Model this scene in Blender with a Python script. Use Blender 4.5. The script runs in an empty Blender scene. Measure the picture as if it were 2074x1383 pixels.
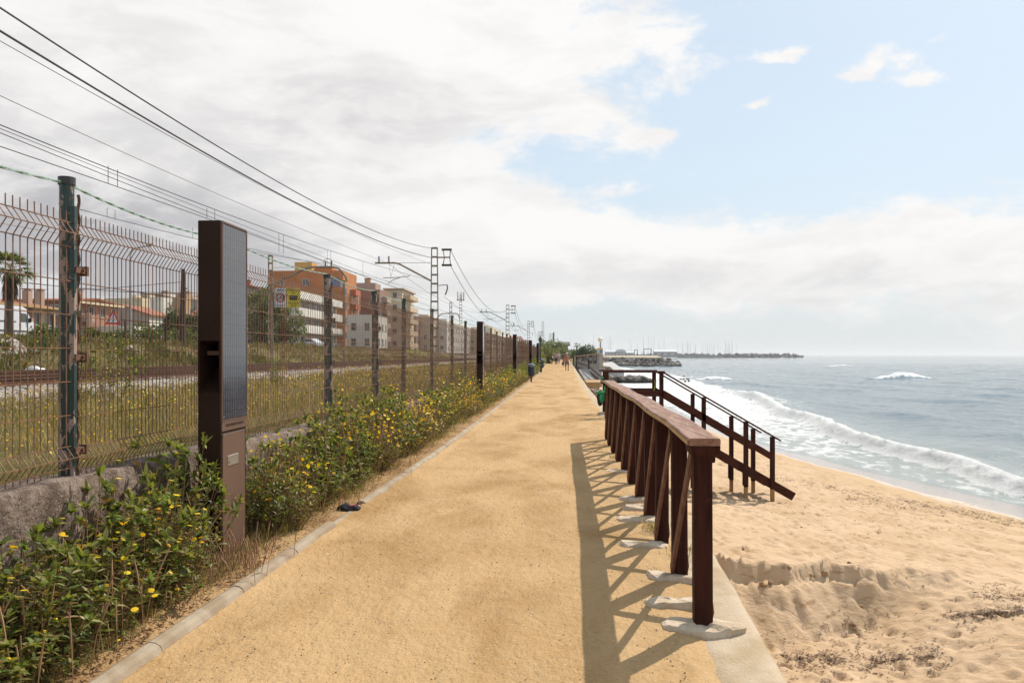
import bpy, math, random
import numpy as np
from mathutils import Vector, Matrix
random.seed(7)
RS = np.random.RandomState(11)
S = bpy.context.scene
COL = S.collection
# ------------------------------------------------------------------ camera
F = 1650.0
CZ = 1.5
TH = math.atan(85.0 / F)
cam_d = bpy.data.cameras.new('camera')
cam = bpy.data.objects.new('camera', cam_d)
COL.objects.link(cam)
cam.location = (0, 0, CZ)
cam.rotation_euler = (math.pi / 2, 0, TH)
cam_d.sensor_width = 36.0
cam_d.lens = F / 2074 * 36.0
cam_d.shift_y = 27.5 / 2074
cam_d.clip_start = 0.05
cam_d.clip_end = 60000
S.camera = cam
# ------------------------------------------------------------------ light
SUNV = Vector((0.6, 0.8, 1.05)).normalized()
sun_d = bpy.data.lights.new('sun', 'SUN')
sun_d.energy = 5.0
sun_d.angle = math.radians(0.55)
sun_d.color = (1.0, 0.93, 0.82)
sun = bpy.data.objects.new('sun', sun_d)
COL.objects.link(sun)
sun.rotation_euler = (-SUNV).to_track_quat('-Z', 'Y').to_euler()
S.view_settings.view_transform = 'Standard'
S.view_settings.look = 'None'
S.view_settings.exposure = 0.03
S.view_settings.gamma = 1

def az_of(px):
    return math.atan((px - 1037) / F) - TH
def el_of(px, py):
    return math.atan((719 - py) / F * math.cos(az_of(px) + TH))

def build_world():
    w = bpy.data.worlds.new('World')
    S.world = w
    w.use_nodes = True
    nt = w.node_tree
    nt.nodes.clear()
    N, L = nt.nodes, nt.links
    out = N.new('ShaderNodeOutputWorld')
    bg = N.new('ShaderNodeBackground')
    L.new(bg.outputs[0], out.inputs[0])
    sky = N.new('ShaderNodeTexSky')
    sky.sky_type = 'NISHITA'
    sky.sun_disc = False
    sky.sun_elevation = math.asin(SUNV.z)
    sky.sun_rotation = math.atan2(SUNV.x, SUNV.y)
    sky.air_density = 1.0
    sky.dust_density = 1.2
    sky.ozone_density = 1.0
    def M(op, a, b=None, c=None, clamp=False):
        n = N.new('ShaderNodeMath')
        n.operation = op
        n.use_clamp = clamp
        for i, v in enumerate((a, b, c)):
            if v is None:
                continue
            if isinstance(v, (int, float)):
                n.inputs[i].default_value = v
            else:
                L.new(v, n.inputs[i])
        return n.outputs[0]
    tc = N.new('ShaderNodeTexCoord')
    sep = N.new('ShaderNodeSeparateXYZ')
    L.new(tc.outputs['Generated'], sep.inputs[0])
    az = M('ARCTAN2', sep.outputs[0], sep.outputs[1])
    el = M('ARCSINE', sep.outputs[2])
    wn = N.new('ShaderNodeTexNoise'); wn.inputs['Scale'].default_value = 9.0; wn.inputs['Detail'].default_value = 8; wn.inputs['Roughness'].default_value = .62
    L.new(tc.outputs['Generated'], wn.inputs['Vector'])
    ws = N.new('ShaderNodeSeparateColor'); L.new(wn.outputs['Color'], ws.inputs[0])
    azw = M('ADD', az, M('MULTIPLY_ADD', ws.outputs[0], .13, -.065))
    elw = M('ADD', el, M('MULTIPLY_ADD', ws.outputs[1], .075, -.0375))
    def blob(px, py, sx, sy, wgt):
        a, e = az_of(px), el_of(px, py)
        dx = M('MULTIPLY', M('SUBTRACT', azw, a), F / sx)
        dy = M('MULTIPLY', M('SUBTRACT', elw, e), F / sy)
        r = M('ADD', M('MULTIPLY', dx, dx), M('MULTIPLY', dy, dy))
        return M('MULTIPLY', M('POWER', 2.718, M('MULTIPLY', r, -1.0)), wgt)
    def total(bs, base):
        s = base
        for b in bs:
            s = M('ADD', blob(*b), s)
        return s
    def noise(scale, detail, rough, ox, sy=2.0, dist=0.0):
        cmb = N.new('ShaderNodeCombineXYZ')
        L.new(az, cmb.inputs[0])
        L.new(M('MULTIPLY', el, sy), cmb.inputs[1])
        cmb.inputs[2].default_value = ox
        n = N.new('ShaderNodeTexNoise')
        n.inputs['Scale'].default_value = scale
        n.inputs['Detail'].default_value = detail
        n.inputs['Roughness'].default_value = rough
        n.inputs['Distortion'].default_value = dist
        L.new(cmb.outputs[0], n.inputs['Vector'])
        return n.outputs['Fac']
    n1 = noise(8.0, 12, 0.66, 3.1, 1.9, 0.25)
    # how much cloud, by bearing and height
    cover = total([
        (-200, 300, 900, 520, .55), (500, 60, 620, 200, .42), (1060, 90, 270, 110, .38), (760, 260, 300, 170, .20),
        (1180, 218, 110, 32, .62), (1325, 275, 52, 22, .62), (560, 520, 650, 150, .30), (1000, 420, 280, 90, .28),
        (1500, 530, 520, 75, .42), (1950, 480, 330, 85, .42), (1180, 560, 160, 40, .14),
        (1765, 125, 75, 30, .72), (1585, 108, 60, 16, .60), (1540, 207, 34, 12, .62), (1850, 165, 60, 14, .4), (1700, 150, 50, 12, .35), (1350, 170, 60, 24, .2), (1275, 385, 70, 15, .24),
        (1950, 160, 90, 12, .14), (1520, 260, 430, 200, -.34), (2000, 200, 330, 220, -.34), (1180, 340, 200, 70, -.20), (1000, 650, 500, 60, -.20), (1090, 320, 90, 60, -.16), (820, 330, 150, 60, -.16), (640, 505, 120, 40, -.12),
        (960, 270, 60, 50, -.16), (1700, 665, 700, 50, -.18), (930, 230, 50, 60, -.12),
        (2600, 300, 400, 400, .1), (-1200, 300, 900, 500, .2), (4800, 400, 1800, 500, .22)], -0.06)
    dens = M('ADD', M('MULTIPLY_ADD', n1, 1.75, -.25), cover)
    mr = N.new('ShaderNodeMapRange')
    mr.interpolation_type = 'SMOOTHSTEP'
    mr.inputs['From Min'].default_value = 0.50
    mr.inputs['From Max'].default_value = 0.92
    L.new(dens, mr.inputs[0])
    m = mr.outputs[0]
    # grey undersides
    n2 = noise(6.5, 9, 0.62, 9.7, 2.8, 0.35)
    dark = total([(160, 400, 420, 110, .42), (760, 240, 260, 80, .30), (220, 570, 480, 130, .95), (1420, 560, 420, 40, .26), (1800, 590, 260, 34, .30),
                  (400, 170, 500, 110, .10), (-900, 200, 900, 400, .25), (1060, 60, 260, 80, -.3), (780, 480, 330, 70, -.15)], 0.02)
    g = M('MULTIPLY', dark, M('MULTIPLY_ADD', n2, 3.6, -0.95, clamp=True), clamp=True)
    g2 = M('MULTIPLY_ADD', n2, 0.9, -0.42, clamp=True)
    g = M('ADD', g, g2, clamp=True)
    cc = N.new('ShaderNodeMix'); cc.data_type = 'RGBA'
    cc.inputs[6].default_value = (0.97, 0.955, 0.94, 1)
    cc.inputs[7].default_value = (0.47, 0.46, 0.48, 1)
    L.new(g, cc.inputs[0])
    skm = N.new('ShaderNodeMix'); skm.data_type = 'RGBA'; skm.blend_type = 'MULTIPLY'
    skm.inputs[0].default_value = 1.0
    L.new(sky.outputs[0], skm.inputs[6])
    skm.inputs[7].default_value = (0.11, 0.11, 0.11, 1)
    # thin high veil that pales the blue
    veil = N.new('ShaderNodeMix'); veil.data_type = 'RGBA'
    vf = noise(3.0, 5, 0.5, 21.0, 2.5)
    L.new(M('MULTIPLY_ADD', vf, 0.35, 0.50, clamp=True), veil.inputs[0])
    L.new(skm.outputs[2], veil.inputs[6])
    veil.inputs[7].default_value = (0.72, 0.86, 0.97, 1)
    # milky air towards the horizon
    hz = N.new('ShaderNodeMix'); hz.data_type = 'RGBA'
    L.new(M('POWER', 2.718, M('MULTIPLY', M('ABSOLUTE', el), -11.0)), hz.inputs[0])
    L.new(veil.outputs[2], hz.inputs[6])
    hz.inputs[7].default_value = (0.70, 0.745, 0.755, 1)
    fin = N.new('ShaderNodeMix'); fin.data_type = 'RGBA'
    L.new(m, fin.inputs[0])
    L.new(hz.outputs[2], fin.inputs[6])
    L.new(cc.outputs[2], fin.inputs[7])
    hz2 = N.new('ShaderNodeMix'); hz2.data_type = 'RGBA'
    L.new(M('POWER', 2.718, M('MULTIPLY', M('ABSOLUTE', el), -34.0)), hz2.inputs[0])
    L.new(fin.outputs[2], hz2.inputs[6])
    hz2.inputs[7].default_value = (0.70, 0.735, 0.745, 1)
    L.new(hz2.outputs[2], bg.inputs[0])
    bg.inputs[1].default_value = 1.0
build_world()

# ------------------------------------------------------------------ helpers
RIGHT = Vector((math.cos(TH), math.sin(TH), 0))
FWD = Vector((-math.sin(TH), math.cos(TH), 0))
def W(px, py, d):
    return RIGHT * ((px - 1037) / F * d) + FWD * d + Vector((0, 0, CZ + (719 - py) / F * d))
def G(px, py, z=0.0):
    return W(px, py, F * (CZ - z) / (py - 719))
def AX(px, py, X):
    r = RIGHT * ((px - 1037) / F) + FWD
    return W(px, py, X / r.x)

def tag(o, label=None, cat=None, group=None, kind=None):
    if label: o['label'] = label
    if cat: o['category'] = cat
    if group: o['group'] = group
    if kind: o['kind'] = kind
    return o

def empty(name, loc, rz=0.0, label=None, cat=None, group=None):
    o = bpy.data.objects.new(name, None)
    COL.objects.link(o)
    o.location = loc
    o.rotation_euler = (0, 0, rz)
    o.empty_display_size = 0.2
    return tag(o, label, cat, group)

def kids(o):
    return list(o.children)
def copy_tree(o, parent=None):
    c = o.copy()
    COL.objects.link(c)
    c.parent = parent
    for ch in kids(o):
        copy_tree(ch, c)
    return c

class MB:
    def __init__(s):
        s.v = []; s.f = []
    def add(s, vs, fs):
        b = len(s.v)
        s.v += [tuple(v) for v in vs]
        s.f += [tuple(i + b for i in f) for f in fs]
        return s
    def box(s, c, size, rz=0.0, bev=0.0, rx=0.0, ry=0.0):
        hx, hy, hz = size[0] / 2, size[1] / 2, size[2] / 2
        R = Matrix.Rotation(rz, 3, 'Z') @ Matrix.Rotation(ry, 3, 'Y') @ Matrix.Rotation(rx, 3, 'X')
        C = Vector(c)
        if bev <= 0:
            vs = [C + R @ Vector((x * hx, y * hy, z * hz)) for z in (-1, 1) for (x, y) in ((-1, -1), (1, -1), (1, 1), (-1, 1))]
            return s.add(vs, [(0, 3, 2, 1), (4, 5, 6, 7), (0, 1, 5, 4), (1, 2, 6, 5), (2, 3, 7, 6), (3, 0, 4, 7)])
        b = min(bev, hx * .9, hy * .9, hz * .9)
        rings = []
        for (z, i) in ((-hz, b), (-hz + b, 0), (hz - b, 0), (hz, b)):
            r = []
            for (x, y) in ((-1, -1), (1, -1), (1, 1), (-1, 1)):
                ax, ay = hx - i, hy - i
                if i == 0:
                    pts = [(x * ax, y * (ay - b)), (x * (ax - b), y * ay)]
                else:
                    pts = [(x * ax, y * (ay - b * .3)), (x * (ax - b * .3), y * ay)]
                if (x * y) > 0:
                    r += pts
                else:
                    r += pts[::-1]
            rings.append([C + R @ Vector((p[0], p[1], z)) for p in r])
        # order pts CCW
        vs = [p for r in rings for p in r]
        n = 8
        fs = [tuple(range(n))[::-1], tuple(range(3 * n, 4 * n))]
        for k in range(3):
            for i in range(n):
                j = (i + 1) % n
                fs.append((k * n + i, k * n + j, (k + 1) * n + j, (k + 1) * n + i))
        return s.add(vs, fs)
    def bar(s, p0, p1, w, h, up=(0, 0, 1)):
        p0, p1 = Vector(p0), Vector(p1)
        d = (p1 - p0).normalized()
        u = Vector(up)
        sd = d.cross(u)
        if sd.length < 1e-4:
            sd = d.cross(Vector((0, 1, 0)))
        sd.normalize()
        u = sd.cross(d)
        vs = []
        for p in (p0, p1):
            for (a, b) in ((-1, -1), (1, -1), (1, 1), (-1, 1)):
                vs.append(p + sd * (a * w / 2) + u * (b * h / 2))
        return s.add(vs, [(0, 3, 2, 1), (4, 5, 6, 7), (0, 1, 5, 4), (1, 2, 6, 5), (2, 3, 7, 6), (3, 0, 4, 7)])
    def tube(s, pts, r, n=6, caps=True):
        pts = [Vector(p) for p in pts]
        k = len(pts)
        rr = r if hasattr(r, '__len__') else [r] * k
        base = len(s.v)
        ref = None
        for i, p in enumerate(pts):
            d = (pts[min(i + 1, k - 1)] - pts[max(i - 1, 0)])
            if d.length < 1e-9: d = Vector((0, 0, 1))
            d.normalize()
            if ref is None:
                ref = Vector((1, 0, 0)) if abs(d.x) < .8 else Vector((0, 1, 0))
            a = (ref - d * ref.dot(d)).normalized()
            ref = a
            b = d.cross(a)
            for j in range(n):
                t = 2 * math.pi * j / n + math.pi / n
                s.v.append(tuple(p + (a * math.cos(t) + b * math.sin(t)) * rr[i]))
        for i in range(k - 1):
            for j in range(n):
                q = (j + 1) % n
                s.f.append((base + i * n + j, base + i * n + q, base + (i + 1) * n + q, base + (i + 1) * n + j))
        if caps:
            s.f.append(tuple(base + j for j in range(n))[::-1])
            s.f.append(tuple(base + (k - 1) * n + j for j in range(n)))
        return s
    def cyl(s, c, r, h, n=20, r2=None):
        c = Vector(c)
        return s.tube([c, c + Vector((0, 0, h))], [r, r if r2 is None else r2], n)
    def lathe(s, c, prof, n=20):
        c = Vector(c)
        base = len(s.v)
        for (r, z) in prof:
            for j in range(n):
                t = 2 * math.pi * j / n
                s.v.append((c.x + r * math.cos(t), c.y + r * math.sin(t), c.z + z))
        for i in range(len(prof) - 1):
            for j in range(n):
                q = (j + 1) % n
                s.f.append((base + i * n + j, base + i * n + q, base + (i + 1) * n + q, base + (i + 1) * n + j))
        s.f.append(tuple(base + j for j in range(n))[::-1])
        s.f.append(tuple(base + (len(prof) - 1) * n + j for j in range(n)))
        return s
    def prism(s, poly, fn):
        # poly: 2D outline; fn(a,b,t) -> 3D for t in 0,1
        n = len(poly)
        vs = [fn(a, b, 0) for a, b in poly] + [fn(a, b, 1) for a, b in poly]
        fs = [tuple(range(n))[::-1], tuple(range(n, 2 * n))]
        for i in range(n):
            j = (i + 1) % n
            fs.append((i, j, n + j, n + i))
        return s.add(vs, fs)
    def rock(s, c, r, rng, squash=0.65, sub=1):
        # lumpy angular stone
        ico_v, ico_f = ICO[sub]
        ax = rng.uniform(0.7, 1.3, 3) * np.array([1, 1, squash]) * r
        A = rng.normal(size=(3, 3))
        q, _ = np.linalg.qr(A)
        nrm = rng.normal(size=(4, 3)); nrm /= np.linalg.norm(nrm, axis=1)[:, None]
        v = ico_v.copy()
        for k in range(4):
            dd = v @ nrm[k]
            cut = rng.uniform(.55, .85)
            v = v - np.outer(np.maximum(dd - cut, 0), nrm[k])
        v = (v * ax) @ q.T
        v[:, 2] *= .85
        v += np.array(c)
        return s.add(v.tolist(), ico_f)
    def build(s, name, m=None, parent=None, smooth=False, bevel=0.0, recalc=True):
        me = bpy.data.meshes.new(name)
        me.from_pydata(s.v, [], s.f)
        if recalc:
            import bmesh
            bm = bmesh.new(); bm.from_mesh(me)
            bmesh.ops.recalc_face_normals(bm, faces=bm.faces)
            bm.to_mesh(me); bm.free()
        if smooth:
            me.shade_smooth()
        o = bpy.data.objects.new(name, me)
        COL.objects.link(o)
        if m: me.materials.append(m)
        if parent is not None: o.parent = parent
        if bevel > 0:
            b = o.modifiers.new('bevel', 'BEVEL'); b.width = bevel; b.segments = 2; b.limit_method = 'ANGLE'; b.angle_limit = math.radians(35)
        return o

def make_ico():
    import bmesh
    out = {}
    for k in (1, 2, 3):
        bm = bmesh.new()
        bmesh.ops.create_icosphere(bm, subdivisions=k, radius=1)
        out[k] = (np.array([v.co[:] for v in bm.verts]), [tuple(v.index for v in f.verts) for f in bm.faces])
        bm.free()
    return out
ICO = make_ico()

def np_mesh(name, V, Fc, m=None, parent=None, attrs=None, smooth=True, mi=None):
    """V (n,3) array, Fc (k,3|4) int array"""
    me = bpy.data.meshes.new(name)
    V = np.asarray(V, dtype=np.float32); Fc = np.asarray(Fc, dtype=np.int32)
    k, c = Fc.shape
    me.vertices.add(len(V)); me.vertices.foreach_set('co', V.ravel())
    me.loops.add(k * c); me.loops.foreach_set('vertex_index', Fc.ravel())
    me.polygons.add(k)
    me.polygons.foreach_set('loop_start', np.arange(0, k * c, c, dtype=np.int32))
    me.polygons.foreach_set('loop_total', np.full(k, c, dtype=np.int32))
    if smooth: me.polygons.foreach_set('use_smooth', np.ones(k, dtype=bool))
    for an, arr in (attrs or {}).items():
        arr = np.asarray(arr, dtype=np.float32)
        if arr.ndim == 1:
            a = me.attributes.new(an, 'FLOAT', 'POINT'); a.data.foreach_set('value', arr)
        else:
            a = me.attributes.new(an, 'FLOAT_COLOR', 'POINT')
            a.data.foreach_set('color', np.concatenate([arr, np.ones((len(arr), 1), np.float32)], 1).ravel())
    me.update(calc_edges=True)
    me.validate()
    o = bpy.data.objects.new(name, me)
    COL.objects.link(o)
    if m is not None:
        for mm in (m if isinstance(m, (list, tuple)) else [m]): me.materials.append(mm)
    if mi is not None: me.polygons.foreach_set('material_index', np.asarray(mi, dtype=np.int32))
    if parent is not None: o.parent = parent
    return o

def grid_faces(nu, nv):
    i = np.arange(nu - 1)[:, None]; j = np.arange(nv - 1)[None, :]
    a = (i * nv + j).ravel()
    return np.stack([a, a + nv, a + nv + 1, a + 1], 1)

def _h(ix, iy, seed):
    n = (ix * 374761393 + iy * 668265263 + seed * 974634777) & 0xffffffff
    n = ((n ^ (n >> 13)) * 1274126177) & 0xffffffff
    return ((n ^ (n >> 16)) & 0xffff) / 65535.0
def vnoise(x, y, seed=0):
    x = np.asarray(x, float); y = np.asarray(y, float)
    ix = np.floor(x).astype(np.int64); iy = np.floor(y).astype(np.int64)
    fx = x - ix; fy = y - iy
    fx = fx * fx * fx * (fx * (fx * 6 - 15) + 10); fy = fy * fy * fy * (fy * (fy * 6 - 15) + 10)
    a = _h(ix, iy, seed); b = _h(ix + 1, iy, seed); c = _h(ix, iy + 1, seed); d = _h(ix + 1, iy + 1, seed)
    return (a * (1 - fx) + b * fx) * (1 - fy) + (c * (1 - fx) + d * fx) * fy
def fbm(x, y, seed=0, oct=4, gain=.5):
    s = 0; a = 1; t = 0
    for k in range(oct):
        s = s + a * vnoise(x * 2 ** k + 13.7 * k, y * 2 ** k - 7.3 * k, seed + k); t += a; a *= gain
    return s / t
def sm(x, a, b):
    t = np.clip((x - a) / (b - a), 0, 1)
    return t * t * (3 - 2 * t)

# ------------------------------------------------------------------ materials
def new_mat(name):
    m = bpy.data.materials.new(name); m.use_nodes = True
    nt = m.node_tree; nt.nodes.clear()
    out = nt.nodes.new('ShaderNodeOutputMaterial')
    p = nt.nodes.new('ShaderNodeBsdfPrincipled')
    nt.links.new(p.outputs[0], out.inputs[0])
    return m, nt, p, out
class NT:
    def __init__(s, nt): s.nt = nt; s.N = nt.nodes; s.L = nt.links
    def put(s, v, sock):
        if isinstance(v, (int, float)): sock.default_value = v
        elif isinstance(v, (tuple, list)): sock.default_value = tuple(v) + ((1,) if len(v) == 3 and len(sock.default_value) == 4 else ())
        else: s.L.new(v, sock)
    def m(s, op, a, b=None, c=None, clamp=False):
        n = s.N.new('ShaderNodeMath'); n.operation = op; n.use_clamp = clamp
        for i, v in enumerate((a, b, c)):
            if v is not None: s.put(v, n.inputs[i])
        return n.outputs[0]
    def pos(s, obj=False):
        if obj: return s.N.new('ShaderNodeTexCoord').outputs['Object']
        return s.N.new('ShaderNodeNewGeometry').outputs['Position']
    def map(s, v, scale=(1, 1, 1), loc=(0, 0, 0), rot=(0, 0, 0)):
        n = s.N.new('ShaderNodeMapping'); s.L.new(v, n.inputs[0])
        n.inputs['Location'].default_value = loc; n.inputs['Scale'].default_value = scale; n.inputs['Rotation'].default_value = rot
        return n.outputs[0]
    def noise(s, v, scale, detail=4, rough=.5, dist=0, out=0):
        n = s.N.new('ShaderNodeTexNoise'); s.L.new(v, n.inputs['Vector'])
        n.inputs['Scale'].default_value = scale; n.inputs['Detail'].default_value = detail
        n.inputs['Roughness'].default_value = rough; n.inputs['Distortion'].default_value = dist
        return n.outputs[out]
    def vor(s, v, scale, feat='F1', out='Distance', rnd=1.0):
        n = s.N.new('ShaderNodeTexVoronoi'); n.feature = feat; s.L.new(v, n.inputs['Vector'])
        n.inputs['Scale'].default_value = scale; n.inputs['Randomness'].default_value = rnd
        return n.outputs[out]
    def ramp(s, f, a, b, lo=0.0, hi=1.0, smooth=True):
        n = s.N.new('ShaderNodeMapRange'); n.interpolation_type = 'SMOOTHSTEP' if smooth else 'LINEAR'
        s.put(f, n.inputs[0]); n.inputs[1].default_value = a; n.inputs[2].default_value = b
        n.inputs[3].default_value = lo; n.inputs[4].default_value = hi
        return n.outputs[0]
    def mix(s, f, a, b, mode='MIX'):
        n = s.N.new('ShaderNodeMix'); n.data_type = 'RGBA'; n.blend_type = mode
        s.put(f, n.inputs[0]); s.put(a, n.inputs[6]); s.put(b, n.inputs[7])
        return n.outputs[2]
    def bump(s, h, dist=.01, strength=1.0, nrm=None):
        n = s.N.new('ShaderNodeBump'); n.inputs['Distance'].default_value = dist; n.inputs['Strength'].default_value = strength
        s.L.new(h, n.inputs['Height'])
        if nrm is not None: s.L.new(nrm, n.inputs['Normal'])
        return n.outputs[0]
    def attr(s, name, out='Fac'):
        n = s.N.new('ShaderNodeAttribute'); n.attribute_name = name
        return n.outputs[out]
    def sep(s, v):
        n = s.N.new('ShaderNodeSeparateXYZ'); s.L.new(v, n.inputs[0]); return n.outputs

def mat(name, c1, c2=None, scale=3.0, rough=.7, metal=0.0, bump=0.0, bscale=40.0, stretch=(1, 1, 1), lo=.35, hi=.65, obj=False, spec=.5, detail=5):
    m, nt, p, out = new_mat(name); t = NT(nt)
    P = t.map(t.pos(obj), stretch)
    if c2 is None: c2 = tuple(x * .8 for x in c1)
    f = t.ramp(t.noise(P, scale, detail, .6), lo, hi)
    t.put(t.mix(f, c1, c2), p.inputs['Base Color'])
    t.put(t.m('MULTIPLY_ADD', t.noise(P, scale * 3.1, 3), .25, rough - .12), p.inputs['Roughness'])
    p.inputs['Metallic'].default_value = metal
    p.inputs['Specular IOR Level'].default_value = spec
    if bump > 0:
        t.put(t.bump(t.noise(P, bscale, 4, .6), bump), p.inputs['Normal'])
    return m

def leaf_mat(name, trans=.35, rough=.45):
    m, nt, p, out = new_mat(name); t = NT(nt)
    c = t.attr('tint', 'Color')
    t.put(c, p.inputs['Base Color'])
    p.inputs['Roughness'].default_value = rough
    p.inputs['Specular IOR Level'].default_value = .35
    tr = t.N.new('ShaderNodeBsdfTranslucent')
    t.L.new(t.mix(.5, c, (0.5, 0.55, 0.05), 'MIX'), tr.inputs[0])
    c2 = t.mix(1.0, c, (1.5, 1.5, .6), 'MULTIPLY'); t.L.new(c2, tr.inputs[0])
    mx = t.N.new('ShaderNodeMixShader'); mx.inputs[0].default_value = trans
    t.L.new(p.outputs[0], mx.inputs[1]); t.L.new(tr.outputs[0], mx.inputs[2]); t.L.new(mx.outputs[0], out.inputs[0])
    return m

M_LEAF = leaf_mat('leaf')
M_GRASS = leaf_mat('grass', .3, .6)
M_PETAL = leaf_mat('petal', .25, .6)
# ================================================================== SETTING
def cv(Y): return np.interp(Y, [0, 5, 12, 23, 37, 52, 65, 100, 160, 400], [0, .03, .08, .22, .52, .80, .95, 1.15, 1.4, 1.4])
def Lx(Y): return np.interp(Y, [-8, 3.7, 5.1, 7.5, 12, 21, 35, 49, 100, 160], [-2.06, -2.03, -1.98, -1.93, -1.78, -1.62, -1.46, -1.27, -1.15, -1.2])
def Rx(Y): return np.interp(Y, [-8, 3.7, 6.5, 14, 20, 26.6, 39, 87, 137, 165], [1.0, 1.08, 1.24, 1.33, 1.45, 1.5, 1.6, 2.3, 2.8, 3.2])
def PZ(Y): return np.interp(Y, [-10, 80, 110, 150, 400], [0, 0, .22, .58, .9])
def WT(Y): return np.interp(Y, [0, 4.8, 8.4, 12.7, 19, 60, 160], [.83, .80, .72, .63, .6, .6, 1.0])
XF = -2.865
def Xs(Y): return np.interp(Y, [-30, 10, 18, 22.8, 26, 30, 33.6, 37, 43, 57, 98, 140, 200], [20, 15.2, 13.7, 13.0, 12.3, 11.3, 10.8, 9.9, 9.4, 9.0, 9.6, 9.0, 9.0])
ZW = -2.7

def path_mat():
    m, nt, p, out = new_mat('compacted_sand'); t = NT(nt)
    P = t.pos()
    big = t.ramp(t.noise(t.map(P, (1.3, .55, 1)), .75, 6, .6, .4), .40, .66)
    big2 = t.ramp(t.noise(t.map(P, (1, .5, 1), (9, 3, 0)), 1.9, 6, .65), .42, .70)
    c = t.mix(big, (.470, .300, .145), (.325, .188, .072))
    c = t.mix(t.m('MULTIPLY', big2, .5), c, (.52, .35, .185))
    trk = t.noise(t.map(P, (9, .7, 1)), 1.6, 4, .6)
    c = t.mix(t.ramp(trk, .55, .8, 0, .35), c, (.36, .235, .11))
    sp = t.noise(P, 62, 5, .8)
    c = t.mix(t.ramp(sp, .56, .70, 0, .65), c, (.22, .13, .06))
    c = t.mix(t.ramp(sp, .46, .32, 0, .6), c, (.66, .51, .33))
    vf = t.ramp(t.vor(P, 34), .05, .16, 1, 0)
    vm = t.ramp(t.noise(P, 3.2, 3), .5, .66, 0, .6)
    c = t.mix(t.m('MULTIPLY', vf, vm), c, (.17, .10, .05))
    t.put(c, p.inputs['Base Color']); p.inputs['Roughness'].default_value = .93
    p.inputs['Specular IOR Level'].default_value = .15
    b1 = t.bump(t.noise(P, 150, 4, .7), .004, .9)
    b2 = t.bump(t.noise(t.map(P, (1.4, .8, 1)), 11, 6, .62), .035, .8, b1)
    b3 = t.bump(t.ramp(t.vor(P, 26), .0, .35), .006, .5, b2)
    t.put(b3, p.inputs['Normal'])
    return m
M_PATH = path_mat()

def strip(name, xa, xb, za, ys, m, nx=8, zfun=None, kind='structure', disp=0, seed=3):
    ys = np.asarray(ys, float)
    u = np.linspace(0, 1, nx)
    A, B = xa(ys), xb(ys)
    X = A[:, None] * (1 - u) + B[:, None] * u
    Y = np.repeat(ys[:, None], nx, 1)
    Z = za(ys)[:, None] + np.zeros_like(X)
    if zfun is not None: Z = Z + zfun(X, Y, u[None, :])
    V = np.stack([X, Y, Z], -1).reshape(-1, 3)
    o = np_mesh(name, V, grid_faces(len(ys), nx)[:, ::-1], m)
    if kind: o['kind'] = kind
    return o
ys_path = np.concatenate([np.arange(-6, 12, .08), np.arange(12, 40, .25), np.arange(40, 166, 2.0)])
path = strip('path', lambda y: Lx(y) + .02, lambda y: Rx(y) - .10 + .10 * (vnoise(y * 2.1, y * 0, 5) - .5) * 2, lambda y: PZ(y), ys_path, M_PATH, 60,
             lambda X, Y, u: .03 * (fbm(X * 1.5, Y * 1.1, 3, 5) - .5) + .012 * (fbm(X * 7, Y * 5, 8, 3) - .5) + .02 * sm(np.abs(u - .5) * 2, .9, 1.0) - .055 * sm(u, .90, 1.0) + .022 * (fbm(X * 9, Y * 6, 12, 4) - .5) * sm(u, .86, .93))

# verge of bare soil between kerb and wall
M_SOIL = mat('verge_soil', (.42, .27, .135), (.28, .165, .075), 2.2, .95, bump=.03, bscale=30, spec=.1)
verge = strip('verge', lambda y: XF + .1 + cv(y), lambda y: Lx(y) - .03, lambda y: PZ(y) + .0, ys_path, M_SOIL, 24,
              lambda X, Y, u: .015 + .05 * (fbm(X * 3, Y * 3, 21, 4) - .35) * (1 - sm(u, .8, 1.0)) + .05 * (1 - u))

# kerb: rounded concrete edging laid in metre lengths with open joints
M_KERB = mat('kerb_concrete', (.38, .31, .23), (.28, .21, .14), 4, .9, bump=.004, bscale=120, spec=.2)
def build_kerb():
    mb = MB()
    prof = [(-.054, -.1), (-.054, .022), (-.042, .044), (-.015, .056), (.018, .052), (.040, .038), (.053, .012), (.055, -.1)]
    y = -5.0
    k = 0
    while y < 160:
        L_ = 1.0 if y < 60 else 4.0
        sag = -.022 * math.exp(-((y - 7.3) / .5) ** 2) if y < 60 else 0
        y0, y1 = y + .006, y + L_ - .006
        n = 4
        vs = []
        dz = random.uniform(-.004, .004) + (sag * 2.2 if 7 <= y < 8 else 0)
        dx = random.uniform(-.004, .004)
        for i in range(n + 1):
            yy = y0 + (y1 - y0) * i / n
            for (a, b) in prof:
                vs.append((Lx(yy) + a + dx, yy, PZ(yy) + b + dz))
        m_ = len(prof)
        fs = []
        for i in range(n):
            for j in range(m_ - 1):
                fs.append((i * m_ + j, i * m_ + j + 1, (i + 1) * m_ + j + 1, (i + 1) * m_ + j))
        fs.append(tuple(range(m_))); fs.append(tuple(n * m_ + j for j in range(m_))[::-1])
        mb.add(vs, fs)
        y += L_
    o = mb.build('kerb', M_KERB)
    o['kind'] = 'structure'
build_kerb()

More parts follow.
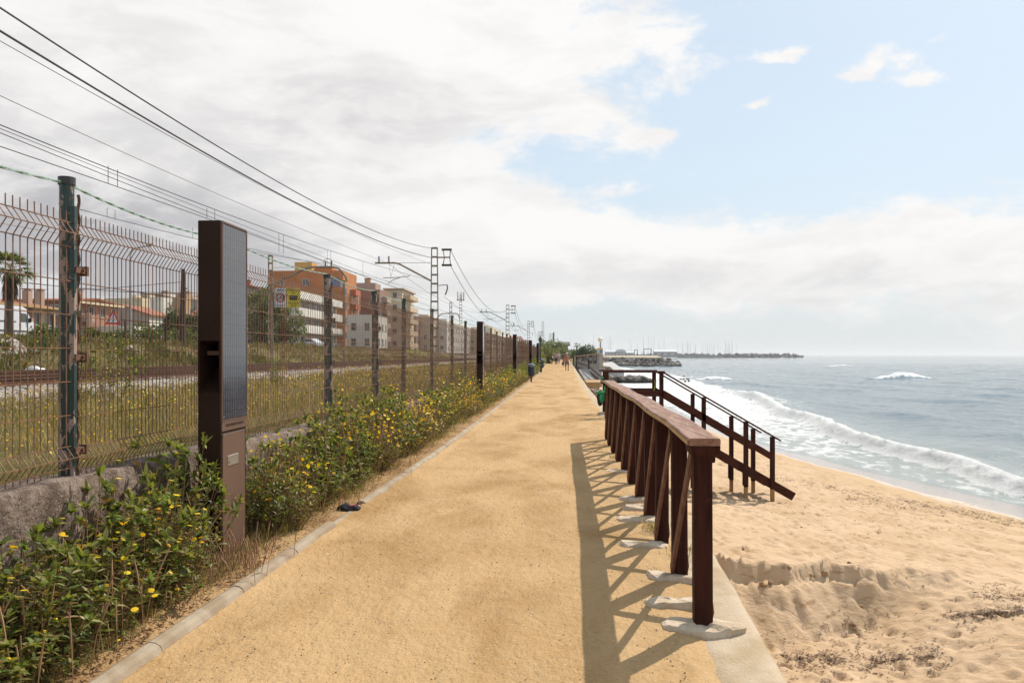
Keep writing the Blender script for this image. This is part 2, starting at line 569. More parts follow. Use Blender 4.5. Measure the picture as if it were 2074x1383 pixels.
# rough old concrete wall that carries the fence
def wall_mat():
    m, nt, p, out = new_mat('old_concrete'); t = NT(nt); P = t.pos()
    c = t.mix(t.ramp(t.noise(P, 5, 6, .65), .38, .62), (.27, .205, .165), (.13, .09, .068))
    c = t.mix(t.ramp(t.noise(P, 42, 5, .8), .50, .66, 0, .85), c, (.07, .05, .04))
    c = t.mix(t.ramp(t.vor(P, 48), .28, .1, 0, .6), c, (.46, .37, .32))
    t.put(c, p.inputs['Base Color']); p.inputs['Roughness'].default_value = .95; p.inputs['Specular IOR Level'].default_value = .15
    b = t.bump(t.noise(P, 70, 5, .75), .012)
    t.put(t.bump(t.noise(P, 9, 4, .6), .05, 1, b), p.inputs['Normal'])
    return m
M_WALL = wall_mat()
def build_wall():
    ys = np.concatenate([np.arange(-4, 20, .05), np.arange(20, 170, .8)])
    prof = [(.17, -.4), (.165, 0.0), (.16, .25), (.155, .5), (.15, .75), (.145, .9), (.13, .985), (.10, 1.0), (0, 1.0), (-.1, 1.0), (-.15, .98), (-.16, .5), (-.17, -.4)]
    V = []
    for y in ys:
        for k, (a, h) in enumerate(prof):
            z = h * WT(y) if h > 0 else h
            n = (vnoise(y * 9, h * 7, 3) - .5) * .022 + (vnoise(y * 2.3, h * 2, 9) - .5) * .03
            V.append((XF + cv(y) + a + n, y, z + PZ(y) + (n * .8 if h > .9 else 0)))
    nv = len(prof)
    o = np_mesh('low_wall', V, grid_faces(len(ys), nv), M_WALL)
    tag(o, 'low weathered concrete wall carrying the rusty mesh fence behind the weeds', 'wall')
    return o
low_wall = build_wall()

# retaining wall on the sea side (its top is the pale strip along the path)
M_RET = mat('pale_concrete', (.50, .40, .29), (.40, .30, .19), 3, .92, bump=.008, bscale=60, spec=.15)
def build_ret():
    ys = np.concatenate([np.arange(-6, 30, .1), np.arange(30, 168, 1.0)])
    V = []
    for y in ys:
        r = float(Rx(y)); n = (vnoise(y * 3, 1, 4) - .5) * .05
        n *= .35
        for (a, z) in ((-.36, -.3), (-.35, -.06), (-.30 + n, -.03), (-.24, -.022), (-.18, -.016), (-.12, -.012), (-.07, -.010), (-.03 + n * .6, -.012), (n * .6, -.03), (.0, -.4), (.02, -1.2), (.03, -3.4)):
            V.append((r + a, y, z + float(PZ(y)) + (vnoise(y * 6, a * 9, 2) - .5) * .010 + ((vnoise(y * 17, a * 31, 5) - .5) * .012 if -.31 < a < -.02 else 0)))
    o = np_mesh('retaining_wall', V, grid_faces(len(ys), 12)[:, ::-1], M_RET)
    tag(o, 'long pale concrete retaining wall holding the path above the beach', 'wall')
build_ret()

# ---------------------------------------------------------------- beach
def sand_mat():
    m, nt, p, out = new_mat('beach_sand'); t = NT(nt); P = t.pos()
    z = t.sep(P)[2]
    c = t.mix(t.ramp(t.noise(P, .9, 5, .6), .38, .66), (.550, .388, .248), (.470, .320, .190))
    c = t.mix(t.ramp(t.noise(P, 220, 3, .7), .5, .75, 0, .35), c, (.30, .20, .11))
    zz = t.m('ADD', z, t.m('MULTIPLY_ADD', t.noise(t.map(P, (1, .4, 1)), .6, 3), .14, -.07))
    damp = t.ramp(zz, -2.36, -2.50)
    wet = t.ramp(zz, -2.50, -2.585)
    c = t.mix(damp, c, (.47, .325, .19)); c = t.mix(wet, c, (.36, .30, .26))
    scarp = t.attr('scarp')
    c = t.mix(t.m('MULTIPLY', scarp, t.ramp(t.noise(t.map(P, (2, 2, 6)), 2.2, 4), .56, .70)), c, (.38, .245, .13))
    t.put(c, p.inputs['Base Color'])
    t.put(t.ramp(wet, 0, 1, .95, .13), p.inputs['Roughness'])
    t.put(t.ramp(wet, 0, 1, .15, .8), p.inputs['Specular IOR Level'])
    dry = t.ramp(damp, 0, 1, 1, .12)
    b1 = t.bump(t.m('MULTIPLY', t.noise(P, 120, 3, .7), dry), .004)
    b2 = t.bump(t.m('MULTIPLY', t.noise(t.map(P, (.9, 1.3, 1)), 5.5, 5, .6, .4), dry), .05, .8, b1)
    t.put(b2, p.inputs['Normal'])
    return m
M_SAND = sand_mat()
def beach_h(X, Y, detail=True):
    up = -1.40 - .035 * np.clip(Y - 12.5, 0, 9.5) - .09 * (X - 1.5)
    up5 = -1.40 - .035 * np.clip(Y - 12.5, 0, 9.5) - .315
    xs = Xs(Y)
    q = np.clip((X - 5) / (xs - 5), 0, 3)
    up = np.where(X > 5, up5 + (ZW - up5) * q, up)
    up = np.minimum(up, up5 + .35 + 0 * up)
    Yf = 10.9 + .6 * (X - 3.1) + .35 * (fbm(X * 1.1, Y * 0, 31, 3) - .5)
    Yt = np.maximum(12.35, Yf + .25) + .9 * (fbm(X * 1.5, Y * 0 + 3, 41, 3) - .5)
    s = np.clip((Y - Yf) / (Yt - Yf), 0, 1)
    prof = np.where(s < .86, s / .86 * .78, .78 + (s - .86) / .14 * .22)
    low = -2.38 + .04 * (X - 3) * 0
    lo2 = np.minimum(low, up)
    f = 1 - sm(X, 3.9, 6.6) * .95
    diff = (up - lo2) * f
    h = up - diff * (1 - prof)
    sc = np.where((s > .02) & (s < 1), 1.0, 0.0) * f
    if detail:
        dry = 1 - sm(h, -2.40, -2.60) * 0
        dry = sm(h, -2.60, -2.42)
        h = h + dry * (.032 * (fbm(X * .9, Y * .9, 51, 3) - .5) + .055 * (fbm(X * 3.1, Y * 2.5, 52, 3) - .5) + .022 * (fbm(X * 8, Y * 7, 53, 2) - .5))
        # runnels down the face
        h = h - sc * .07 * np.maximum(0, fbm(X * 3.2 + .45 * Y, Y * .35, 61, 3) - .42) * 3 * (s * (1 - s) * 4)
        # slumped blocks below the lip
        blk = sm(vnoise(X * 2.6, Y * 2.3, 71), .70, .78) * sc * sm(s, .35, .6)
        h = h + blk * .07
        lip = sm(s, .80, .86) * (1 - sm(s, .93, 1.0)) * f
        h = h - lip * .09 * sm(fbm(X * 1.6, Y * 0, 81, 2), .40, .60)
    return h, sc
def build_beach():
    ny, nx = 720, 330
    ys = 3.0 * np.exp(np.linspace(0, math.log(160 / 3.0), ny)) 
    ys = np.concatenate([np.arange(-8, 3, .5), ys])
    u = np.linspace(0, 1, nx) ** 1.25
    ny = len(ys)
    Y = np.repeat(ys[:, None], nx, 1)
    X = (Rx(ys)[:, None] - .05) + u[None, :] * 18
    H, SC = beach_h(X, Y)
    # footprints
    rng = np.random.RandomState(5)
    k = 0
    for _ in range(5600):
        fx = rng.uniform(1.6, 10.5); fy = rng.uniform(6.5, 34)
        if fy < 10 and rng.rand() < .3: continue
        zc = beach_h(np.array([fx]), np.array([fy]), False)[0][0]
        if zc < -2.46 and fx > 6: continue
        if rng.rand() < .35 * (2.38 + zc < 0): continue
        a = rng.normal(0, .5) + (0 if rng.rand() < .6 else 1.2)
        rx, ry = rng.uniform(.04, .085), rng.uniform(.075, .145)
        dep = rng.uniform(.014, .042)
        i0, i1 = np.searchsorted(ys, [fy - .45, fy + .45])
        if i1 <= i0: continue
        sl = slice(i0, i1)
        dX = X[sl] - fx; dY = Y[sl] - fy
        p = dX * math.cos(a) + dY * math.sin(a); q = -dX * math.sin(a) + dY * math.cos(a)
        r = np.sqrt((p / rx) ** 2 + (q / ry) ** 2)
        H[sl] += -dep * np.exp(-r ** 2.5) + dep * .45 * np.exp(-((r - 1.55) / .45) ** 2)
    V = np.stack([X, Y, H], -1).reshape(-1, 3)
    o = np_mesh('beach', V, grid_faces(ny, nx)[:, ::-1], M_SAND, attrs={'scarp': SC.ravel()})
    o['kind'] = 'structure'
build_beach()

# ---------------------------------------------------------------- sea
def sea_mat():
    m, nt, p, out = new_mat('sea_water'); t = NT(nt); P = t.pos()
    foam = t.attr('foam'); shal = t.attr('shallow')
    c = t.mix(shal, (.105, .150, .170), (.28, .30, .28))
    t.put(c, p.inputs['Base Color'])
    p.inputs['Roughness'].default_value = .07; p.inputs['IOR'].default_value = 1.33
    p.inputs['Specular IOR Level'].default_value = .5
    w1 = t.noise(t.map(P, (.55, .18, 1), rot=(0, 0, .12)), 1.0, 6, .62, .3)
    w2 = t.noise(t.map(P, (3.2, 1.4, 1), rot=(0, 0, -.2)), 1.0, 5, .65, .5)
    calm = t.ramp(foam, 0, .5, 1, .3)
    b1 = t.bump(t.m('MULTIPLY', w2, calm), .15, .6)
    b2 = t.bump(w1, .34, .5, b1)
    b3 = t.bump(t.noise(P, 14, 3, .6), .022, .8, b2)
    t.put(b3, p.inputs['Normal'])
    fd = t.N.new('ShaderNodeBsdfPrincipled'); fd.inputs['Roughness'].default_value = .85
    fd.inputs['Base Color'].default_value = (.70, .70, .69, 1)
    fd.inputs['Subsurface Weight'].default_value = 0
    lace = t.vor(t.map(P, (1.2, .6, 1)), 2.2, 'SMOOTH_F1')
    fl = t.noise(t.map(P, (1, .45, 1)), 2.6, 7, .68, .9)
    fz = t.m('ADD', t.m('MULTIPLY', lace, .55), t.m('MULTIPLY', fl, .9))
    edge = t.m('SUBTRACT', fz, t.m('MULTIPLY_ADD', foam, -1.0, 1.12))
    mk = t.ramp(edge, -.08, .16)
    fb = t.bump(t.noise(P, 5, 7, .75), .14, 1.0)
    t.put(t.bump(t.noise(P, 30, 4, .7), .02, .7, fb), fd.inputs['Normal'])
    # white caps far out
    cap = t.ramp(t.noise(t.map(P, (.10, .035, 1)), 1.0, 7, .7, .5), .70, .76)
    mk2 = t.m('MAXIMUM', mk, t.m('MULTIPLY', cap, .55))
    mx = t.N.new('ShaderNodeMixShader'); t.put(mk2, mx.inputs[0])
    t.L.new(p.outputs[0], mx.inputs[1]); t.L.new(fd.outputs[0], mx.inputs[2]); t.L.new(mx.outputs[0], out.inputs[0])
    return m
M_SEA = sea_mat()
def boff(Y): return np.interp(Y, [-20, 18, 25, 31, 43, 75, 110, 140], [1.0, 1.35, 1.9, 3.4, 5.4, 9.4, 12, 14])
def build_sea():
    na, nr = 620, 900
    ang = np.radians(np.linspace(-25, 118, 200))
    ang = np.concatenate([np.radians(np.linspace(-25, 0, 20))[:-1], np.radians(np.linspace(0, 36, 470)), np.radians(np.linspace(36, 130, 90))[1:]])
    r = np.concatenate([np.linspace(6, 16, 30)[:-1], 16 * np.exp(np.linspace(0, math.log(420 / 16.), 760)), 420 * np.exp(np.linspace(0, math.log(14000 / 420.), 90))[1:]])
    R_, A_ = np.meshgrid(r, ang, indexing='ij')
    X = R_ * np.sin(A_); Y = R_ * np.cos(A_)
    xs = Xs(Y); d = X - xs                       # distance out from the waterline
    near = np.exp(-np.maximum(R_ - 60, 0) / 160.)
    h = np.zeros_like(X)
    out_ = sm(d, .5, 9)
    for (lam, amp, dirx, diry, ph) in ((11, .10, 1, .12, .4), (6.3, .06, 1, -.25, 2), (3.4, .035, 1, .4, 1), (2.1, .02, .9, -.5, 3), (1.3, .012, .6, .8, 0)):
        k = 2 * math.pi / lam
        ph2 = 2.2 * fbm(X * .08, Y * .05, int(lam * 10), 2)
        w = np.sin(k * (X * dirx + Y * diry) / math.hypot(dirx, diry) + ph + ph2 * 2)
        h += amp * (1 - 2 * np.abs(w) ** .8 * 0 + w) * out_ * (.35 + 1.1 * fbm(X * .15, Y * .08, 7, 3))
    h -= .08 * out_
    h += .16 * (fbm(X * .35, Y * .16, 77, 4) - .5) * out_
    # breaking wave
    bo = boff(Y) + .7 * (fbm(Y * .12, X * 0, 15, 3) - .5) * 2
    e = d - bo
    amp = np.interp(Y, [0, 18, 30, 60, 78, 88, 100], [.42, .44, .46, .55, .72, .30, 0]) * (.65 + .7 * fbm(Y * .35, X * 0, 19, 3))
    ridge = np.where(e < 0, np.exp(-(e / .45) ** 2), np.exp(-(e / 1.5) ** 2))
    h += amp * ridge
    # foam
    foam = np.zeros_like(X)
    foam = np.maximum(foam, np.where(e < 0, np.exp(-(e / .8) ** 2), np.exp(-(e / .42) ** 2)) * sm(Y, 96, 80) * (.80 + .4 * fbm(X * .9, Y * .5, 97, 3)))
    lace = sm(d, -.3, .6) * (1 - sm(e, -.2, .5))
    foam = np.maximum(foam, lace * (.35 + .24 * sm(Y, 28, 60) + .25 * (fbm(X * .5, Y * .25, 23, 3) - .5)))
    # second and third breakers further out
    for (px, py, L_, wd, am) in ((1826, 768, 5.5, 1.8, .75), (1447, 771, 3.6, 1.6, .45), (1700, 742, 6, 2.0, .25), (1930, 757, 4, 1.6, .12)):
        c = G(px, py, ZW)
        a_ = (X - c.x) ; b_ = (Y - c.y)
        # crest runs across the view
        al = a_ * RIGHT.x + b_ * RIGHT.y; ac = -a_ * RIGHT.y + b_ * RIGHT.x
        g = np.exp(-np.abs(al / L_) ** 3 * 1.0) * np.exp(-(ac / wd) ** 2)
        h += am * g * (.75 + .5 * vnoise(al * .9, ac * .2, 5))
        foam = np.maximum(foam, g * 1.1 * (am > .2) * (.55 + .8 * fbm(X * 1.2, Y * .9, 98, 4)))
    # white water over shallow rocks by the groyne
    gz = np.exp(-((X - 14) / 7.5) ** 2) * sm(Y, 50, 75) * sm(Y, 150, 125)
    foam = np.maximum(foam, gz * (.72 + .3 * (fbm(X * .3, Y * .12, 29, 3) - .5)))
    gz2 = np.exp(-((X - 22) / 10) ** 2) * sm(Y, 120, 150) * sm(Y, 215, 180)
    foam = np.maximum(foam, gz2 * .42)
    bumpy = sm(foam, .75, 1.0)
    h += bumpy * (.26 * (fbm(X * 2.2, Y * 1.5, 33, 4) - .42) + .10 * (fbm(X * 7, Y * 5, 34, 3) - .5)) * near
    # thin swash sheet near the edge follows the sand
    h = h * sm(d, -.2, .8) + .035 * (fbm(X * .6, Y * .45, 37, 3) - .45) * (1 - sm(d, .5, 2.5)) * 2
    Z = ZW + h
    shal = 1 - sm(d, 1, 16)
    V = np.stack([X, Y, Z], -1).reshape(-1, 3)
    o = np_mesh('sea', V, grid_faces(len(r), len(ang))[:, ::-1], M_SEA, attrs={'foam': foam.ravel(), 'shallow': shal.ravel()})
    o['kind'] = 'structure'
build_sea()

# ---------------------------------------------------------------- land behind the fence
def ground_mat():
    m, nt, p, out = new_mat('dry_meadow'); t = NT(nt); P = t.pos()
    c = t.mix(t.ramp(t.noise(P, .8, 6, .65), .38, .62), (.20, .15, .07), (.11, .10, .035))
    c = t.mix(t.ramp(t.noise(P, 9, 5, .7), .55, .75, 0, .8), c, (.32, .25, .13))
    c = t.mix(t.ramp(t.noise(P, 2.5, 5, .7), .58, .72, 0, .7), c, (.055, .065, .02))
    t.put(c, p.inputs['Base Color']); p.inputs['Roughness'].default_value = .95; p.inputs['Specular IOR Level'].default_value = .1
    t.put(t.bump(t.noise(P, 14, 5, .7), .08), p.inputs['Normal'])
    return m
M_GROUND = ground_mat()
def coast(Y):
    a = XF + .05 + cv(Y)
    b = np.interp(Y, [0, 150, 158, 170, 200, 260, 330, 420, 700, 1000, 1300, 5000], [0, 3.3, 7, 8, 10, 18, 22, 28, 55, 110, 150, 300])
    return np.where(Y < 152, a, b)
def land_h(X, Y):
    x = X - cv(Y)
    base = np.interp(x, [-2500, -700, -300, -60, -46, -44.5, -28.5, -25, -23.2, -20.6, -19.5, -10, -3.1, -2.8], [30, 16, 8, 2.9, 2.75, 2.62, 2.35, 2.12, 2.02, .72, .62, .60, .58, .5])
    n = .10 * (fbm(X * .6, Y * .5, 91, 3) - .5) * (x > -20) + .25 * (fbm(X * .3, Y * .3, 92, 3) - .5) * ((x < -20.5) & (x > -27))
    h = base + n
    far = sm(Y, 150, 175)
    z2 = .75 + 0 * X + np.clip((-x - 10) * .06, 0, 2.0) + np.maximum(0, -x - 44) * .02
    h = np.where(x > -44, h * (1 - far) + z2 * far, h)
    return h
def build_land():
    ys = np.concatenate([np.arange(-40, 0, 2.), np.arange(0, 60, .5), np.arange(60, 152, 2.), np.arange(152, 220, 4.), 220 * np.exp(np.linspace(0, math.log(5000 / 220), 40))])
    u = np.linspace(0, 1, 140)
    g = (np.exp(u * 6.2) - 1) / (math.exp(6.2) - 1)
    c = coast(ys)
    X = c[:, None] - (g[None, :] * 2400)
    Y = np.repeat(ys[:, None], len(u), 1)
    H = land_h(X, Y)
    e = np.where(Y > 151.9, 3.6 * (1 - sm((c[:, None] - X), 0, 5)), 0)
    H = H - e
    V = np.stack([X, Y, H], -1).reshape(-1, 3)
    o = np_mesh('ground', V, grid_faces(len(ys), len(u)), M_GROUND)
    o['kind'] = 'structure'
build_land()

def ballast_mat():
    m, nt, p, out = new_mat('track_ballast'); t = NT(nt); P = t.pos()
    c = t.vor(P, 14, 'F1', 'Color')
    g = t.sep(c)[0]
    cc = t.mix(g, (.15, .12, .095), (.44, .39, .33))
    cc = t.mix(t.ramp(t.noise(P, 1.2, 4), .5, .7, 0, .8), cc, (.17, .11, .055))
    t.put(cc, p.inputs['Base Color']); p.inputs['Roughness'].default_value = .95
    t.put(t.bump(t.vor(P, 14), .05), p.inputs['Normal'])
    return m
M_BAL = ballast_mat()
ysb = np.concatenate([np.arange(-30, 60, .5), np.arange(60, 420, 4.)])
strip('track_bed', lambda y: -20.3 + cv(y), lambda y: -9.8 + cv(y), lambda y: .0 * y, ysb, M_BAL, 40,
      lambda X, Y, u: np.where(Y > 150, .5, 0) + .60 + .22 * np.clip(np.minimum(u, 1 - u) * 10, 0, 1) ** .8 + .05 * (fbm(X * 2, Y * 2, 6, 3) - .5) - .12 * (u > .96))
M_ROAD = mat('asphalt', (.16, .155, .15), (.12, .115, .11), 2, .9, spec=.2)
strip('road', lambda y: -43.5 + cv(y), lambda y: -29 + cv(y), lambda y: .0 * y, ysb, M_ROAD, 12,
      lambda X, Y, u: np.where(Y > 150, -1.0 * 0, 0) + land_h(X, Y) + .03)
M_PAVE = mat('pavement_concrete', (.42, .39, .35), (.34, .31, .27), 2, .9)
strip('pavement', lambda y: -29 + cv(y), lambda y: -27.2 + cv(y), lambda y: .0 * y, ysb, M_PAVE, 4, lambda X, Y, u: land_h(X, Y) + .14)
# ================================================================== FENCE
def peel_mat():
    m, nt, p, out = new_mat('peeling_green_paint'); t = NT(nt); P = t.pos()
    Q = t.map(P, (1, 1, .45))
    f = t.ramp(t.noise(Q, 16, 5, .6, .4), .52, .55)
    c = t.mix(f, (.014, .035, .028), (.30, .22, .18))
    c = t.mix(t.ramp(t.noise(P, 30, 4), .62, .7), c, (.16, .06, .03))
    t.put(c, p.inputs['Base Color']); t.put(t.ramp(f, 0, 1, .35, .85), p.inputs['Roughness'])
    t.put(t.bump(f, .002), p.inputs['Normal'])
    return m
M_PEEL = peel_mat()
M_WIRE = mat('rusty_wire', (.23, .110, .052), (.13, .060, .030), 20, .6, .15)
M_RUST = mat('rusty_iron', (.17, .085, .045), (.09, .045, .028), 25, .8, .2, bump=.002, bscale=200)
M_CAP = mat('dark_plastic', (.02, .025, .022), (.03, .03, .03), 10, .5)
M_ROPE = mat('green_rope', (.10, .24, .17), (.35, .42, .36), 60, .8)
fence = empty('mesh_fence', (XF, 4.78, .8), 0, 'tall rusty wire mesh fence with peeling green posts standing on the low wall', 'fence')
post_y = [2.0] + [AX(px, 719, XF).y for px in (124, 447, 652, 748, 804, 860, 900)] + [24.0, 26.8, 29.2, 31.8, 34.4, 37, 39.6, 42.2, 44.8, 47.4, 50, 52.6, 55.2, 57.8, 60.4, 63, 66, 70, 74, 78, 84, 90, 97, 105]
def fence_post(y, lean=0, lod=0):
    zb = float(WT(y) + PZ(y)) - .03
    x = float(XF + cv(y)); h = 2.49 + float(PZ(y)) - zb + random.uniform(-.02, .03)
    mb = MB()
    mb.tube([(0, 0, 0), (0, 0, h)], .040, 14 if lod == 0 else 8)
    if lod == 0:
        mb.box((.052, -.018, h * .46), (.03, .03, h * .9))
    mb2 = MB().cyl((0, 0, h - .03), .047, .045, 14)
    o = mb.build('fence_post', M_PEEL, fence, smooth=False)
    c = mb2.build('post_cap', M_CAP, o)
    if lod == 0:
        for k, z in enumerate((h * .70, h * .41, h * .10)):
            b = MB().box((.052, .02, z), (.05, .10, .035)).box((.06, .075, z), (.05, .02, .055)).box((.085, .03, z), (.012, .012, .02))
            b.build('clamp', M_RUST, o)
        # rebar twisted beside the post
        pts = [(.048 + .004 * math.sin(i * 1.3), .038 + .004 * math.cos(i * 1.3), .02 + i * (h - .1) / 70) for i in range(71)]
        MB().tube(pts, .009, 5).build('twisted_bar', M_RUST, o)
    o.location = (x - XF, y - 4.78, zb - .8)
    o.rotation_euler = (random.uniform(-.006, .006), lean, 0)
    return o
for i, y in enumerate(post_y):
    fence_post(y, .045 if i == 9 else random.uniform(-.008, .008), 0 if y < 14 else 1)

def panel_mesh(name, mid, L_=2.56, lod=0):
    mb = MB()
    n = int(L_ / .056)
    prof = [(0, 1.565), (0, 1.50), (.048, 1.43), (0, 1.355)]
    if mid: prof += [(0, .86), (.045, .80), (0, .74)]
    prof += [(0, .165), (.045, .10), (0, .035), (0, .0)]
    pr = []
    for a in prof[:-1] if False else prof: pr.append(a)
    sides = 4 if lod == 0 else 3
    for i in range(n + 1):
        y = i * .056
        j = random.uniform(-.002, .002)
        mb.tube([(a + j, y + random.uniform(-.0015, .0015), z) for a, z in pr], .0033, sides, caps=False)
    zs = [1.50, 1.43, 1.355, 1.15, .95, .55, .35, .165, .10, .035] + ([.86, .80, .74] if mid else [.75])
    for z in zs:
        off = .048 if z in (1.43, .80, .10) else 0
        mb.tube([(off + .005, 0, z), (off + .005 + .004, L_ / 2, z - .003), (off + .005, L_, z)], .0039, sides, caps=False)
    me = mb.build(name, M_WIRE, fence, smooth=False, recalc=False)
    return me
pA = panel_mesh('mesh_panel', False)
pB = panel_mesh('mesh_panel', True)
pC = panel_mesh('mesh_panel', True, lod=1)
for i in range(len(post_y) - 1):
    y0, y1 = post_y[i] + .02, post_y[i + 1] + .02
    src = pA if i < 3 else (pB if y0 < 20 else pC)
    o = src if (i == 0 or i == 3) else src.copy()
    if o is not src: COL.objects.link(o)
    o.parent = fence
    z0 = float(WT(y0) + PZ(y0)) - .0; z1 = float(WT(y1) + PZ(y1))
    top0 = 2.325 + float(PZ(y0)); 
    x0, x1 = float(XF + cv(y0)), float(XF + cv(y1))
    L_ = math.hypot(x1 - x0, y1 - y0)
    o.location = (x0 - XF + .05, y0 - 4.78, z0 - .8 + .0)
    ang = math.atan2(x1 - x0, y1 - y0)
    o.rotation_euler = (math.atan2(z1 - z0, L_) * 0, 0, -ang)
    o.scale = (1, L_ / 2.56, (top0 - z0) / 1.565 )
bpy.data.objects.remove(pC) if not any(o is pC for o in fence.children) else None
# the unused template, if it never took a place, goes
for o in list(fence.children):
    if o.type == 'MESH' and o.name.startswith('mesh_panel') and o.location.length < 1e-6 and o.scale.x == 1 and o.scale.z == 1:
        bpy.data.objects.remove(o)

# green twine strung along the post tops
pts = []
for i in range(0, 11):
    y0, y1 = post_y[i], post_y[i + 1]
    for k in range(12):
        f = k / 12
        y = y0 + (y1 - y0) * f
        pts.append((XF + float(cv(y)), y, 2.50 - .05 * 4 * f * (1 - f)))
mb = MB()
for s in (0, 1):
    tw = []
    for i in range(len(pts) - 1):
        for q in range(4):
            f = q / 4
            p = Vector(pts[i]).lerp(Vector(pts[i + 1]), f)
            a = (i * 4 + q) * 1.1 + s * math.pi
            tw.append(p + Vector((math.cos(a) * .0045, 0, math.sin(a) * .0045)))
    mb.tube(tw, .0042, 4)
tag(mb.build('twine', M_ROPE), 'green twisted twine strung along the tops of the fence posts', 'rope')

# ================================================================== LIGHT COLUMNS
M_BROWN = mat('shaded_brown_steel', (.034, .0165, .010), (.027, .013, .008), 2, .5, .0, spec=.12)  # shade of the column's camera-facing end put into the base colour
M_BROWN2 = mat('sunlit_brown_steel', (.135, .078, .054), (.115, .065, .046), 1.2, .48, .1, spec=.3)  # same steel, paler: sunlight on the door side put into the colour
M_ALU = mat('brushed_metal', (.42, .40, .37), (.34, .32, .30), 14, .35, .8)
M_GLOW = mat('frosted_diffuser', (.42, .40, .37), (.36, .34, .31), 6, .4)
def pv_mat():
    m, nt, p, out = new_mat('solar_cells'); t = NT(nt)
    P = t.pos(True)
    s = t.sep(P)
    def line(v, per, w):
        f = t.m('FRACT', t.m('DIVIDE', v, per))
        return t.m('LESS_THAN', f, w)
    l1 = line(s[1], .041, .07)      # vertical bus bars
    l2 = line(s[2], .078, .05)      # cell rows
    dash = t.m('MULTIPLY', l1, t.m('SUBTRACT', 1, line(s[2], .078, .10)))
    c = t.mix(t.noise(P, 8, 3), (.010, .012, .020), (.018, .020, .030))
    c = t.mix(t.m('MULTIPLY', l2, .25), c, (.015, .016, .02))
    c = t.mix(dash, c, (.20, .20, .22))
    t.put(c, p.inputs['Base Color']); p.inputs['Roughness'].default_value = .18
    p.inputs['Coat Weight'].default_value = .35; p.inputs['Coat Roughness'].default_value = .05
    return m
M_PV = pv_mat()
def make_column():
    r = empty('light_column', (0, 0, 0))
    w, d, H = .165, .47, 2.45          # X width, Y depth
    z0, z1 = 1.235, 1.60               # lamp niche in the end facing the camera
    mb = MB()
    x0, x1 = -w, 0
    mb.box((-w / 2, d / 2, z0 / 2), (w, d, z0), bev=.004)
    mb.box((-w / 2, d / 2, (z1 + H) / 2), (w, d, H - z1), bev=.004)
    mb.box((-w / 2, d / 2 + .20, (z0 + z1) / 2), (w - .004, d - .40, z1 - z0 + .01))
    mb.box((-.0065, d / 2, (z0 + z1) / 2), (.013, d, z1 - z0 + .01))
    mb.box((-w + .006, d / 2, (z0 + z1) / 2), (.012, d, z1 - z0 + .01))
    # sloping floor and raking hood inside the niche
    mb.prism([(.005, z0), (.40, z0), (.40, z0 + .22)], lambda a, b, t: (-w + .012 + (w - .025) * t, a, b))
    mb.prism([(.02, z1), (.40, z1), (.40, z1 - .05)], lambda a, b, t: (-w + .012 + (w - .025) * t, a, b))
    body = mb.build('body', M_BROWN, r)
    MB().box((-w / 2, .22, z1 - .085), (w - .04, .22, .03)).build('lamp_shade', M_BROWN2, r)
    pv = MB().box((.004, d / 2, 1.735), (.010, d - .03, 1.385)).build('solar_panel', M_PV, r)
    fr = MB()
    for (c, s) in (((.005, .0075, 1.735), (.014, .011, 1.41)), ((.005, d - .0075, 1.735), (.014, .011, 1.41)), ((.005, d / 2, H - .009), (.014, d - .03, .014)), ((.005, d / 2, 1.035), (.014, d - .004, .010))):
        fr.box(c, s)
    fr.build('panel_frame', M_BROWN2, r)
    st = MB().box((.004, d / 2, .995), (.011, d - .006, .07), bev=.002).build('name_strip', M_BROWN2, r)
    dr = MB().box((.002, d / 2 - .005, .50), (.008, d - .055, .88), bev=.002).build('door', M_BROWN2, r)
    pl = MB().box((.0075, .20, .74), (.006, .20, .075), bev=.002).build('plate', M_ALU, dr)
    MB().tube([(.006, .12, .73), (.014, .12, .73)], .006, 8).build('lock', M_CAP, dr)
    sc = MB()
    for (yy, zz) in ((.02, .06), (d - .02, .06), (.02, .93), (d - .02, .93), (.02, 1.06), (d - .02, 1.06), (.02, 1.7), (d - .02, 1.7), (.02, 2.42), (d - .02, 2.42)):
        MB().tube([(.004, yy, zz), (.015, yy, zz)], .0055, 8).build('screw', M_ALU, r)
    # worn raised lettering on the strip: short illegible strokes
    tx = MB(); y = .06; rg = random.Random(3)
    while y < d - .07:
        ww = rg.choice((.006, .009, .012))
        tx.box((.0100, y + ww / 2, .998 + rg.uniform(-.002, .002)), (.002, ww * .55, rg.choice((.014, .020, .024))))
        y += ww + .006
    tx.build('lettering', M_BROWN, st)
    return r
colm = make_column()
GC = 'brown solar light columns along the verge'
cols = [(447, 5.74, -2.31), (None, 23.0, -2.02), (None, 37.3, -1.72), (None, 52.0, -1.42), (None, 65.0, -1.22)]
cl = ['nearest brown solar light column with tall solar panel, beside the leafy weeds',
      'second brown solar light column along the fence, just past the leaning fence post',
      'third brown solar light column along the fence, just before the litter bin',
      'fourth brown solar light column, standing right behind the nearer litter bin',
      'farthest and smallest brown solar light column, next to the black lamp post']
for i, (a, y, x) in enumerate(cols):
    c = colm if i == 0 else copy_tree(colm)
    if i == 0:
        q = W(447, 1150, 5.74); c.location = (q.x, q.y, 0.0)
    else:
        c.location = (x, y, float(PZ(y)))
    tag(c, cl[i], 'light column', GC)

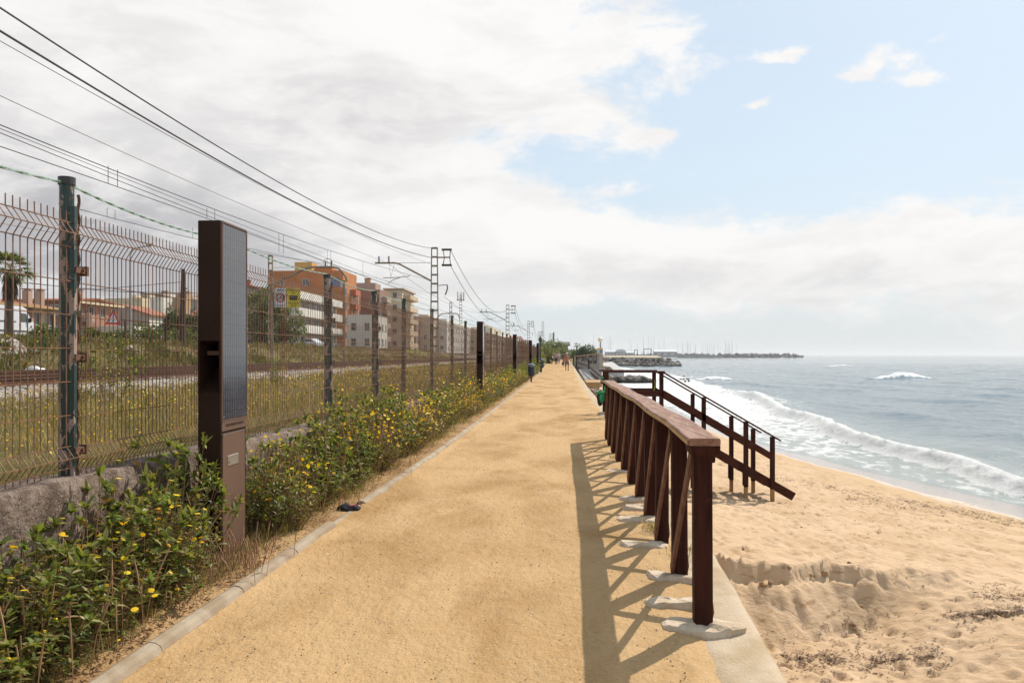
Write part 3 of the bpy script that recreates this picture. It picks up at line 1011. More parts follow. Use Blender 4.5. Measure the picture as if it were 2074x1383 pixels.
# ================================================================== NEAR RAILING
def wood_mat(name, c1, c2, ax=(8, 8, .8), rough=.65, spec=.10):
    m, nt, p, out = new_mat(name); t = NT(nt); P = t.pos()
    g = t.noise(t.map(P, ax), 3.5, 6, .65, .3)
    c = t.mix(t.ramp(g, .35, .68), c1, c2)
    c = t.mix(t.ramp(t.noise(P, 14, 4, .6), .64, .72, 0, .5), c, tuple(min(1, x * 1.8 + .01) for x in c1))
    t.put(c, p.inputs['Base Color']); t.put(t.ramp(g, .3, .7, rough - .1, rough + .15), p.inputs['Roughness'])
    p.inputs['Specular IOR Level'].default_value = spec
    t.put(t.bump(g, .004), p.inputs['Normal'])
    return m
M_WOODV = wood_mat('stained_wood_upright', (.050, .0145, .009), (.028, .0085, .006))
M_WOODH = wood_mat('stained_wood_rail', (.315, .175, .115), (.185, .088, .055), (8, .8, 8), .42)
M_WOODP = wood_mat('stained_wood_plank', (.068, .021, .012), (.040, .0125, .008), (.8, 8, 8))
M_WOODL = wood_mat('pale_wood_edge', (.52, .36, .20), (.42, .27, .14), (8, .8, 8), .7, .2)
M_WOODR = wood_mat('raw_timber', (.36, .21, .09), (.28, .15, .06), (8, 8, .8), .75, .2)
M_WOODB = wood_mat('stained_brace', (.150, .066, .038), (.095, .038, .022), (6, 3, 2), .6, .3)
base_px = [(1426, 1272), (1381, 1173), (1341, 1104), (1320, 1051), (1302, 1010), (1286, 980), (1271, 952), (1260, 935), (1248, 916), (1240, 902), (1232, 890)]
RB = []
for (px, py) in base_px:
    d = F * CZ / (py - 719)
    q = W(px, 719, d); RB.append(Vector((q.x, q.y + .045, 0)))
# even the spacing out
for i in range(1, 10):
    RB[i].y = RB[0].y + (RB[10].y - RB[0].y) * i / 10
    RB[i].x = .35 * RB[i].x + .65 * (RB[0].x + (RB[10].x - RB[0].x) * i / 10 + .018 * math.sin(i * .55))
rail = empty('wooden_railing', RB[0], 0, 'dark red wooden railing with crossed braces along the sea side of the path', 'railing')
R0 = RB[0]
HP = 1.0
for i, b in enumerate(RB):
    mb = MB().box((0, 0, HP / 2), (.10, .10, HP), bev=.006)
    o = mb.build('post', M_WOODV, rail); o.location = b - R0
    o.rotation_euler = (random.uniform(-.006, .006), random.uniform(-.008, .008), random.uniform(-.03, .03))
# capital on the first post
mb = MB()
pr = [(.055, .84 + .07), (.060, .925), (.058, .935), (.066, .95), (.078, .965), (.082, .99), (.082, 1.005)]
vs = []
for (r_, z) in pr:
    for (a, c) in ((-1, -1), (1, -1), (1, 1), (-1, 1)):
        vs.append((a * r_, c * r_, z))
fs = [(0, 3, 2, 1), tuple(4 * (len(pr) - 1) + j for j in range(4))]
for k in range(len(pr) - 1):
    for j in range(4):
        q = (j + 1) % 4; fs.append((k * 4 + j, k * 4 + q, k * 4 + 4 + q, k * 4 + 4 + j))
mb.add(vs, fs); mb.build('capital', M_WOODV, rail)
# handrail in two lengths, slightly sagged
def rail_piece(y0, y1):
    mb = MB(); n = max(4, int((y1 - y0) / .12)); vs = []
    prof = [(-.080, -.040), (-.086, -.034), (-.086, -.008), (-.080, 0), (.080, 0), (.086, -.008), (.086, -.034), (.080, -.040)]
    m_ = len(prof)
    for i in range(n + 1):
        y = y0 + (y1 - y0) * i / n
        x = np.interp(y, [b.y for b in RB], [b.x for b in RB]) + .005 * math.sin(y * 1.1)
        z = 1.052 + .006 * math.sin(y * 2.3 + 1)
        for (a, c) in prof: vs.append((x - R0.x + a, y - R0.y, z + c))
    fs = []
    for i in range(n):
        for j in range(m_):
            q = (j + 1) % m_; fs.append((i * m_ + j, i * m_ + q, (i + 1) * m_ + q, (i + 1) * m_ + j))
    fs.append(tuple(range(m_))); fs.append(tuple(n * m_ + j for j in range(m_))[::-1])
    return mb.add(vs, fs)
yj = RB[0].y + .62
pieces = [(RB[0].y - .09, yj - .003), (yj + .003, RB[10].y + .06)]
for k, (a, b) in enumerate(pieces):
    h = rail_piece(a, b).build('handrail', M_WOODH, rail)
# pale worn edge strip under the path-side edge of the handrail
def edge_piece(y0, y1):
    mb = MB(); n = int((y1 - y0) / .12); vs = []
    for i in range(n + 1):
        y = y0 + (y1 - y0) * i / n
        x = np.interp(y, [b.y for b in RB], [b.x for b in RB]) + .005 * math.sin(y * 1.1)
        z = 1.052 + .006 * math.sin(y * 2.3 + 1)
        for (a, c) in ((-.088, -.012), (-.088, -.032), (-.083, -.042), (-.06, -.045), (-.06, -.0405), (-.083, -.036)): vs.append((x - R0.x + a - .001, y - R0.y, z + c))
    fs = []
    for i in range(n):
        for j in range(6):
            q = (j + 1) % 6; fs.append((i * 6 + j, i * 6 + q, (i + 1) * 6 + q, (i + 1) * 6 + j))
    return mb.add(vs, fs)
edge_piece(RB[0].y - .07, RB[10].y + .05).build('worn_edge', M_WOODL, rail)
for i in range(10):
    a, b = RB[i] - R0, RB[i + 1] - R0
    for s, (z0, z1) in ((-1, (.97, .05)), (1, (.05, .97))):
        jx = s * .055 - .0
        p0 = Vector((a.x + jx, a.y + .02, z0)); p1 = Vector((b.x + jx, b.y - .02, z1))
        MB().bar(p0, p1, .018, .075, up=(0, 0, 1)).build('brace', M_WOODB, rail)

# stone slabs under the posts
M_SLAB = mat('pale_limestone', (.60, .50, .39), (.48, .37, .26), 7, .9, bump=.01, bscale=30, spec=.15)
def slab(c, L_, D_, rz, seed):
    rg = random.Random(seed); n = 34; ang = [2 * math.pi * i / n for i in range(n)]
    prof = []
    for i, t in enumerate(ang):
        sx = abs(math.cos(t)) ** .6 * (1 if math.cos(t) > 0 else -1); sy = abs(math.sin(t)) ** .7 * (1 if math.sin(t) > 0 else -1)
        w = .80 + .36 * float(vnoise(np.array([math.cos(t) * 1.7 + seed]), np.array([math.sin(t) * 1.7]), seed)[0]) + rg.uniform(-.03, .03)
        prof.append((sx * L_ / 2 * w, sy * D_ / 2 * w))
    vs = []; rings = [(1.02, -.03), (1.04, .006), (1.0, .024), (.93, .033), (.62, .037), (.3, .038)]
    for k, (q, z) in enumerate(rings):
        for (a, b) in prof: 
            nz = (float(vnoise(np.array([a * 14 + seed]), np.array([b * 14]), 7)[0]) - .5) * .034 if k > 1 else (float(vnoise(np.array([a * 30 + k * 9]), np.array([b * 30]), 9)[0]) - .5) * .012
            vs.append((a * q + (nz if k < 3 else 0), b * q, z + nz * (1 if k > 1 else .3)))
    vs.append((0, 0, .038)); fs = []
    for k in range(len(rings) - 1):
        for i in range(n):
            j = (i + 1) % n; fs.append((k * n + i, k * n + j, (k + 1) * n + j, (k + 1) * n + i))
    for i in range(n): fs.append(((len(rings) - 1) * n + i, (len(rings) - 1) * n + (i + 1) % n, len(rings) * n))
    o = MB().add(vs, fs).build('stone_slab', M_SLAB)
    o.location = c; o.rotation_euler = (rg.uniform(-.04, .04), rg.uniform(-.04, .04), rz)
    return o
slabs = [(RB[0], .40, .23, 'cracked pale stone slab under the nearest railing post'), (RB[0] + Vector((-.10, .42, 0)), .36, .17, 'narrow pale stone slab lying between the first and second railing posts'),
         (RB[1] + Vector((-.06, 0, 0)), .36, .2, 'pale stone slab under the second railing post'), (RB[2] + Vector((-.14, -.1, 0)), .40, .2, 'pale stone slab at the third railing post'),
         (RB[3] + Vector((-.10, -.05, 0)), .42, .24, 'pale stone slab at the fourth railing post'), (RB[3] + Vector((-.05, .5, 0)), .3, .18, 'small stone slab between the fourth and fifth railing posts'),
         (RB[4] + Vector((-.05, 0, 0)), .34, .2, 'pale stone slab at the fifth railing post'), (RB[6] + Vector((-.07, 0, 0)), .34, .2, 'pale stone slab at the seventh railing post')]
for k, (c, a, b, lab) in enumerate(slabs):
    o = slab(Vector((c.x, c.y - .02, -.017)), a, b, random.uniform(-.12, .12), k + 40)
    tag(o, lab, 'stone slab', 'stone slabs under the railing posts')

# ================================================================== BEACH STAIRS (near)
D1, D2 = 19.6, 21.1
xl0, xl1 = 1.28, 2.56
st = empty('beach_stairs', (1.9, 20.3, 0), 0, 'dark wooden stairs with handrails going down from the path to the sand', 'stairs')
O = Vector((1.9, 20.3, 0))
SL = -1.62 / 2.79
def sp(x, y, z): return Vector((x, y, z)) - O
zt = 1.10
dk = MB()
for i in range(9):
    x = xl0 + .02 + i * .145
    dk.box(sp(x + .065, (D1 + D2) / 2, -.03), (.13, D2 - D1 + .1, .045))
dk.build('landing_deck', M_WOODP, st)
def post_at(x, y, z0, z1, w=.095, m=M_WOODV):
    MB().box(sp(x, y, (z0 + z1) / 2), (w, w, z1 - z0), bev=.004).build('post', m, st)
def sleeve(x, y, z0, z1):
    MB().box(sp(x, y - .04, (z0 + z1) / 2), (.13, .05, z1 - z0), bev=.003).build('leg_sleeve', M_WOODV, st)
for (yy, xs_) in ((D1, [1.26, 2.56, 3.56, 4.55, 5.17]), (D2, [1.30, 2.57, 3.55, 4.53, 5.08])):
    for k, x in enumerate(xs_):
        top = zt if x < 2.6 else zt + SL * (x - 2.56)
        bot = (-.45 if k == 0 else float(beach_h(np.array([x]), np.array([yy]))[0][0]) - .15)
        if k >= 3:
            post_at(x, yy, bot + .45, top - .02, .10)
            post_at(x, yy + .002, bot, bot + .45, .085, M_WOODR)
        else:
            post_at(x, yy, bot, top - .02)
        if k == 3: sleeve(x - .03, yy - .03, bot + .5, bot + 1.0)
MB().box(sp(1.22, D2 - .05, -.16), (.17, .3, .40)).build('footing', M_SLAB, st)
for yy in (D1, D2):
    MB().bar(sp(1.16, yy, zt), sp(2.64, yy, zt), .13, .04).build('handrail', M_WOODP, st)
    MB().bar(sp(1.26, yy, .58), sp(2.60, yy, .58), .035, .14).build('mid_rail', M_WOODP, st)
    xe = 5.36 if yy == D1 else 5.28
    MB().bar(sp(2.58, yy, zt - .0), sp(xe, yy, zt + SL * (xe - 2.56)), .10, .035).build('handrail', M_WOODP, st)
    MB().bar(sp(2.58, yy - .03, .60), sp(xe - .2, yy - .03, .60 + SL * (xe - .2 - 2.56)), .035, .15).build('mid_rail', M_WOODP, st)
    MB().bar(sp(2.5, yy + .05, -.05), sp(xe + .32, yy + .05, -.05 + SL * (xe + .32 - 2.5) * .98), .05, .20).build('stringer', M_WOODP, st)
for k in range(9):
    x = 2.72 + k * .30; z = -.10 + SL * (x - 2.56)
    MB().box(sp(x, (D1 + D2) / 2 + .05, z), (.26, D2 - D1 - .04, .035)).build('tread', M_WOODP, st)
# yellow scrawl on the far landing post
M_YEL = mat('yellow_green_paint', (.55, .50, .10), (.45, .42, .08), 5, .7)
pts = [(2.57 + .022 * math.sin(t * 4.4), D2 - .0475, .85 - .30 * t) for t in [i / 12 for i in range(13)]]
MB().tube([sp(*p) for p in pts], .010, 4).build('paint_scrawl', M_YEL, st)

# green cloth and tape knotted on the first post
M_GREEN = mat('green_cloth', (.03, .36, .12), (.02, .24, .08), 20, .75)
M_DARKC = mat('dark_cloth', (.015, .015, .022), (.03, .03, .04), 20, .85)
def crumple(name, c, size, m, seed, label=None, cat=None, sub=3):
    v, f = ICO[sub]; v = v.copy()
    n = np.array([vnoise(a[0] * 2.2 + a[2] + seed, a[1] * 2.2 - a[2] * 1.3, seed) for a in v])
    n2 = np.array([vnoise(a[0] * 5 + a[2] * 3 + seed, a[1] * 5 + a[2] * 2, seed + 3) for a in v])
    v = v * (.55 + .6 * n + .35 * n2)[:, None] * np.array(size)
    mb = MB().add(v.tolist(), f)
    o = mb.build(name, m, smooth=True); o.location = c
    if label: tag(o, label, cat)
    return o
gt = empty('green_ribbon', (1.26, D1, .68), 0, 'bright green ribbon wound round the first post of the near stairs with its ends hanging', 'ribbon')
MB().box((0, 0, 0), (.125, .125, .14), bev=.01).build('wrap', M_GREEN, gt)
a = crumple('hanging_cloth', (-.10, .1, -.20), (.06, .05, .11), M_GREEN, 5); a.parent = gt
b = crumple('knot', (-.14, .1, -.08), (.11, .05, .03), M_GREEN, 8); b.parent = gt
c = crumple('loose_end', (-.09, .3, .26), (.03, .03, .04), M_GREEN, 11); c.parent = gt
crumple('black_bag', (1.19, D2 - .12, .42), (.08, .07, .19), M_DARKC, 2, 'small black bag hanging on the far side of the first stair post', 'bag')
# dark litter on the kerb
q = G(695, 1040)
li = empty('discarded_shoe', (q.x, q.y + .06, .01), .25, 'crumpled dark shoe dropped beside the kerb in the weeds', 'litter')
o = crumple('upper', (0, 0, .04), (.10, .055, .05), M_DARKC, 21); o.parent = li
o = crumple('toe', (.12, .01, .035), (.07, .045, .035), M_DARKC, 24); o.parent = li
o = MB().bar((.06, -.02, .07), (.17, .01, .065), .018, .014).build('lace', mat('pink_lace', (.4, .05, .10), None, 20), li)

li.scale = (.72, .72, .8)
# ================================================================== SECOND STAIRS
s2 = empty('beach_stairs', (2.4, 90, 0), 0, 'farther wooden beach stairs rising beside the graffiti wall', 'stairs')
O2 = Vector((2.4, 90, 0))
def w2(px, py, d): return W(px, py, d) - O2
A0, A1, A2 = w2(1167, 724, 94), w2(1192, 736, 84), w2(1219, 762, 75)
def pst(px, pt, pb, d, w=.14): 
    a, b = w2(px, pt, d), w2(px, pb, d); MB().bar(b, a, w, w, up=(0, 1, 0)).build('post', M_WOODV, s2)
pst(1161.5, 722, 742, 100); pst(1167.5, 722, 745.5, 94); pst(1192.5, 729, 792, 84, .15); pst(1198, 768, 792, 84, .3)
for (y0, y1, y2, h) in ((733, 741, 765, .13), (744, 751, 776, .2)):
    MB().bar(w2(1167, y0, 94), w2(1192, y1, 84), .06, h).build('mid_rail', M_WOODP, s2)
    MB().bar(w2(1192, y1, 84), w2(1220, y2, 75), .06, h).build('mid_rail', M_WOODP, s2)
MB().bar(w2(1167, 722.5, 94), w2(1178, 722, 90), .14, .05).build('handrail', M_WOODP, s2)

# ================================================================== GRAFFITI WALL, LAMP, BANNER, RAMP
M_GREY = mat('grey_render', (.34, .33, .31), (.27, .26, .25), 2, .9, bump=.005)
M_SPRAY = mat('black_spray', (.02, .02, .024), (.04, .04, .045), 8, .7)
M_OCH = mat('ochre_slab', (.42, .25, .10), (.33, .2, .09), 3, .9)
gw0, gw1 = W(1163, 735, 118), W(1214, 737, 92)
gw = empty('graffiti_wall', gw0, 0, 'grey concrete sea wall with big dark graffiti letters beside the far stairs', 'wall')
gtop0, gtop1 = W(1163, 722, 118), W(1214, 716, 92)
dv = (gw1 - gw0); dv.z = 0; dv.normalize(); nv = Vector((dv.y, -dv.x, 0))
mb = MB()
mb.add([gw0 - gw0 + Vector((0, 0, -3)), gw1 - gw0 + Vector((0, 0, -3)), gtop1 - gw0, gtop0 - gw0] + [v + nv * -.3 for v in (gw0 - gw0 + Vector((0, 0, -3)), gw1 - gw0 + Vector((0, 0, -3)), gtop1 - gw0, gtop0 - gw0)],
       [(0, 1, 2, 3), (4, 7, 6, 5), (0, 4, 5, 1), (3, 2, 6, 7), (0, 3, 7, 4), (1, 5, 6, 2)])
mb.build('wall_body', M_GREY, gw)
MB().bar(gtop0 - gw0 + nv * -.1, gtop1 - gw0 + nv * -.1, .5, .10).build('coping', M_RET, gw)
# letters T P N O W as strokes, size in metres
LET = {'T': [((0, 1), (1, 1)), ((.5, 1), (.5, 0))], 'P': [((0, 0), (0, 1)), ((0, 1), (.9, 1)), ((.9, 1), (.9, .5)), ((.9, .5), (0, .5))],
       'N': [((0, 0), (0, 1)), ((0, 1), (1, 0)), ((1, 0), (1, 1))], 'O': [((0, 0), (0, 1)), ((0, 1), (1, 1)), ((1, 1), (1, 0)), ((1, 0), (0, 0))],
       'W': [((0, 1), (0, 0)), ((0, 0), (1, 0)), ((.5, 1), (.5, 0)), ((1, 1), (1, 0))]}
pxs = [1169, 1178, 1186, 1193, 1202]
for ch, p0 in zip('TPNOW', pxs):
    wpx = 6.5
    lm = MB()
    for (a, b) in LET[ch]:
        pp = []
        for (u, v) in (a, b):
            px = p0 + u * wpx
            f = (px - 1163) / 51.
            # true distance along the wall for this pixel column
            r = RIGHT * ((px - 1037) / F) + FWD
            dd = (gw0.x * dv.y - gw0.y * dv.x) / (r.x * dv.y - r.y * dv.x)
            ytop = 722 - 6 * f + 3.2; ybot = 733
            pp.append(W(px, ybot + (ytop - ybot) * v, dd) + nv * .015 * (-1 if nv.y > 0 else 1) - gw0)
        lm.bar(pp[0], pp[1], .05, .36, up=dv if abs((pp[1] - pp[0]).normalized().dot(dv)) < .7 else (0, 0, 1))
    lm.build('letter', M_SPRAY, gw)
# low concrete apron and slab below the stairs
def slab_px(name, pts, thick, m, label, cat):
    P_ = [W(*p) for p in pts]; c = P_[0].copy()
    vs = [p - c for p in P_] + [p - c - Vector((0, 0, thick)) for p in P_]
    n = len(P_); fs = [tuple(range(n)), tuple(range(n, 2 * n))[::-1]] + [(i, (i + 1) % n, n + (i + 1) % n, n + i) for i in range(n)]
    o = MB().add(vs, fs).build(name, m); o.location = c
    return tag(o, label, cat)
slab_px('concrete_apron', [(1172, 747, 88), (1214, 747, 80), (1214, 768, 78), (1184, 768, 80)], 1.2, M_GREY, 'grey concrete apron below the farther stairs', 'apron')
slab_px('ochre_ledge', [(1184, 769, 66), (1216, 769, 66), (1216, 774, 60), (1188, 774, 60)], .4, M_OCH, 'ochre concrete ledge among the rubble under the path edge', 'ledge')
slab_px('boat_ramp', [(1222, 734, 150), (1240, 732.5, 165), (1262, 747, 140), (1264, 750, 128), (1222, 750, 126)], 1.0, mat('ramp_concrete', (.40, .39, .385), (.33, .32, .31), .6, .85), 'pale grey concrete boat ramp sloping into the water beside the breakwater', 'ramp')
q = W(1216, 735, 100)
lp = empty('globe_lamp', (q.x, q.y, -.2), 0, 'tall lamp post with a round white globe above the blue and yellow banner', 'street lamp')
zz = W(1216, 692, 100).z
MB().cyl((0, 0, 0), .09, zz + .2, 8).build('pole', M_GREY, lp)
v, f = ICO[3]
MB().add((v * .30 + np.array([0, 0, zz + .45])).tolist(), f).build('globe', mat('opal_globe', (.8, .74, .6), (.78, .72, .58), 2, .3), lp, smooth=True)
bn = empty('street_banner', (q.x - .05, q.y - .35, 0), 0, 'upright blue banner with a yellow frame hanging on the globe lamp post', 'banner')
zb0, zb1 = W(1216, 735, 99.6).z, W(1216, 705, 99.6).z
MB().box((-.03, 0, (zb0 + zb1) / 2), (.70, .04, zb1 - zb0)).build('backing', mat('banner_sand', (.50, .47, .36), None, 3), bn)
MB().box((.02, -.03, zb1 - .08), (.62, .02, .14)).build('yellow_band', mat('banner_yellow', (.75, .42, .03), None, 3), bn)
hz = zb1 - zb0
pl = [(-.10, .02), (.22, .02), (.24, .2), (.18, .45), (.25, .7), (.22, .93), (-.06, .93), (-.02, .72), (-.12, .5), (-.16, .22)]
MB().prism([(a, zb0 + b * hz * .93) for a, b in pl], lambda a, b, t: (a, -.025 - .015 * t, b)).build('blue_shape', mat('banner_blue', (.01, .25, .55), None, 3), bn)
MB().box((.29, -.03, zb0 + hz * .5), (.05, .02, hz * .8)).build('red_edge', mat('banner_red', (.5, .08, .06), None, 3), bn)

# ================================================================== LITTER BINS, BLACK LAMP
M_BIN = mat('navy_plastic', (.016, .026, .055), (.012, .018, .04), 4, .4)
M_BLID = mat('bin_lid', (.10, .13, .20), (.08, .10, .16), 4, .35)
def bin_(c):
    r = empty('litter_bin', c)
    MB().lathe((0, 0, 0), [(.045, 0), (.045, .35)], 10).build('stand', M_CAP, r)
    MB().lathe((0, 0, .33), [(.13, 0), (.17, .02), (.20, .50), (.205, .52)], 20).build('bucket', M_BIN, r, smooth=False)
    MB().lathe((0, 0, .90), [(.215, 0), (.22, .03), (.17, .10), (.06, .14)], 20).build('lid', M_BLID, r, smooth=False)
    for a in (.8, 2.4, 3.9, 5.4):
        MB().box((.185 * math.cos(a), .185 * math.sin(a), .88), (.03, .03, .10), rz=a).build('bracket', M_BIN, r)
    return r
q = W(1076, 719, 45); b1 = bin_((q.x, q.y, .0)); tag(b1, 'nearer navy blue litter bin with pale lid standing in the weeds', 'litter bin', 'litter bins on the verge')
q = W(1097, 719, 72); b2 = bin_((q.x, q.y, .0)); tag(b2, 'farther dark litter bin half hidden by the bushes', 'litter bin', 'litter bins on the verge')
b2.scale = (1.1, 1.1, 1.15)
q = W(1094.5, 719, 70)
lb = empty('lamp_post', (q.x, q.y, 0), 0, 'old style black lamp post with lantern head beside the farther bin', 'street lamp')
MB().lathe((0, 0, 0), [(.10, 0), (.10, .1), (.06, .2), (.045, 2.4), (.06, 2.45), (.03, 2.5)], 10).build('pole', M_CAP, lb)
MB().lathe((0, 0, 2.5), [(.06, 0), (.17, .36), (.19, .38), (.06, .55), (.02, .68)], 8).build('lantern', M_CAP, lb)
# ================================================================== RAILWAY
M_RAIL = mat('rusty_rail', (.13, .055, .030), (.075, .035, .022), 10, .6, .4)
M_SLEEP = mat('track_sleeper', (.34, .28, .23), (.24, .18, .14), 6, .95)
def track(xc, label, yend):
    t = empty('railway_track', (xc, 0, .80), 0, label, 'railway track', 'railway tracks behind the fence')
    ys = np.concatenate([np.arange(-20, 60, 4.), np.arange(60, yend, 15.)])
    for g in (-.835, .835):
        mb = MB(); prof = [(-.07, 0), (-.07, .015), (-.012, .03), (-.012, .125), (-.036, .135), (-.036, .165), (.036, .165), (.036, .135), (.012, .125), (.012, .03), (.07, .015), (.07, 0)]
        n = len(prof); vs = []; fs = []
        for y in ys:
            c = float(cv(y))
            for a, b in prof: vs.append((g + a + c, y, b + .03))
        for i in range(len(ys) - 1):
            for j in range(n):
                q = (j + 1) % n; fs.append((i * n + j, i * n + q, (i + 1) * n + q, (i + 1) * n + j))
        mb.add(vs, fs).build('rail', M_RAIL, t)
    sl = MB()
    y = -20
    while y < 110:
        sl.box((float(cv(y)), y, -.03), (2.6, .26, .12)); y += .62
    tag(sl.build('sleeper_bed', M_SLEEP, t), kind='stuff')
track(-12.75, 'rusty railway track nearer the fence', 420)
track(-17.35, 'rusty railway track farther from the fence, at the foot of the bank', 420)

# ballast stones and rocks on the bank (nobody could count them)
rg = np.random.RandomState(3)
mb = MB()
for _ in range(2600):
    y = rg.uniform(4, 34) if rg.rand() < .8 else rg.uniform(34, 60)
    x = rg.uniform(-11.6, -8.8) + cv(y) if rg.rand() < .75 else rg.uniform(-20.8, -18.5) + cv(y)
    z = .60 + .22 * min(1, max(0, min(x - cv(y) + 20.3, -9.8 - x + cv(y)) / 1.05)) ** .8
    mb.rock((x, y, z), rg.uniform(.03, .07), rg)
M_STONE = mat('ballast_stone', (.44, .39, .34), (.26, .21, .17), 6, .9, spec=.2)
tag(mb.build('ballast_stones', M_STONE, recalc=False), 'grey ballast stones spilling along the tracks', 'ballast', kind='stuff')
mb = MB()
for (px, py, n, s) in ((10, 700, 12, .3), (20, 735, 14, .35), (70, 760, 6, .16), (40, 745, 8, .25), (270, 748, 10, .18), (240, 745, 8, .14), (10, 755, 8, .25)):
    for _ in range(n):
        qx = px + rg.normal(0, 14); x = -21.5 + (760 - py) / 60 * -2.4 + rg.normal(0, .3)
        p = AX(qx, py, x); mb.rock((p.x, p.y, float(land_h(np.array([p.x]), np.array([p.y]))[0]) + .02), s * rg.uniform(.5, 1.2), rg)
tag(mb.build('rubble', M_STONE, recalc=False), 'broken pale stones and rubble on the railway bank', 'rubble', kind='stuff')
crumple('plastic_bag', AX(70, 757, -19.6) + Vector((0, 0, .1)), (.35, .2, .16), mat('white_plastic', (.75, .74, .72), None, 5, .5), 9, 'white plastic bag lying by the track at the foot of the bank', 'bag')

# ================================================================== OVERHEAD LINE
M_STEEL = mat('galvanised_rust', (.30, .24, .17), (.20, .14, .09), 3, .7, .2)
M_INS = mat('brown_insulator', (.05, .025, .02), (.07, .04, .03), 8, .3)
M_CABLE = mat('black_cable', (.018, .018, .02), None, 5, .6)
M_THIN = mat('copper_wire', (.16, .12, .075), (.12, .09, .06), 5, .6, .3)
def lattice(mb, H, w0, w1, n, flat=True):
    for s in (-1, 1):
        mb.bar((s * w0 / 2, 0, 0), (s * w1 / 2, 0, H), .07, .16, up=(0, 1, 0))
    for k in range(n + 1):
        z = .3 + (H - .35) * (k / n)
        w = w0 + (w1 - w0) * z / H
        mb.box((0, 0, z), (w, .15, .13))
def insulator(mb, p, h):
    p = Vector(p)
    prof = []
    for k in range(5):
        z = h * k / 5
        prof += [(.04, z), (.09, z + h * .06), (.04, z + h * .12)]
    prof.append((.04, h)); mb.lathe(p, prof, 8)
def mast_near(c, lab, H=9.5, feeder=True, arm=True, group='overhead line masts beside the track'):
    r = empty('catenary_mast', c, 0, lab, 'railway mast', group)
    m = MB(); lattice(m, H, .62, .42, 13); m.build('lattice_pole', M_STEEL, r)
    if feeder:
        b = MB().bar((.2, 0, H - .75), (1.2, 0, H - .75), .08, .10)
        for dz in (.55, -.55):
            b.bar((.75, -.0, H - .75), (.65, 0, H - .75 + dz), .06, .06, up=(0, 1, 0)); b.bar((1.15, 0, H - .75), (1.2, 0, H - .75 + dz), .06, .06, up=(0, 1, 0))
        b.build('bracket', M_STEEL, r)
        i_ = MB().tube([(.55, 0, H - .17), (1.3, 0, H - .17)], .085, 8).tube([(.55, 0, H - 1.33), (1.3, 0, H - 1.33)], .085, 8)
        i_.build('insulator', M_INS, r)
        d = MB().bar((.25, 0, 6.15), (.95, 0, 6.2), .05, .05); d.tube([(.95, 0, 6.2), (.98, 0, 5.95), (.88, 0, 5.6), (.8, 0, 5.45)], .05, 6)
        d.build('cable_bracket', M_INS, r)
    if arm:
        a = MB().tube([(-.25, 0, 6.5), (-2.6, 0, 7.75), (-2.95, 0, 7.86), (-4.5, 0, 7.86)], .07, 8)
        a.build('arm', M_STEEL, r)
        i2 = MB(); insulator(i2, (-3.45, 0, 7.92), .45); insulator(i2, (-4.2, 0, 7.92), .45)
        i2.build('insulator', M_INS, r)
        t = MB().tube([(-.25, 0, 7.86), (-3.5, 0, 7.86)], .018, 5).tube([(-1.85, 0, 6.9), (-2.0, 0, 6.85), (-3.0, 0, 6.75), (-3.9, 0, 6.75)], .028, 6).tube([(-2.5, 0, 6.8), (-3.2, 0, 6.55), (-3.5, 0, 6.3)], .025, 6)
        t.tube([(-3.45, 0, 7.86), (-3.3, 0, 6.8)], .012, 4).tube([(-3.0, 0, 7.86), (-3.3, 0, 6.8)], .012, 4)
        t.build('registration_arm', M_STEEL, r)
    return r
def gz(x, y): return float(land_h(np.array([x]), np.array([y]))[0])
q = W(880, 719, 61)
mast_near((q.x, q.y, .55), 'tall lattice railway mast with double insulators and a long arm, nearest of its row', 9.0)
q = W(1028, 719, 131); mast_near((q.x, q.y, .55), 'second lattice railway mast beyond the tallest one', 9.0)
q = W(1070.5, 719, 197); mast_near((q.x, q.y, .75), 'third lattice railway mast, above the far end of the fence', 9.0)
q = W(1091, 719, 270); mast_near((q.x, q.y, .75), 'fourth small railway mast before the green trees', 8.6, arm=False)
q = W(1114, 719, 310); mast_near((q.x, q.y, .75), 'farthest small railway mast rising from the green trees', 9.0, arm=False)
# radio mast and bare pole in the distance
q = W(1099.5, 719, 240)
rm = empty('radio_mast', (q.x, q.y, .8), 0, 'thin tall lattice radio mast left of the green trees', 'mast')
m = MB(); lattice(m, 10.5, .8, .5, 16); m.build('lattice_pole', M_STEEL, rm)
q = W(1121.5, 719, 200)
wp = empty('utility_pole', (q.x, q.y, .8), 0, 'dark bare pole standing among the trees at the path end', 'pole')
MB().tube([(0, 0, 0), (0, 0, 6.3)], [.22, .16], 8).build('pole', M_RUST, wp); MB().box((0, 0, 5.6), (.5, .1, .1)).build('crossbar', M_RUST, wp)

# portal over the far track (post with slots, arched arm)
q = W(548, 719, 64.5)
P0 = Vector((q.x, q.y, gz(q.x, q.y)))
pt = empty('catenary_portal', P0, 0, 'railway portal of slotted post and arched tube spanning the far track', 'railway mast')
H = W(548, 517, 64.5).z - P0.z
m = MB(); lattice(m, H, .36, .30, 12); m.build('slotted_post', M_STEEL, pt)
def lp_(px, py): return W(px, py, 64.5) - P0
arc = [lp_(*a) for a in ((555, 575), (572, 566), (592, 558), (608, 549), (622, 543), (632, 541), (655, 541), (676, 541), (686, 544), (693, 551), (700, 560), (703, 570))]
MB().tube(arc, .09, 8).build('arched_arm', M_STEEL, pt)
i_ = MB(); insulator(i_, lp_(659, 539.5), .42); insulator(i_, lp_(671, 539.5), .42); i_.build('insulator', M_INS, pt)
ring = [lp_(664 + 9 * math.cos(a), 533 - 9 * math.sin(a)) for a in np.linspace(0, math.pi, 12)]
MB().tube(ring, .02, 5).build('ring', M_STEEL, pt)
a, b = lp_(697, 568), lp_(697, 568); b.z = -1.3
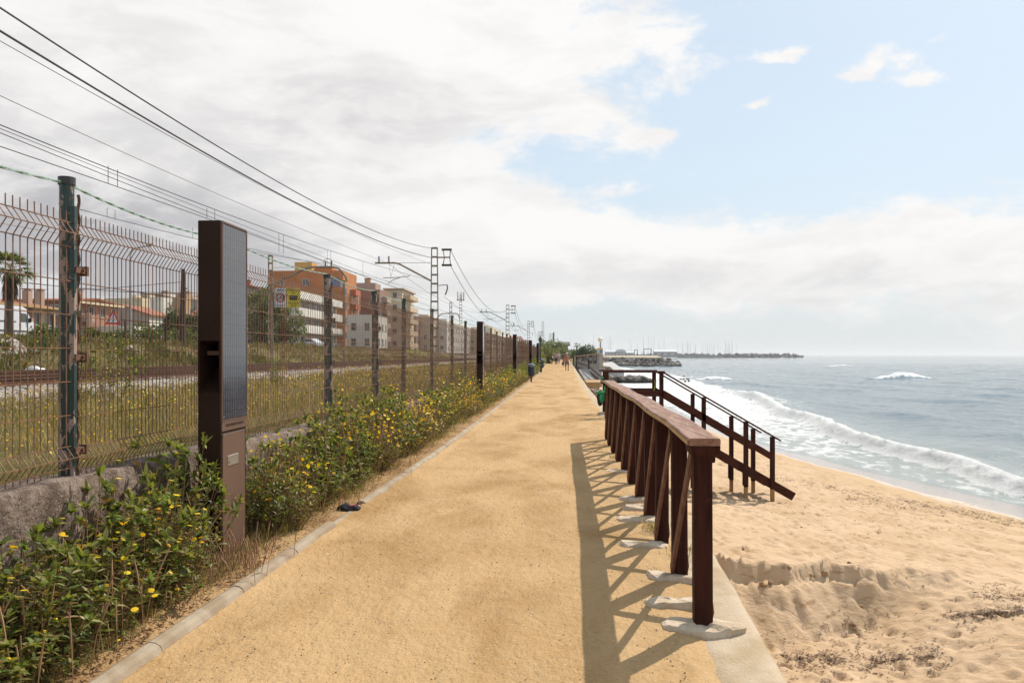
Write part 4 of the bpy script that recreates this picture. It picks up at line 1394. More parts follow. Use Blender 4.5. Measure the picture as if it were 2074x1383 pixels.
MB().tube([a, b], .10, 8).build('leg', M_STEEL, pt)
MB().cyl(lp_(693, 582), .14, .45, 8).build('transformer', M_ALU, pt)
MB().tube([lp_(555, 542), lp_(652, 542)], .012, 4).build('stay', M_CABLE, pt)
# far-side masts with arched arms
for (px, pt_, d, lab) in ((913, 612, 123, 'small far mast with arched arm left of the phone antenna'), (1003, 668, 200, 'tiny far-side railway mast with curved arm above the distant roofs')):
    q = W(px, 719, d); g_ = gz(q.x, q.y)
    r = empty('catenary_mast', (q.x, q.y, g_), 0, lab, 'railway mast', 'far-side railway masts')
    HH = W(px, pt_, d).z - g_
    m = MB(); lattice(m, HH, .4, .3, 12); m.build('lattice_pole', M_STEEL, r)
    s = d / 123
    arc = [Vector((a * s, 0, (HH - b * s))) for a, b in ((-2.1, 2.4), (-1.4, 1.75), (-.9, 1.7), (.8, 1.7), (1.2, 1.9), (1.35, 2.6))]
    MB().tube(arc, .08, 6).build('arched_arm', M_STEEL, r)

def fitwire(name, pxs, X, r, lab, m=M_CABLE, group='overhead railway wires', ext=None, drop=None):
    ps = [AX(px, py, X) for px, py in pxs]
    ys = np.array([p.y for p in ps]); zs = np.array([p.z for p in ps])
    deg = min(3, len(ps) - 1) if len(ps) > 4 else min(2, len(ps) - 1)
    co = np.polyfit(ys, zs, deg)
    y0, y1 = ys.min() - 1.0, ys.max()
    yy = np.linspace(y0, y1, 40)
    pts = [(X, y, float(np.polyval(co, y))) for y in yy]
    o = MB().tube([Vector(p) - Vector(pts[0]) for p in pts], r, 6).build(name, m)
    o.location = pts[0]
    tag(o, lab, 'wire', group)
    if drop:
        for (px, dz) in drop:
            p = AX(px, 400, X); z = float(np.polyval(co, p.y))
            q = Vector((X, p.y, z)) - Vector(pts[0])
            MB().tube([q, q + Vector((0, 0, dz))], .009, 4).build('dropper', M_CABLE, o)
    return o
XA = W(880, 719, 61).x
fitwire('overhead_wire', [(0, 16), (145, 107), (296, 209.7), (445, 303.7), (578, 372), (700, 443), (876, 503)], XA, .018, 'topmost thick black cable running to the tallest mast')
fitwire('overhead_wire', [(0, 63), (141, 148), (296, 242), (394, 298), (542, 380), (700, 460), (874, 522)], XA, .022, 'second thick black cable just under the topmost one')
fitwire('overhead_wire', [(0, 87), (170, 176), (394, 302), (620, 425), (774, 496), (876, 536)], XA - .2, .008, 'thin tan wire crossing behind the thick black cables', M_THIN)
fitwire('overhead_wire', [(0, 197), (217, 289), (372, 365), (542, 437), (700, 499), (778, 530)], -13.0, .010, 'thin tan wire alone between the thick cables and the lower bundle', M_THIN)
fitwire('overhead_wire', [(0, 250.6), (235, 349), (419, 421), (565, 469), (650, 502), (760, 537), (868, 567)], -12.75, .014, 'uppermost black wire of the lower bundle', drop=[(565, -.9), (574, -.9), (663, -1.0), (670, -1.0), (735, -.9)])
fitwire('overhead_wire', [(0, 261), (145, 316), (260, 366), (419, 428), (640, 514), (770, 565), (880, 604)], -13.1, .009, 'thin middle wire of the lower bundle')
fitwire('overhead_wire', [(0, 269), (217, 356), (419, 439), (565, 492), (700, 545), (870, 608)], -12.9, .011, 'third black wire of the lower bundle')
fitwire('overhead_wire', [(0, 296.5), (219, 372), (419, 443), (575, 499), (700, 546), (840, 595)], -12.6, .012, 'lowest black contact wire of the lower bundle', drop=[(219, .50), (238, .50), (419, .38), (435, .42)])
fitwire('overhead_wire', [(152, 421), (398, 486), (497, 505), (660, 534)], -17.4, .013, 'black wire over the farther track passing behind the light column', drop=[(217, .35), (233, .35), (390, .5)])
fitwire('overhead_wire', [(0, 452), (152, 480), (300, 507), (398, 528)], -17.6, .008, 'thin tan wire seen through the fence near the palm', M_THIN)
fitwire('overhead_wire', [(500, 505), (640, 530), (800, 575), (920, 612), (1010, 655)], -13.4, .010, 'thin grey wire running past the orange building to the far masts')
# street telephone wires behind the houses
for k, (pts_, lab) in enumerate([([(0, 568), (140, 582), (200, 586), (370, 571)], 'upper telephone wire strung to the leaning wooden pole'), ([(60, 573), (160, 585), (250, 591), (398, 594)], 'lower telephone wire strung past the leaning wooden pole')]):
    d = 52
    P_ = [W(a, b, d) for a, b in pts_]; o = MB().tube([p - P_[0] for p in P_], .018, 5).build('telephone_wire', M_CABLE); o.location = P_[0]
    tag(o, lab, 'wire')
# feeder cables between the far masts
def span(a, b, sag, r, lab, g='feeder cables between the far masts'):
    a, b = Vector(a), Vector(b); pts = []
    for i in range(25):
        f = i / 24; p = a.lerp(b, f); p.z -= sag * 4 * f * (1 - f); pts.append(p - a)
    o = MB().tube(pts, r, 5).build('feeder_cable', M_CABLE); o.location = a; tag(o, lab, 'wire', g)
mp = [W(880, 719, 61), W(1028, 719, 131), W(1070.5, 719, 197), W(1091, 719, 270), W(1114, 719, 310)]
names = ['nearest', 'second', 'third', 'last']
for i in range(4):
    for dz, nm in ((9.35, 'upper'), (8.2, 'lower')):
        a, b = mp[i].copy(), mp[i + 1].copy(); a.z = dz; b.z = dz + .1
        a.x += 1.2; b.x += .4
        span(a, b, 2.6 if i < 3 else 1.0, .022, f'{nm} black feeder cable in the {names[i]} span beyond the tallest mast')
for i in range(3):
    for k, (dx, z, sg) in enumerate(((-3.5, 8.4, 1.2), (-3.4, 6.3, .1), (.7, 5.9, 1.0))):
        a, b = mp[i].copy(), mp[i + 1].copy(); a.z = b.z = z; a.x += dx; b.x += dx
        span(a, b, sg, .013, ('messenger wire', 'contact wire', 'signal cable')[k] + f' hanging in the {names[i]} span beyond the tallest mast', 'wires between the far masts')

# ================================================================== SIGNS, LAMP, POLES
def text_mesh(s, size, m, parent, M_, name='lettering', ext=.004):
    cu = bpy.data.curves.new(name, 'FONT'); cu.body = s; cu.size = size; cu.extrude = ext; cu.align_x = 'CENTER'; cu.align_y = 'CENTER'; cu.resolution_u = 2
    t = bpy.data.objects.new('tmp', cu); COL.objects.link(t)
    dg = bpy.context.evaluated_depsgraph_get(); dg.update()
    me = bpy.data.meshes.new_from_object(t.evaluated_get(dg))
    bpy.data.objects.remove(t)
    o = bpy.data.objects.new(name, me); COL.objects.link(o); me.materials.clear(); me.materials.append(m)
    o.parent = parent; o.matrix_local = M_
    return o
M_WHITE = mat('white_enamel', (.62, .62, .66), (.55, .55, .6), 3, .5)
M_RED = mat('red_enamel', (.50, .025, .025), (.42, .02, .02), 3, .5)
M_YELS = mat('yellow_enamel', (.62, .50, .03), (.55, .44, .03), 3, .5)
M_BLK = mat('black_paint', (.015, .015, .018), None, 3, .5)
def face_cam_matrix(p, rz): return Matrix.Translation(p) @ Matrix.Rotation(rz, 4, 'Z') @ Matrix.Rotation(math.pi / 2, 4, 'X')
ds = 24.0
q = W(552, 719, ds); zg = gz(q.x, q.y)
rz = .30
sg = empty('trackside_sign', (q.x, q.y, zg), rz, 'white speed sign with red ring beside yellow warning panel on one rusty post', 'sign')
zt_ = W(552, 583, ds).z - zg; zb_ = W(552, 622, ds).z - zg
MB().box((-.03, .03, (zt_ + .12) / 2), (.07, .06, zt_ + .12)).build('post', M_STEEL, sg)
sw = 22 / F * ds; sw2 = 27 / F * ds; hh = zt_ - zb_
MB().box((.06 + sw / 2, 0, (zt_ + zb_) / 2), (sw, .012, hh)).build('white_panel', M_WHITE, sg)
MB().box((.08 + sw + sw2 / 2, 0, (zt_ + zb_) / 2), (sw2, .012, hh)).build('yellow_panel', M_YELS, sg)
zc = (zt_ + zb_) / 2
mb = MB(); rr = sw * .44; n = 28
cx = .06 + sw / 2
for i in range(n):
    a0, a1 = 2 * math.pi * i / n, 2 * math.pi * (i + 1) / n
    pts = [(cx + r_ * math.cos(a), -.012, zc + r_ * math.sin(a)) for a in (a0, a1) for r_ in (rr, rr * .72)]
    mb.add([pts[0], pts[1], pts[3], pts[2]], [(0, 1, 2, 3)])
mb.build('red_ring', M_RED, sg)
text_mesh('50', .21, M_BLK, sg, face_cam_matrix((cx, -.012, zc), 0), 'number')
text_mesh('LIMITE', .075, M_BLK, sg, face_cam_matrix((cx, -.012, zt_ - .07), 0))
text_mesh('MAXIMO', .06, M_BLK, sg, face_cam_matrix((cx, -.012, zb_ + .05), 0))
c2 = .08 + sw + sw2 / 2
text_mesh('ATENCION', .075, M_BLK, sg, face_cam_matrix((c2, -.012, zt_ - .055), 0))
text_mesh('AL', .07, M_BLK, sg, face_cam_matrix((c2, -.012, zt_ - .13), 0))
MB().box((c2, -.010, zc - .0), (sw2 * .55, .010, hh * .24)).build('black_bar', M_BLK, sg)
text_mesh('PELIGRO', .075, M_BLK, sg, face_cam_matrix((c2, -.012, zb_ + .125), 0))
text_mesh('DE VIA', .055, M_BLK, sg, face_cam_matrix((c2, -.012, zb_ + .045), 0))

d = 55; q = W(229, 719, d); zg = gz(q.x, q.y)
ts = empty('warning_sign', (q.x, q.y, zg), .4, 'triangular white road sign with red border and traffic light symbol before the brick house', 'sign')
zb_, zt_ = W(229, 657, d).z - zg, W(229, 627, d).z - zg
MB().tube([(0, .05, 0), (0, .05, zt_ - .1)], .035, 6).build('post', M_ALU, ts)
w_ = .48
MB().prism([(-w_, zb_), (w_, zb_), (0, zt_)], lambda a, b, t: (a, .02 * t, b)).build('red_border', M_RED, ts)
MB().prism([(-w_ * .68, zb_ + .13), (w_ * .68, zb_ + .13), (0, zt_ - .24)], lambda a, b, t: (a, -.01 + .008 * t, b)).build('white_field', M_WHITE, ts)
for k, mm in enumerate((mat('lamp_red', (.45, .04, .03), None, 3), mat('lamp_amber', (.6, .35, .03), None, 3), mat('lamp_green', (.03, .2, .08), None, 3))):
    MB().tube([(0, -.03, zb_ + .50 - k * .13), (0, -.012, zb_ + .50 - k * .13)], .05, 10).build('symbol', mm, ts)
# street lamp with curved neck
d = 60; q = W(264, 719, d); zg = gz(q.x, q.y)
sl_ = empty('street_lamp', (q.x, q.y, zg), 0, 'tall grey street lamp with a curved neck behind the fence', 'street lamp')
pp = [(264, 520), (265, 512), (269, 506), (277, 502), (288, 500), (297, 498)]
pts = [Vector((0, 0, 0)), Vector((0, 0, 4))] + [W(a, b, d) - Vector((q.x, q.y, zg)) for a, b in ((264, 560),) + tuple(pp)]
MB().tube(pts, [.09, .08] + [.06] * (len(pts) - 2), 8).build('pole', M_ALU, sl_)
h0, h1 = W(296, 498.5, d) - Vector((q.x, q.y, zg)), W(310, 494, d) - Vector((q.x, q.y, zg))
MB().tube([h0, (h0 + h1) / 2, h1], [.06, .16, .05], 8).build('lamp_head', M_ALU, sl_)
# leaning wooden pole
d = 50; a, b = W(371, 545, d), W(368, 700, d); b.z = gz(b.x, b.y)
lp2 = empty('utility_pole', b, 0, 'dark wooden telephone pole leaning slightly in front of the ochre house', 'pole')
M_POLE = mat('tarred_wood', (.035, .018, .014), (.06, .03, .02), 3, .8)
MB().tube([Vector((0, 0, 0)), a - b], [.19, .11], 10).build('pole', M_POLE, lp2)
MB().box((a - b) * .75 + Vector((.12, 0, 0)), (.3, .08, .08)).build('bracket', M_POLE, lp2)
for (px, pt_, d, lab) in ((107, 640, 48, 'short dark post left of the peeling fence post'), (161, 641, 48, 'short dark post before the brick house'), (254, 648, 50, 'short dark post beside the curved street lamp'), (335, 645, 50, 'short dark post before the dark trees')):
    q = W(px, 719, d); z0 = gz(q.x, q.y); h = W(px, pt_, d).z - z0
    o = empty('utility_post', (q.x, q.y, z0), 0, lab, 'post', 'dark posts on the bank')
    MB().tube([(0, 0, 0), (0, 0, h)], .07, 6).build('post', M_POLE, o); MB().lathe((0, 0, h), [(.08, 0), (.08, .03), (.02, .06)], 6).build('cap', M_CAP, o)
# blue street sign
q = W(667, 673, 90); o = empty('street_sign', (q.x, q.y, gz(q.x, q.y)), .3, 'small blue rectangular sign on a thin pole before the white balconies', 'sign')
z = q.z - o.location.z
MB().tube([(0, .05, 0), (0, .05, z + .4)], .04, 6).build('pole', M_ALU, o); MB().box((0, 0, z), (.45, .03, .8)).build('panel', mat('blue_enamel', (.01, .03, .22), None, 3, .4), o)

# ================================================================== BUILDINGS
M_GLASS = mat('window_glass', (.04, .05, .06), (.08, .09, .10), .6, .12, spec=.8)
M_FRAME = mat('window_frame', (.55, .53, .50), None, 3, .6)
M_SHUT = mat('shutter', (.50, .46, .40), (.42, .38, .33), 3, .7)
M_TILE_R = None
def tile_mat():
    m, nt, p, out = new_mat('roof_tiles'); t = NT(nt); P = t.pos()
    c = t.mix(t.ramp(t.noise(P, 2.5, 5, .7), .35, .65), (.40, .16, .08), (.28, .10, .055))
    w = t.m('SINE', t.m('MULTIPLY', t.sep(P)[1], 28))
    c = t.mix(t.ramp(w, -.4, -1, 0, .5), c, (.14, .05, .03))
    t.put(c, p.inputs['Base Color']); p.inputs['Roughness'].default_value = .85
    t.put(t.bump(w, .03), p.inputs['Normal'])
    return m
M_TILE = tile_mat()
def brick(c1, c2):
    m, nt, p, out = new_mat('brickwork'); t = NT(nt); P = t.pos(); s = t.sep(P)
    cmb = t.N.new('ShaderNodeCombineXYZ'); t.L.new(t.m('ADD', s[0], s[1]), cmb.inputs[0]); t.L.new(s[2], cmb.inputs[1])
    b = t.N.new('ShaderNodeTexBrick'); t.L.new(cmb.outputs[0], b.inputs[0])
    b.inputs['Scale'].default_value = 3.2; b.inputs['Color1'].default_value = c1 + (1,); b.inputs['Color2'].default_value = c2 + (1,)
    b.inputs['Mortar'].default_value = (.25, .2, .16, 1); b.inputs['Mortar Size'].default_value = .012
    c = t.mix(t.ramp(t.noise(P, .5, 4), .35, .7, 0, .35), b.outputs[0], tuple(x * .6 for x in c1))
    t.put(c, p.inputs['Base Color']); p.inputs['Roughness'].default_value = .9
    return m
def wallm(n, c, d=.85): return mat(n, c, tuple(x * d for x in c), .35, .9, bump=.01, bscale=8, spec=.15)
BM = dict(beige=wallm('beige_render', (.58, .44, .29)), cream=wallm('cream_render', (.66, .54, .38)), white=wallm('white_render', (.74, .70, .62)), grey=wallm('grey_render_wall', (.38, .33, .29)),
          orange=wallm('orange_render', (.50, .20, .075)), ochre=wallm('ochre_render', (.66, .38, .12)), tan=wallm('tan_render', (.46, .31, .17)), pink=wallm('pinkish_render', (.42, .30, .24)), brick=brick((.34, .165, .11), (.27, .115, .075)), red=brick((.48, .12, .045), (.38, .09, .035)))
def yat(px, X): return AX(px, 719, -abs(X)).y

def window(parent, x, y, z, w, h, face, balc=None, shut=False):
    """face: 'E' (+X facade) or 'S' (-Y facade). opening set back in a raised frame"""
    if face == 'E': D, U = Vector((0, 1, 0)), Vector((1, 0, 0))
    else: D, U = Vector((1, 0, 0)), Vector((0, -1, 0))
    c = Vector((x, y, z)); t = .07
    mb = MB()
    def bx(a, b, off, aw, ah, th):
        cc = c + D * a + Vector((0, 0, b)) + U * off
        s = (th, aw, ah) if face == 'E' else (aw, th, ah)
        mb.box(cc, s)
    bx(-w / 2 - t / 2, 0, .03, t, h + 2 * t, .12); bx(w / 2 + t / 2, 0, .03, t, h + 2 * t, .12); bx(0, h / 2 + t / 2, .03, w, t, .12); bx(0, -h / 2 - t / 2, .05, w, t, .16); bx(0, 0, .02, .05, h, .07)
    f = mb.build('window', M_SHUT if shut else M_FRAME, parent)
    g = MB(); cc = c + U * .012
    g.box(cc, (.02, w, h) if face == 'E' else (w, .02, h)); g.build('glass', M_GLASS, f)
    return f
def building(lab, x1, x0, y0, y1, zg, zt, m, roof='flat', wins=(), cat='building', group=None, rm=None, name='house', ridge=1.6, eave=.4):
    """x1 = seaward face, x0 = landward"""
    O_ = Vector(((x0 + x1) / 2, (y0 + y1) / 2, zg))
    r = empty(name, O_, 0, lab, cat, group)
    w, L_, h = x1 - x0, y1 - y0, zt - zg
    MB().box((0, 0, h / 2 - 1), (w, L_, h + 2)).build('wall', BM[m] if isinstance(m, str) else m, r)
    if roof == 'flat':
        mb = MB(); t = .25
        for (c, s) in (((-w / 2 + t / 2, 0, h + .35), (t + .04, L_ + .08, .7)), ((w / 2 - t / 2, 0, h + .35), (t + .04, L_ + .08, .7)), ((0, -L_ / 2 + t / 2, h + .35), (w - 2 * t, t + .04, .7)), ((0, L_ / 2 - t / 2, h + .35), (w - 2 * t, t + .04, .7))):
            mb.box(c, s)
        mb.build('parapet', BM[m] if isinstance(m, str) else m, r)
    else:
        ev = eave; mb = MB()
        if roof == 'ridgeY':      # ridge parallel to Y, gable toward camera
            a = [(-w / 2 - ev, h - .1), (0, h + ridge), (w / 2 + ev, h - .1), (w / 2 + ev, h + .1), (0, h + ridge + .22), (-w / 2 - ev, h + .1)]
            mb.prism(a, lambda p, q, t: (p, (-L_ / 2 - ev * .6) + (L_ + ev * 1.2) * t, q))
            MB().prism([(-w / 2 + .01, h), (w / 2 - .01, h), (0, h + ridge - .02)], lambda p, q, t: (p, -L_ / 2 + .003 + (L_ - .006) * t, q)).build('gable', BM[m] if isinstance(m, str) else m, r)
        else:                      # ridge parallel to X
            a = [(-L_ / 2 - ev, h - .1), (0, h + ridge), (L_ / 2 + ev, h - .1), (L_ / 2 + ev, h + .1), (0, h + ridge + .22), (-L_ / 2 - ev, h + .1)]
            mb.prism(a, lambda p, q, t: ((-w / 2 - ev * .6) + (w + ev * 1.2) * t, p, q))
            MB().prism([(-L_ / 2 + .01, h), (L_ / 2 - .01, h), (0, h + ridge - .02)], lambda p, q, t: (-w / 2 + .003 + (w - .006) * t, p, q)).build('gable', BM[m] if isinstance(m, str) else m, r)
        mb.build('roof', rm or M_TILE, r)
    for wd in wins:
        face, n, nz, zz0, dz, ww, hh = wd[:7]
        balc = wd[7] if len(wd) > 7 else None
        for k in range(nz):
            for i in range(n):
                if face == 'E':
                    yy = -L_ / 2 + L_ * (i + .5) / n
                    window(r, w / 2, yy, zz0 + k * dz, ww, hh, 'E')
                else:
                    xx = -w / 2 + w * (i + .5) / n
                    window(r, xx, -L_ / 2, zz0 + k * dz, ww, hh, 'S')
    return r, w, L_, h
def balcony(r, c, s, m, thick=.14):
    """slab + parapet on the +X side; c = centre of slab at facade"""
    c = Vector(c); dx, dy, hh = s
    mb = MB().box(c + Vector((dx / 2, 0, 0)), (dx, dy, .16)).box(c + Vector((dx - thick / 2, 0, hh / 2 + .08)), (thick, dy, hh))
    mb.box(c + Vector((dx / 2 - thick / 2, -dy / 2 + thick / 2, hh / 2 + .08)), (dx - thick, thick, hh)).box(c + Vector((dx / 2 - thick / 2, dy / 2 - thick / 2, hh / 2 + .08)), (dx - thick, thick, hh))
    return mb.build('balcony', m, r)
def chimney(r, c, h=1.2, w=.6, m='cream'):
    c = Vector(c); ch = MB().box(c + Vector((0, 0, h / 2)), (w, w, h)).build('chimney', BM[m], r)
    MB().box(c + Vector((0, 0, h + .12)), (w + .2, w + .2, .1)).box(c + Vector((0, 0, h + .03)), (w * .6, w * .6, .12)).build('chimney_cap', BM['brick'], ch)

# beige terrace behind the palm
r, w, L_, h = building('long beige terraced house with tiled roof and chimneys behind the palm', -54, -64, yat(-70, 54), yat(112, 54), 2.7, 6.5, 'beige', 'ridgeY', [('E', 6, 1, 2.6, 3, 1.1, 1.3), ('E', 5, 1, .9, 3, 1.4, 1.3), ('S', 3, 1, 2.5, 3, 1.1, 1.2)], ridge=.75)
for k in range(5): chimney(r, (w / 2 - 2 - (k % 2) * 1.5, -L_ / 2 + 3 + k * 4.4, h + .2), 1.7 + .3 * (k % 2), .7, 'pink')
for k in range(4): MB().box((w / 2 + .2, -L_ / 2 + 4 + k * 5.2, 1.9), (.4, .5, 3.6)).build('pilaster', BM['pink'], r)
MB().box((w / 2 + .5, 0, h - .05), (1.0, L_, .22)).build('cornice', BM['tan'], r)
# brick house
r, w, L_, h = building('brick house with tiled eaves and white windows left of the triangular sign', -60, -69, yat(147, 60), yat(240, 60), 2.8, 8.3, 'brick', 'ridgeX', [('E', 4, 2, 1.6, 2.7, 1.0, 1.2), ('S', 2, 2, 1.6, 2.7, 1.0, 1.2)], ridge=.45)
balcony(r, (w / 2, -L_ / 4, 3.0), (.8, 2.4, .7), BM['pink']); chimney(r, (1.5, 1, h + .8), 1.0, .8, 'pink')
MB().box((w / 2 + .35, 0, h - .15), (.7, L_ + .6, .25)).build('cornice', BM['cream'], r)
# white gable house: shade painted as grey walls, sunlit side as a white slab
r, w, L_, h = building('pale gabled house with sunlit white side beyond the curved street lamp', -58, -66.5, 114, 121, 2.8, 7.2, 'grey', 'ridgeY', [('S', 2, 1, 2.6, 3, .8, 1.0)], ridge=1.4)
MB().box((w / 2 + .02, 0, h / 2 - 1), (.05, L_, h + 2)).build('sunlit_front', BM['white'], r)
window(r, w / 2 + .05, 0, 2.6, 1.0, 1.2, 'E')
r, w, L_, h = building('low white annexe with a door below the gabled house', -55, -60, 104, 110, 2.8, 4.6, 'white', 'flat', [('S', 2, 1, 1.2, 3, .7, .9)])
# far pale blocks (px0,px1,ytop,depth)
fb = [(212, 262, 604, 170, 'cream', 'far cream block with terraces above the brick house'), (262, 286, 603, 165, 'cream', 'small far cream tower right of the street lamp'), (284, 330, 594, 210, 'pink', 'far pinkish block with roof boxes'),
      (304, 328, 602, 160, 'white', 'far white cube house in full sun'), (328, 364, 602, 165, 'tan', 'far tan apartment block left of the leaning pole'), (345, 372, 594, 215, 'pink', 'far pink block partly behind the leaning pole'), (372, 392, 602, 190, 'cream', 'far cream block right of the leaning pole'), (388, 400, 606, 150, 'grey', 'far grey house beside the light column'), (150, 205, 612, 190, 'cream', 'far low cream block just over the brick roof')]
for (a, b, yt, d, mm, lab) in fb:
    A, B = W(a, yt, d), W(b, yt, d)
    r, w, L_, h = building(lab, B.x, A.x, (A.y + B.y) / 2, (A.y + B.y) / 2 + 9, 3.2, A.z - .7, mm, 'flat', [('S', max(2, int((B.x - A.x) / 2.4)), 2, 3.2, 3.0, .9, 1.1), ('E', 2, 2, 3.2, 3, .9, 1.1)], group='pale houses on the far street')
    MB().box((w * .2, 1, h + .9), (w * .3, 2, 1.6)).build('roof_box', BM[mm], r)
# ochre house
r, w, L_, h = building('ochre house with tiled gable roof beside the dark trees', W(430, 640, 100).x, W(362, 640, 100).x, 100, 108, 2.7, W(380, 645, 100).z, 'ochre', 'ridgeX', [('S', 2, 1, 2.2, 3, .8, 1)], ridge=1.5)
# hidden-by-trees terrace with tiled roof at left of the white block
# white balcony block with grey gable
X6 = -40; ya, yb = yat(605, 40), yat(694, 40)
r, w, L_, h = building('four storey block with long white balconies and a grey gable wall', X6 - 1.2, X6 - 14, ya, yb, 2.4, 10.9, 'grey', 'ridgeX', [('E', 7, 3, 1.9, 2.7, 1.5, 1.5), ('S', 3, 2, 2.2, 2.7, .9, 1.0)], ridge=.02, name='apartment_block', cat='apartment block')
for k in range(4):
    for j in range(2):
        balcony(r, (w / 2, -L_ / 4 + j * L_ / 2 + (.2 if j else -.2), .15 + k * 2.62), (1.2, L_ / 2 - .5, 1.15), BM['white'])
MB().prism([(-w / 2 - .5, h - 1.2), (-w * .15, h + 1.7), (w / 2 + .8, h - .3), (w / 2 + .8, h), (-w * .15, h + 2.0), (-w / 2 - .5, h - .9)], lambda p, q, t: (p, (-L_ / 2 - .5) + 9 * t, q)).build('lean_roof', M_TILE, r)
MB().prism([(-w / 2, h - .9), (-w * .15, h + 1.6), (w / 2, h - .1)], lambda p, q, t: (p, (-L_ / 2) + 8 * t, q)).build('gable', BM['grey'], r)
for k in range(3): chimney(r, (-w / 2 + 1.2 + k * 1.6, -L_ / 2 + 3 + k * .5, h + .2 + k * .6), 1.2, .7, 'red')
# orange tower behind
yo = 158
xr = W(690, 553, yo).x
r, w, L_, h = building('tall orange apartment tower with ochre penthouses behind the white balconies', xr, xr - 15, yo, yat(722, abs(xr)), 2.4, W(640, 553, yo).z, 'orange', 'flat', [('E', 3, 4, 3, 2.9, 1.2, 1.4), ('S', 3, 1, W(600, 570, yo).z - 2.4, 2.9, 1.2, 1.2)], name='apartment_block', cat='apartment block')
A, B = W(588, 536, yo), W(624, 536, yo); MB().box(((A.x + B.x) / 2 - (xr - w / 2), -L_ / 2 + 2.2, h + 1.1), (B.x - A.x, 4, 2.6)).build('penthouse', BM['ochre'], r)
A, B = W(626, 544, yo), W(662, 544, yo); MB().box(((A.x + B.x) / 2 - (xr - w / 2), -L_ / 2 + 3.6, h + .7), (B.x - A.x, 4, 1.5)).build('penthouse', BM['orange'], r)
A, B = W(664, 570, yo), W(682, 570, yo); MB().box(((A.x + B.x) / 2 - (xr - w / 2), -L_ / 2 - .04, A.z - 2.4), (B.x - A.x, .12, 1.7)).build('big_window', mat('blue_glass', (.12, .12, .20), None, 2, .2, spec=.8), r)
for k in range(4): balcony(r, (w / 2, 2, 2.6 + k * 2.9), (1.2, 4, 1.0), BM['red'])
# orange/ochre middle block
xm = -41.5; r, w, L_, h = building('red brick block with an ochre glazed top floor', xm, xm - 8, yat(703, 41.5), yat(730, 41.5), 2.4, W(712, 590, yat(712, 41.5)).z, 'red', 'flat', [('E', 3, 4, 2.2, 2.8, 1.0, 1.3)], name='apartment_block', cat='apartment block')
MB().box((w / 2 - 2.2, -1, h + 1.8), (4, 6, 3.2)).build('penthouse', BM['ochre'], r)
for k in range(2): MB().box((w / 2 + .25, -L_ / 4 + k * 5, h / 2), (.4, .5, h - 1)).build('white_pilaster', BM['white'], r)
# brick-brown tower
r, w, L_, h = building('dark red brick block with a pale stepped top and roof tanks', -38, -48, 176, 184, 2.4, W(750, 592, 176).z, 'brick', 'flat', [('S', 3, 3, 4.5, 2.9, 1.0, 1.2), ('E', 3, 4, 2.5, 2.9, 1.1, 1.3)], name='apartment_block', cat='apartment block')
MB().box((-.5, 1, h + 1.2), (8.2, 5.5, 2.4)).build('penthouse', BM['pink'], r); chimney(r, (1.5, 0, h + 2.4), 1.0, 1.2, 'tan'); chimney(r, (-3, -1, h + 1.5), 1.6, .9, 'cream')
for k in range(4): balcony(r, (w / 2, 1, 2.2 + k * 2.9), (1.1, 4.5, 1.0), BM['pink'])
# white villa in front
r, w, L_, h = building('low white villa with cornice between the brick block and the road', -33, -38, 148, 160, 2.3, 8.2, 'white', 'flat', [('S', 2, 2, 1.6, 2.8, .8, 1.3), ('E', 4, 2, 1.6, 2.8, .8, 1.3)])
# white-beige tower with rounded balconies
d = 190; xa, xb = W(786, 590, d).x, W(812, 590, d).x
r, w, L_, h = building('cream tower with projecting balconies on its corner, right of the brick block', xb, xa - 4, d, yat(838, abs(xb)), 2.4, W(800, 592, d).z, 'cream', 'flat', [('E', 3, 5, 1.8, 2.85, 1.3, 1.4), ('S', 2, 5, 1.8, 2.85, .9, 1.1)], name='apartment_block', cat='apartment block')
for k in range(5): balcony(r, (w / 2, -1.0, .9 + k * 2.85), (1.7, L_ - 5, 1.0), BM['beige'])
MB().box((w / 2 - 2, 0, h + .95), (5, L_ + 1.0, .25)).build('roof_canopy', BM['beige'], r)
# lower houses to the right
lo = [(842, 872, 644, 38, 'brick', 'low dark brick house right of the cream tower'), (872, 905, 640, 35, 'cream', 'low cream house behind the tall mast'), (905, 960, 645, 32, 'white', 'long white house under the phone antenna'), (996, 1012, 662, 24, 'cream', 'small cream block with roof box beyond the second light column'), (1014, 1044, 668, 24, 'white', 'white house beyond the second railway mast')]
for (a, b, yt, X, mm, lab) in lo:
    y0, y1 = yat(a, X), yat(b, X)
    z = W(a, yt, y0).z
    r, w, L_, h = building(lab, -X, -X - 9, y0, y1, 1.8, z - .7, mm, 'flat', [('E', min(12, int(L_ / 3.2) if (L_ := y1 - y0) else 3), 2 if z < 9 else 3, 1.8, 2.8, 1.1, 1.3), ('S', 3, 2, 2, 2.8, .9, 1.1)], group='low houses farther along the railway')
    MB().box((0, 0, h + 1.2), (3, 4, 1.6)).build('roof_box', BM['cream'], r)
for (a, b, yt, X, lab) in ((1044, 1062, 676, 19, 'distant house with red tiled roof left of the green trees'), (1062, 1076, 684, 17, 'farther distant red roofed house near the lamp post')):
    y0, y1 = yat(a, X), yat(b, X); z = W(a, yt, y0).z
    building(lab, -X, -X - 10, y0, y1, .8, z - 2, 'pink', 'ridgeX', [('E', 5, 2, 2.2, 3, 1.2, 1.4)], group='distant red roofed houses', ridge=2)
q = W(1139, 697, 230)
building('dark house with overhanging roof at the right end of the green trees', q.x + 1.6, q.x - 3, q.y, q.y + 10, .6, q.z - .3, 'grey', 'ridgeX', [('E', 3, 1, 2.0, 3, 1, 1.2)], ridge=.8, eave=1, rm=mat('dark_roof', (.07, .055, .045), None, 1, .8))
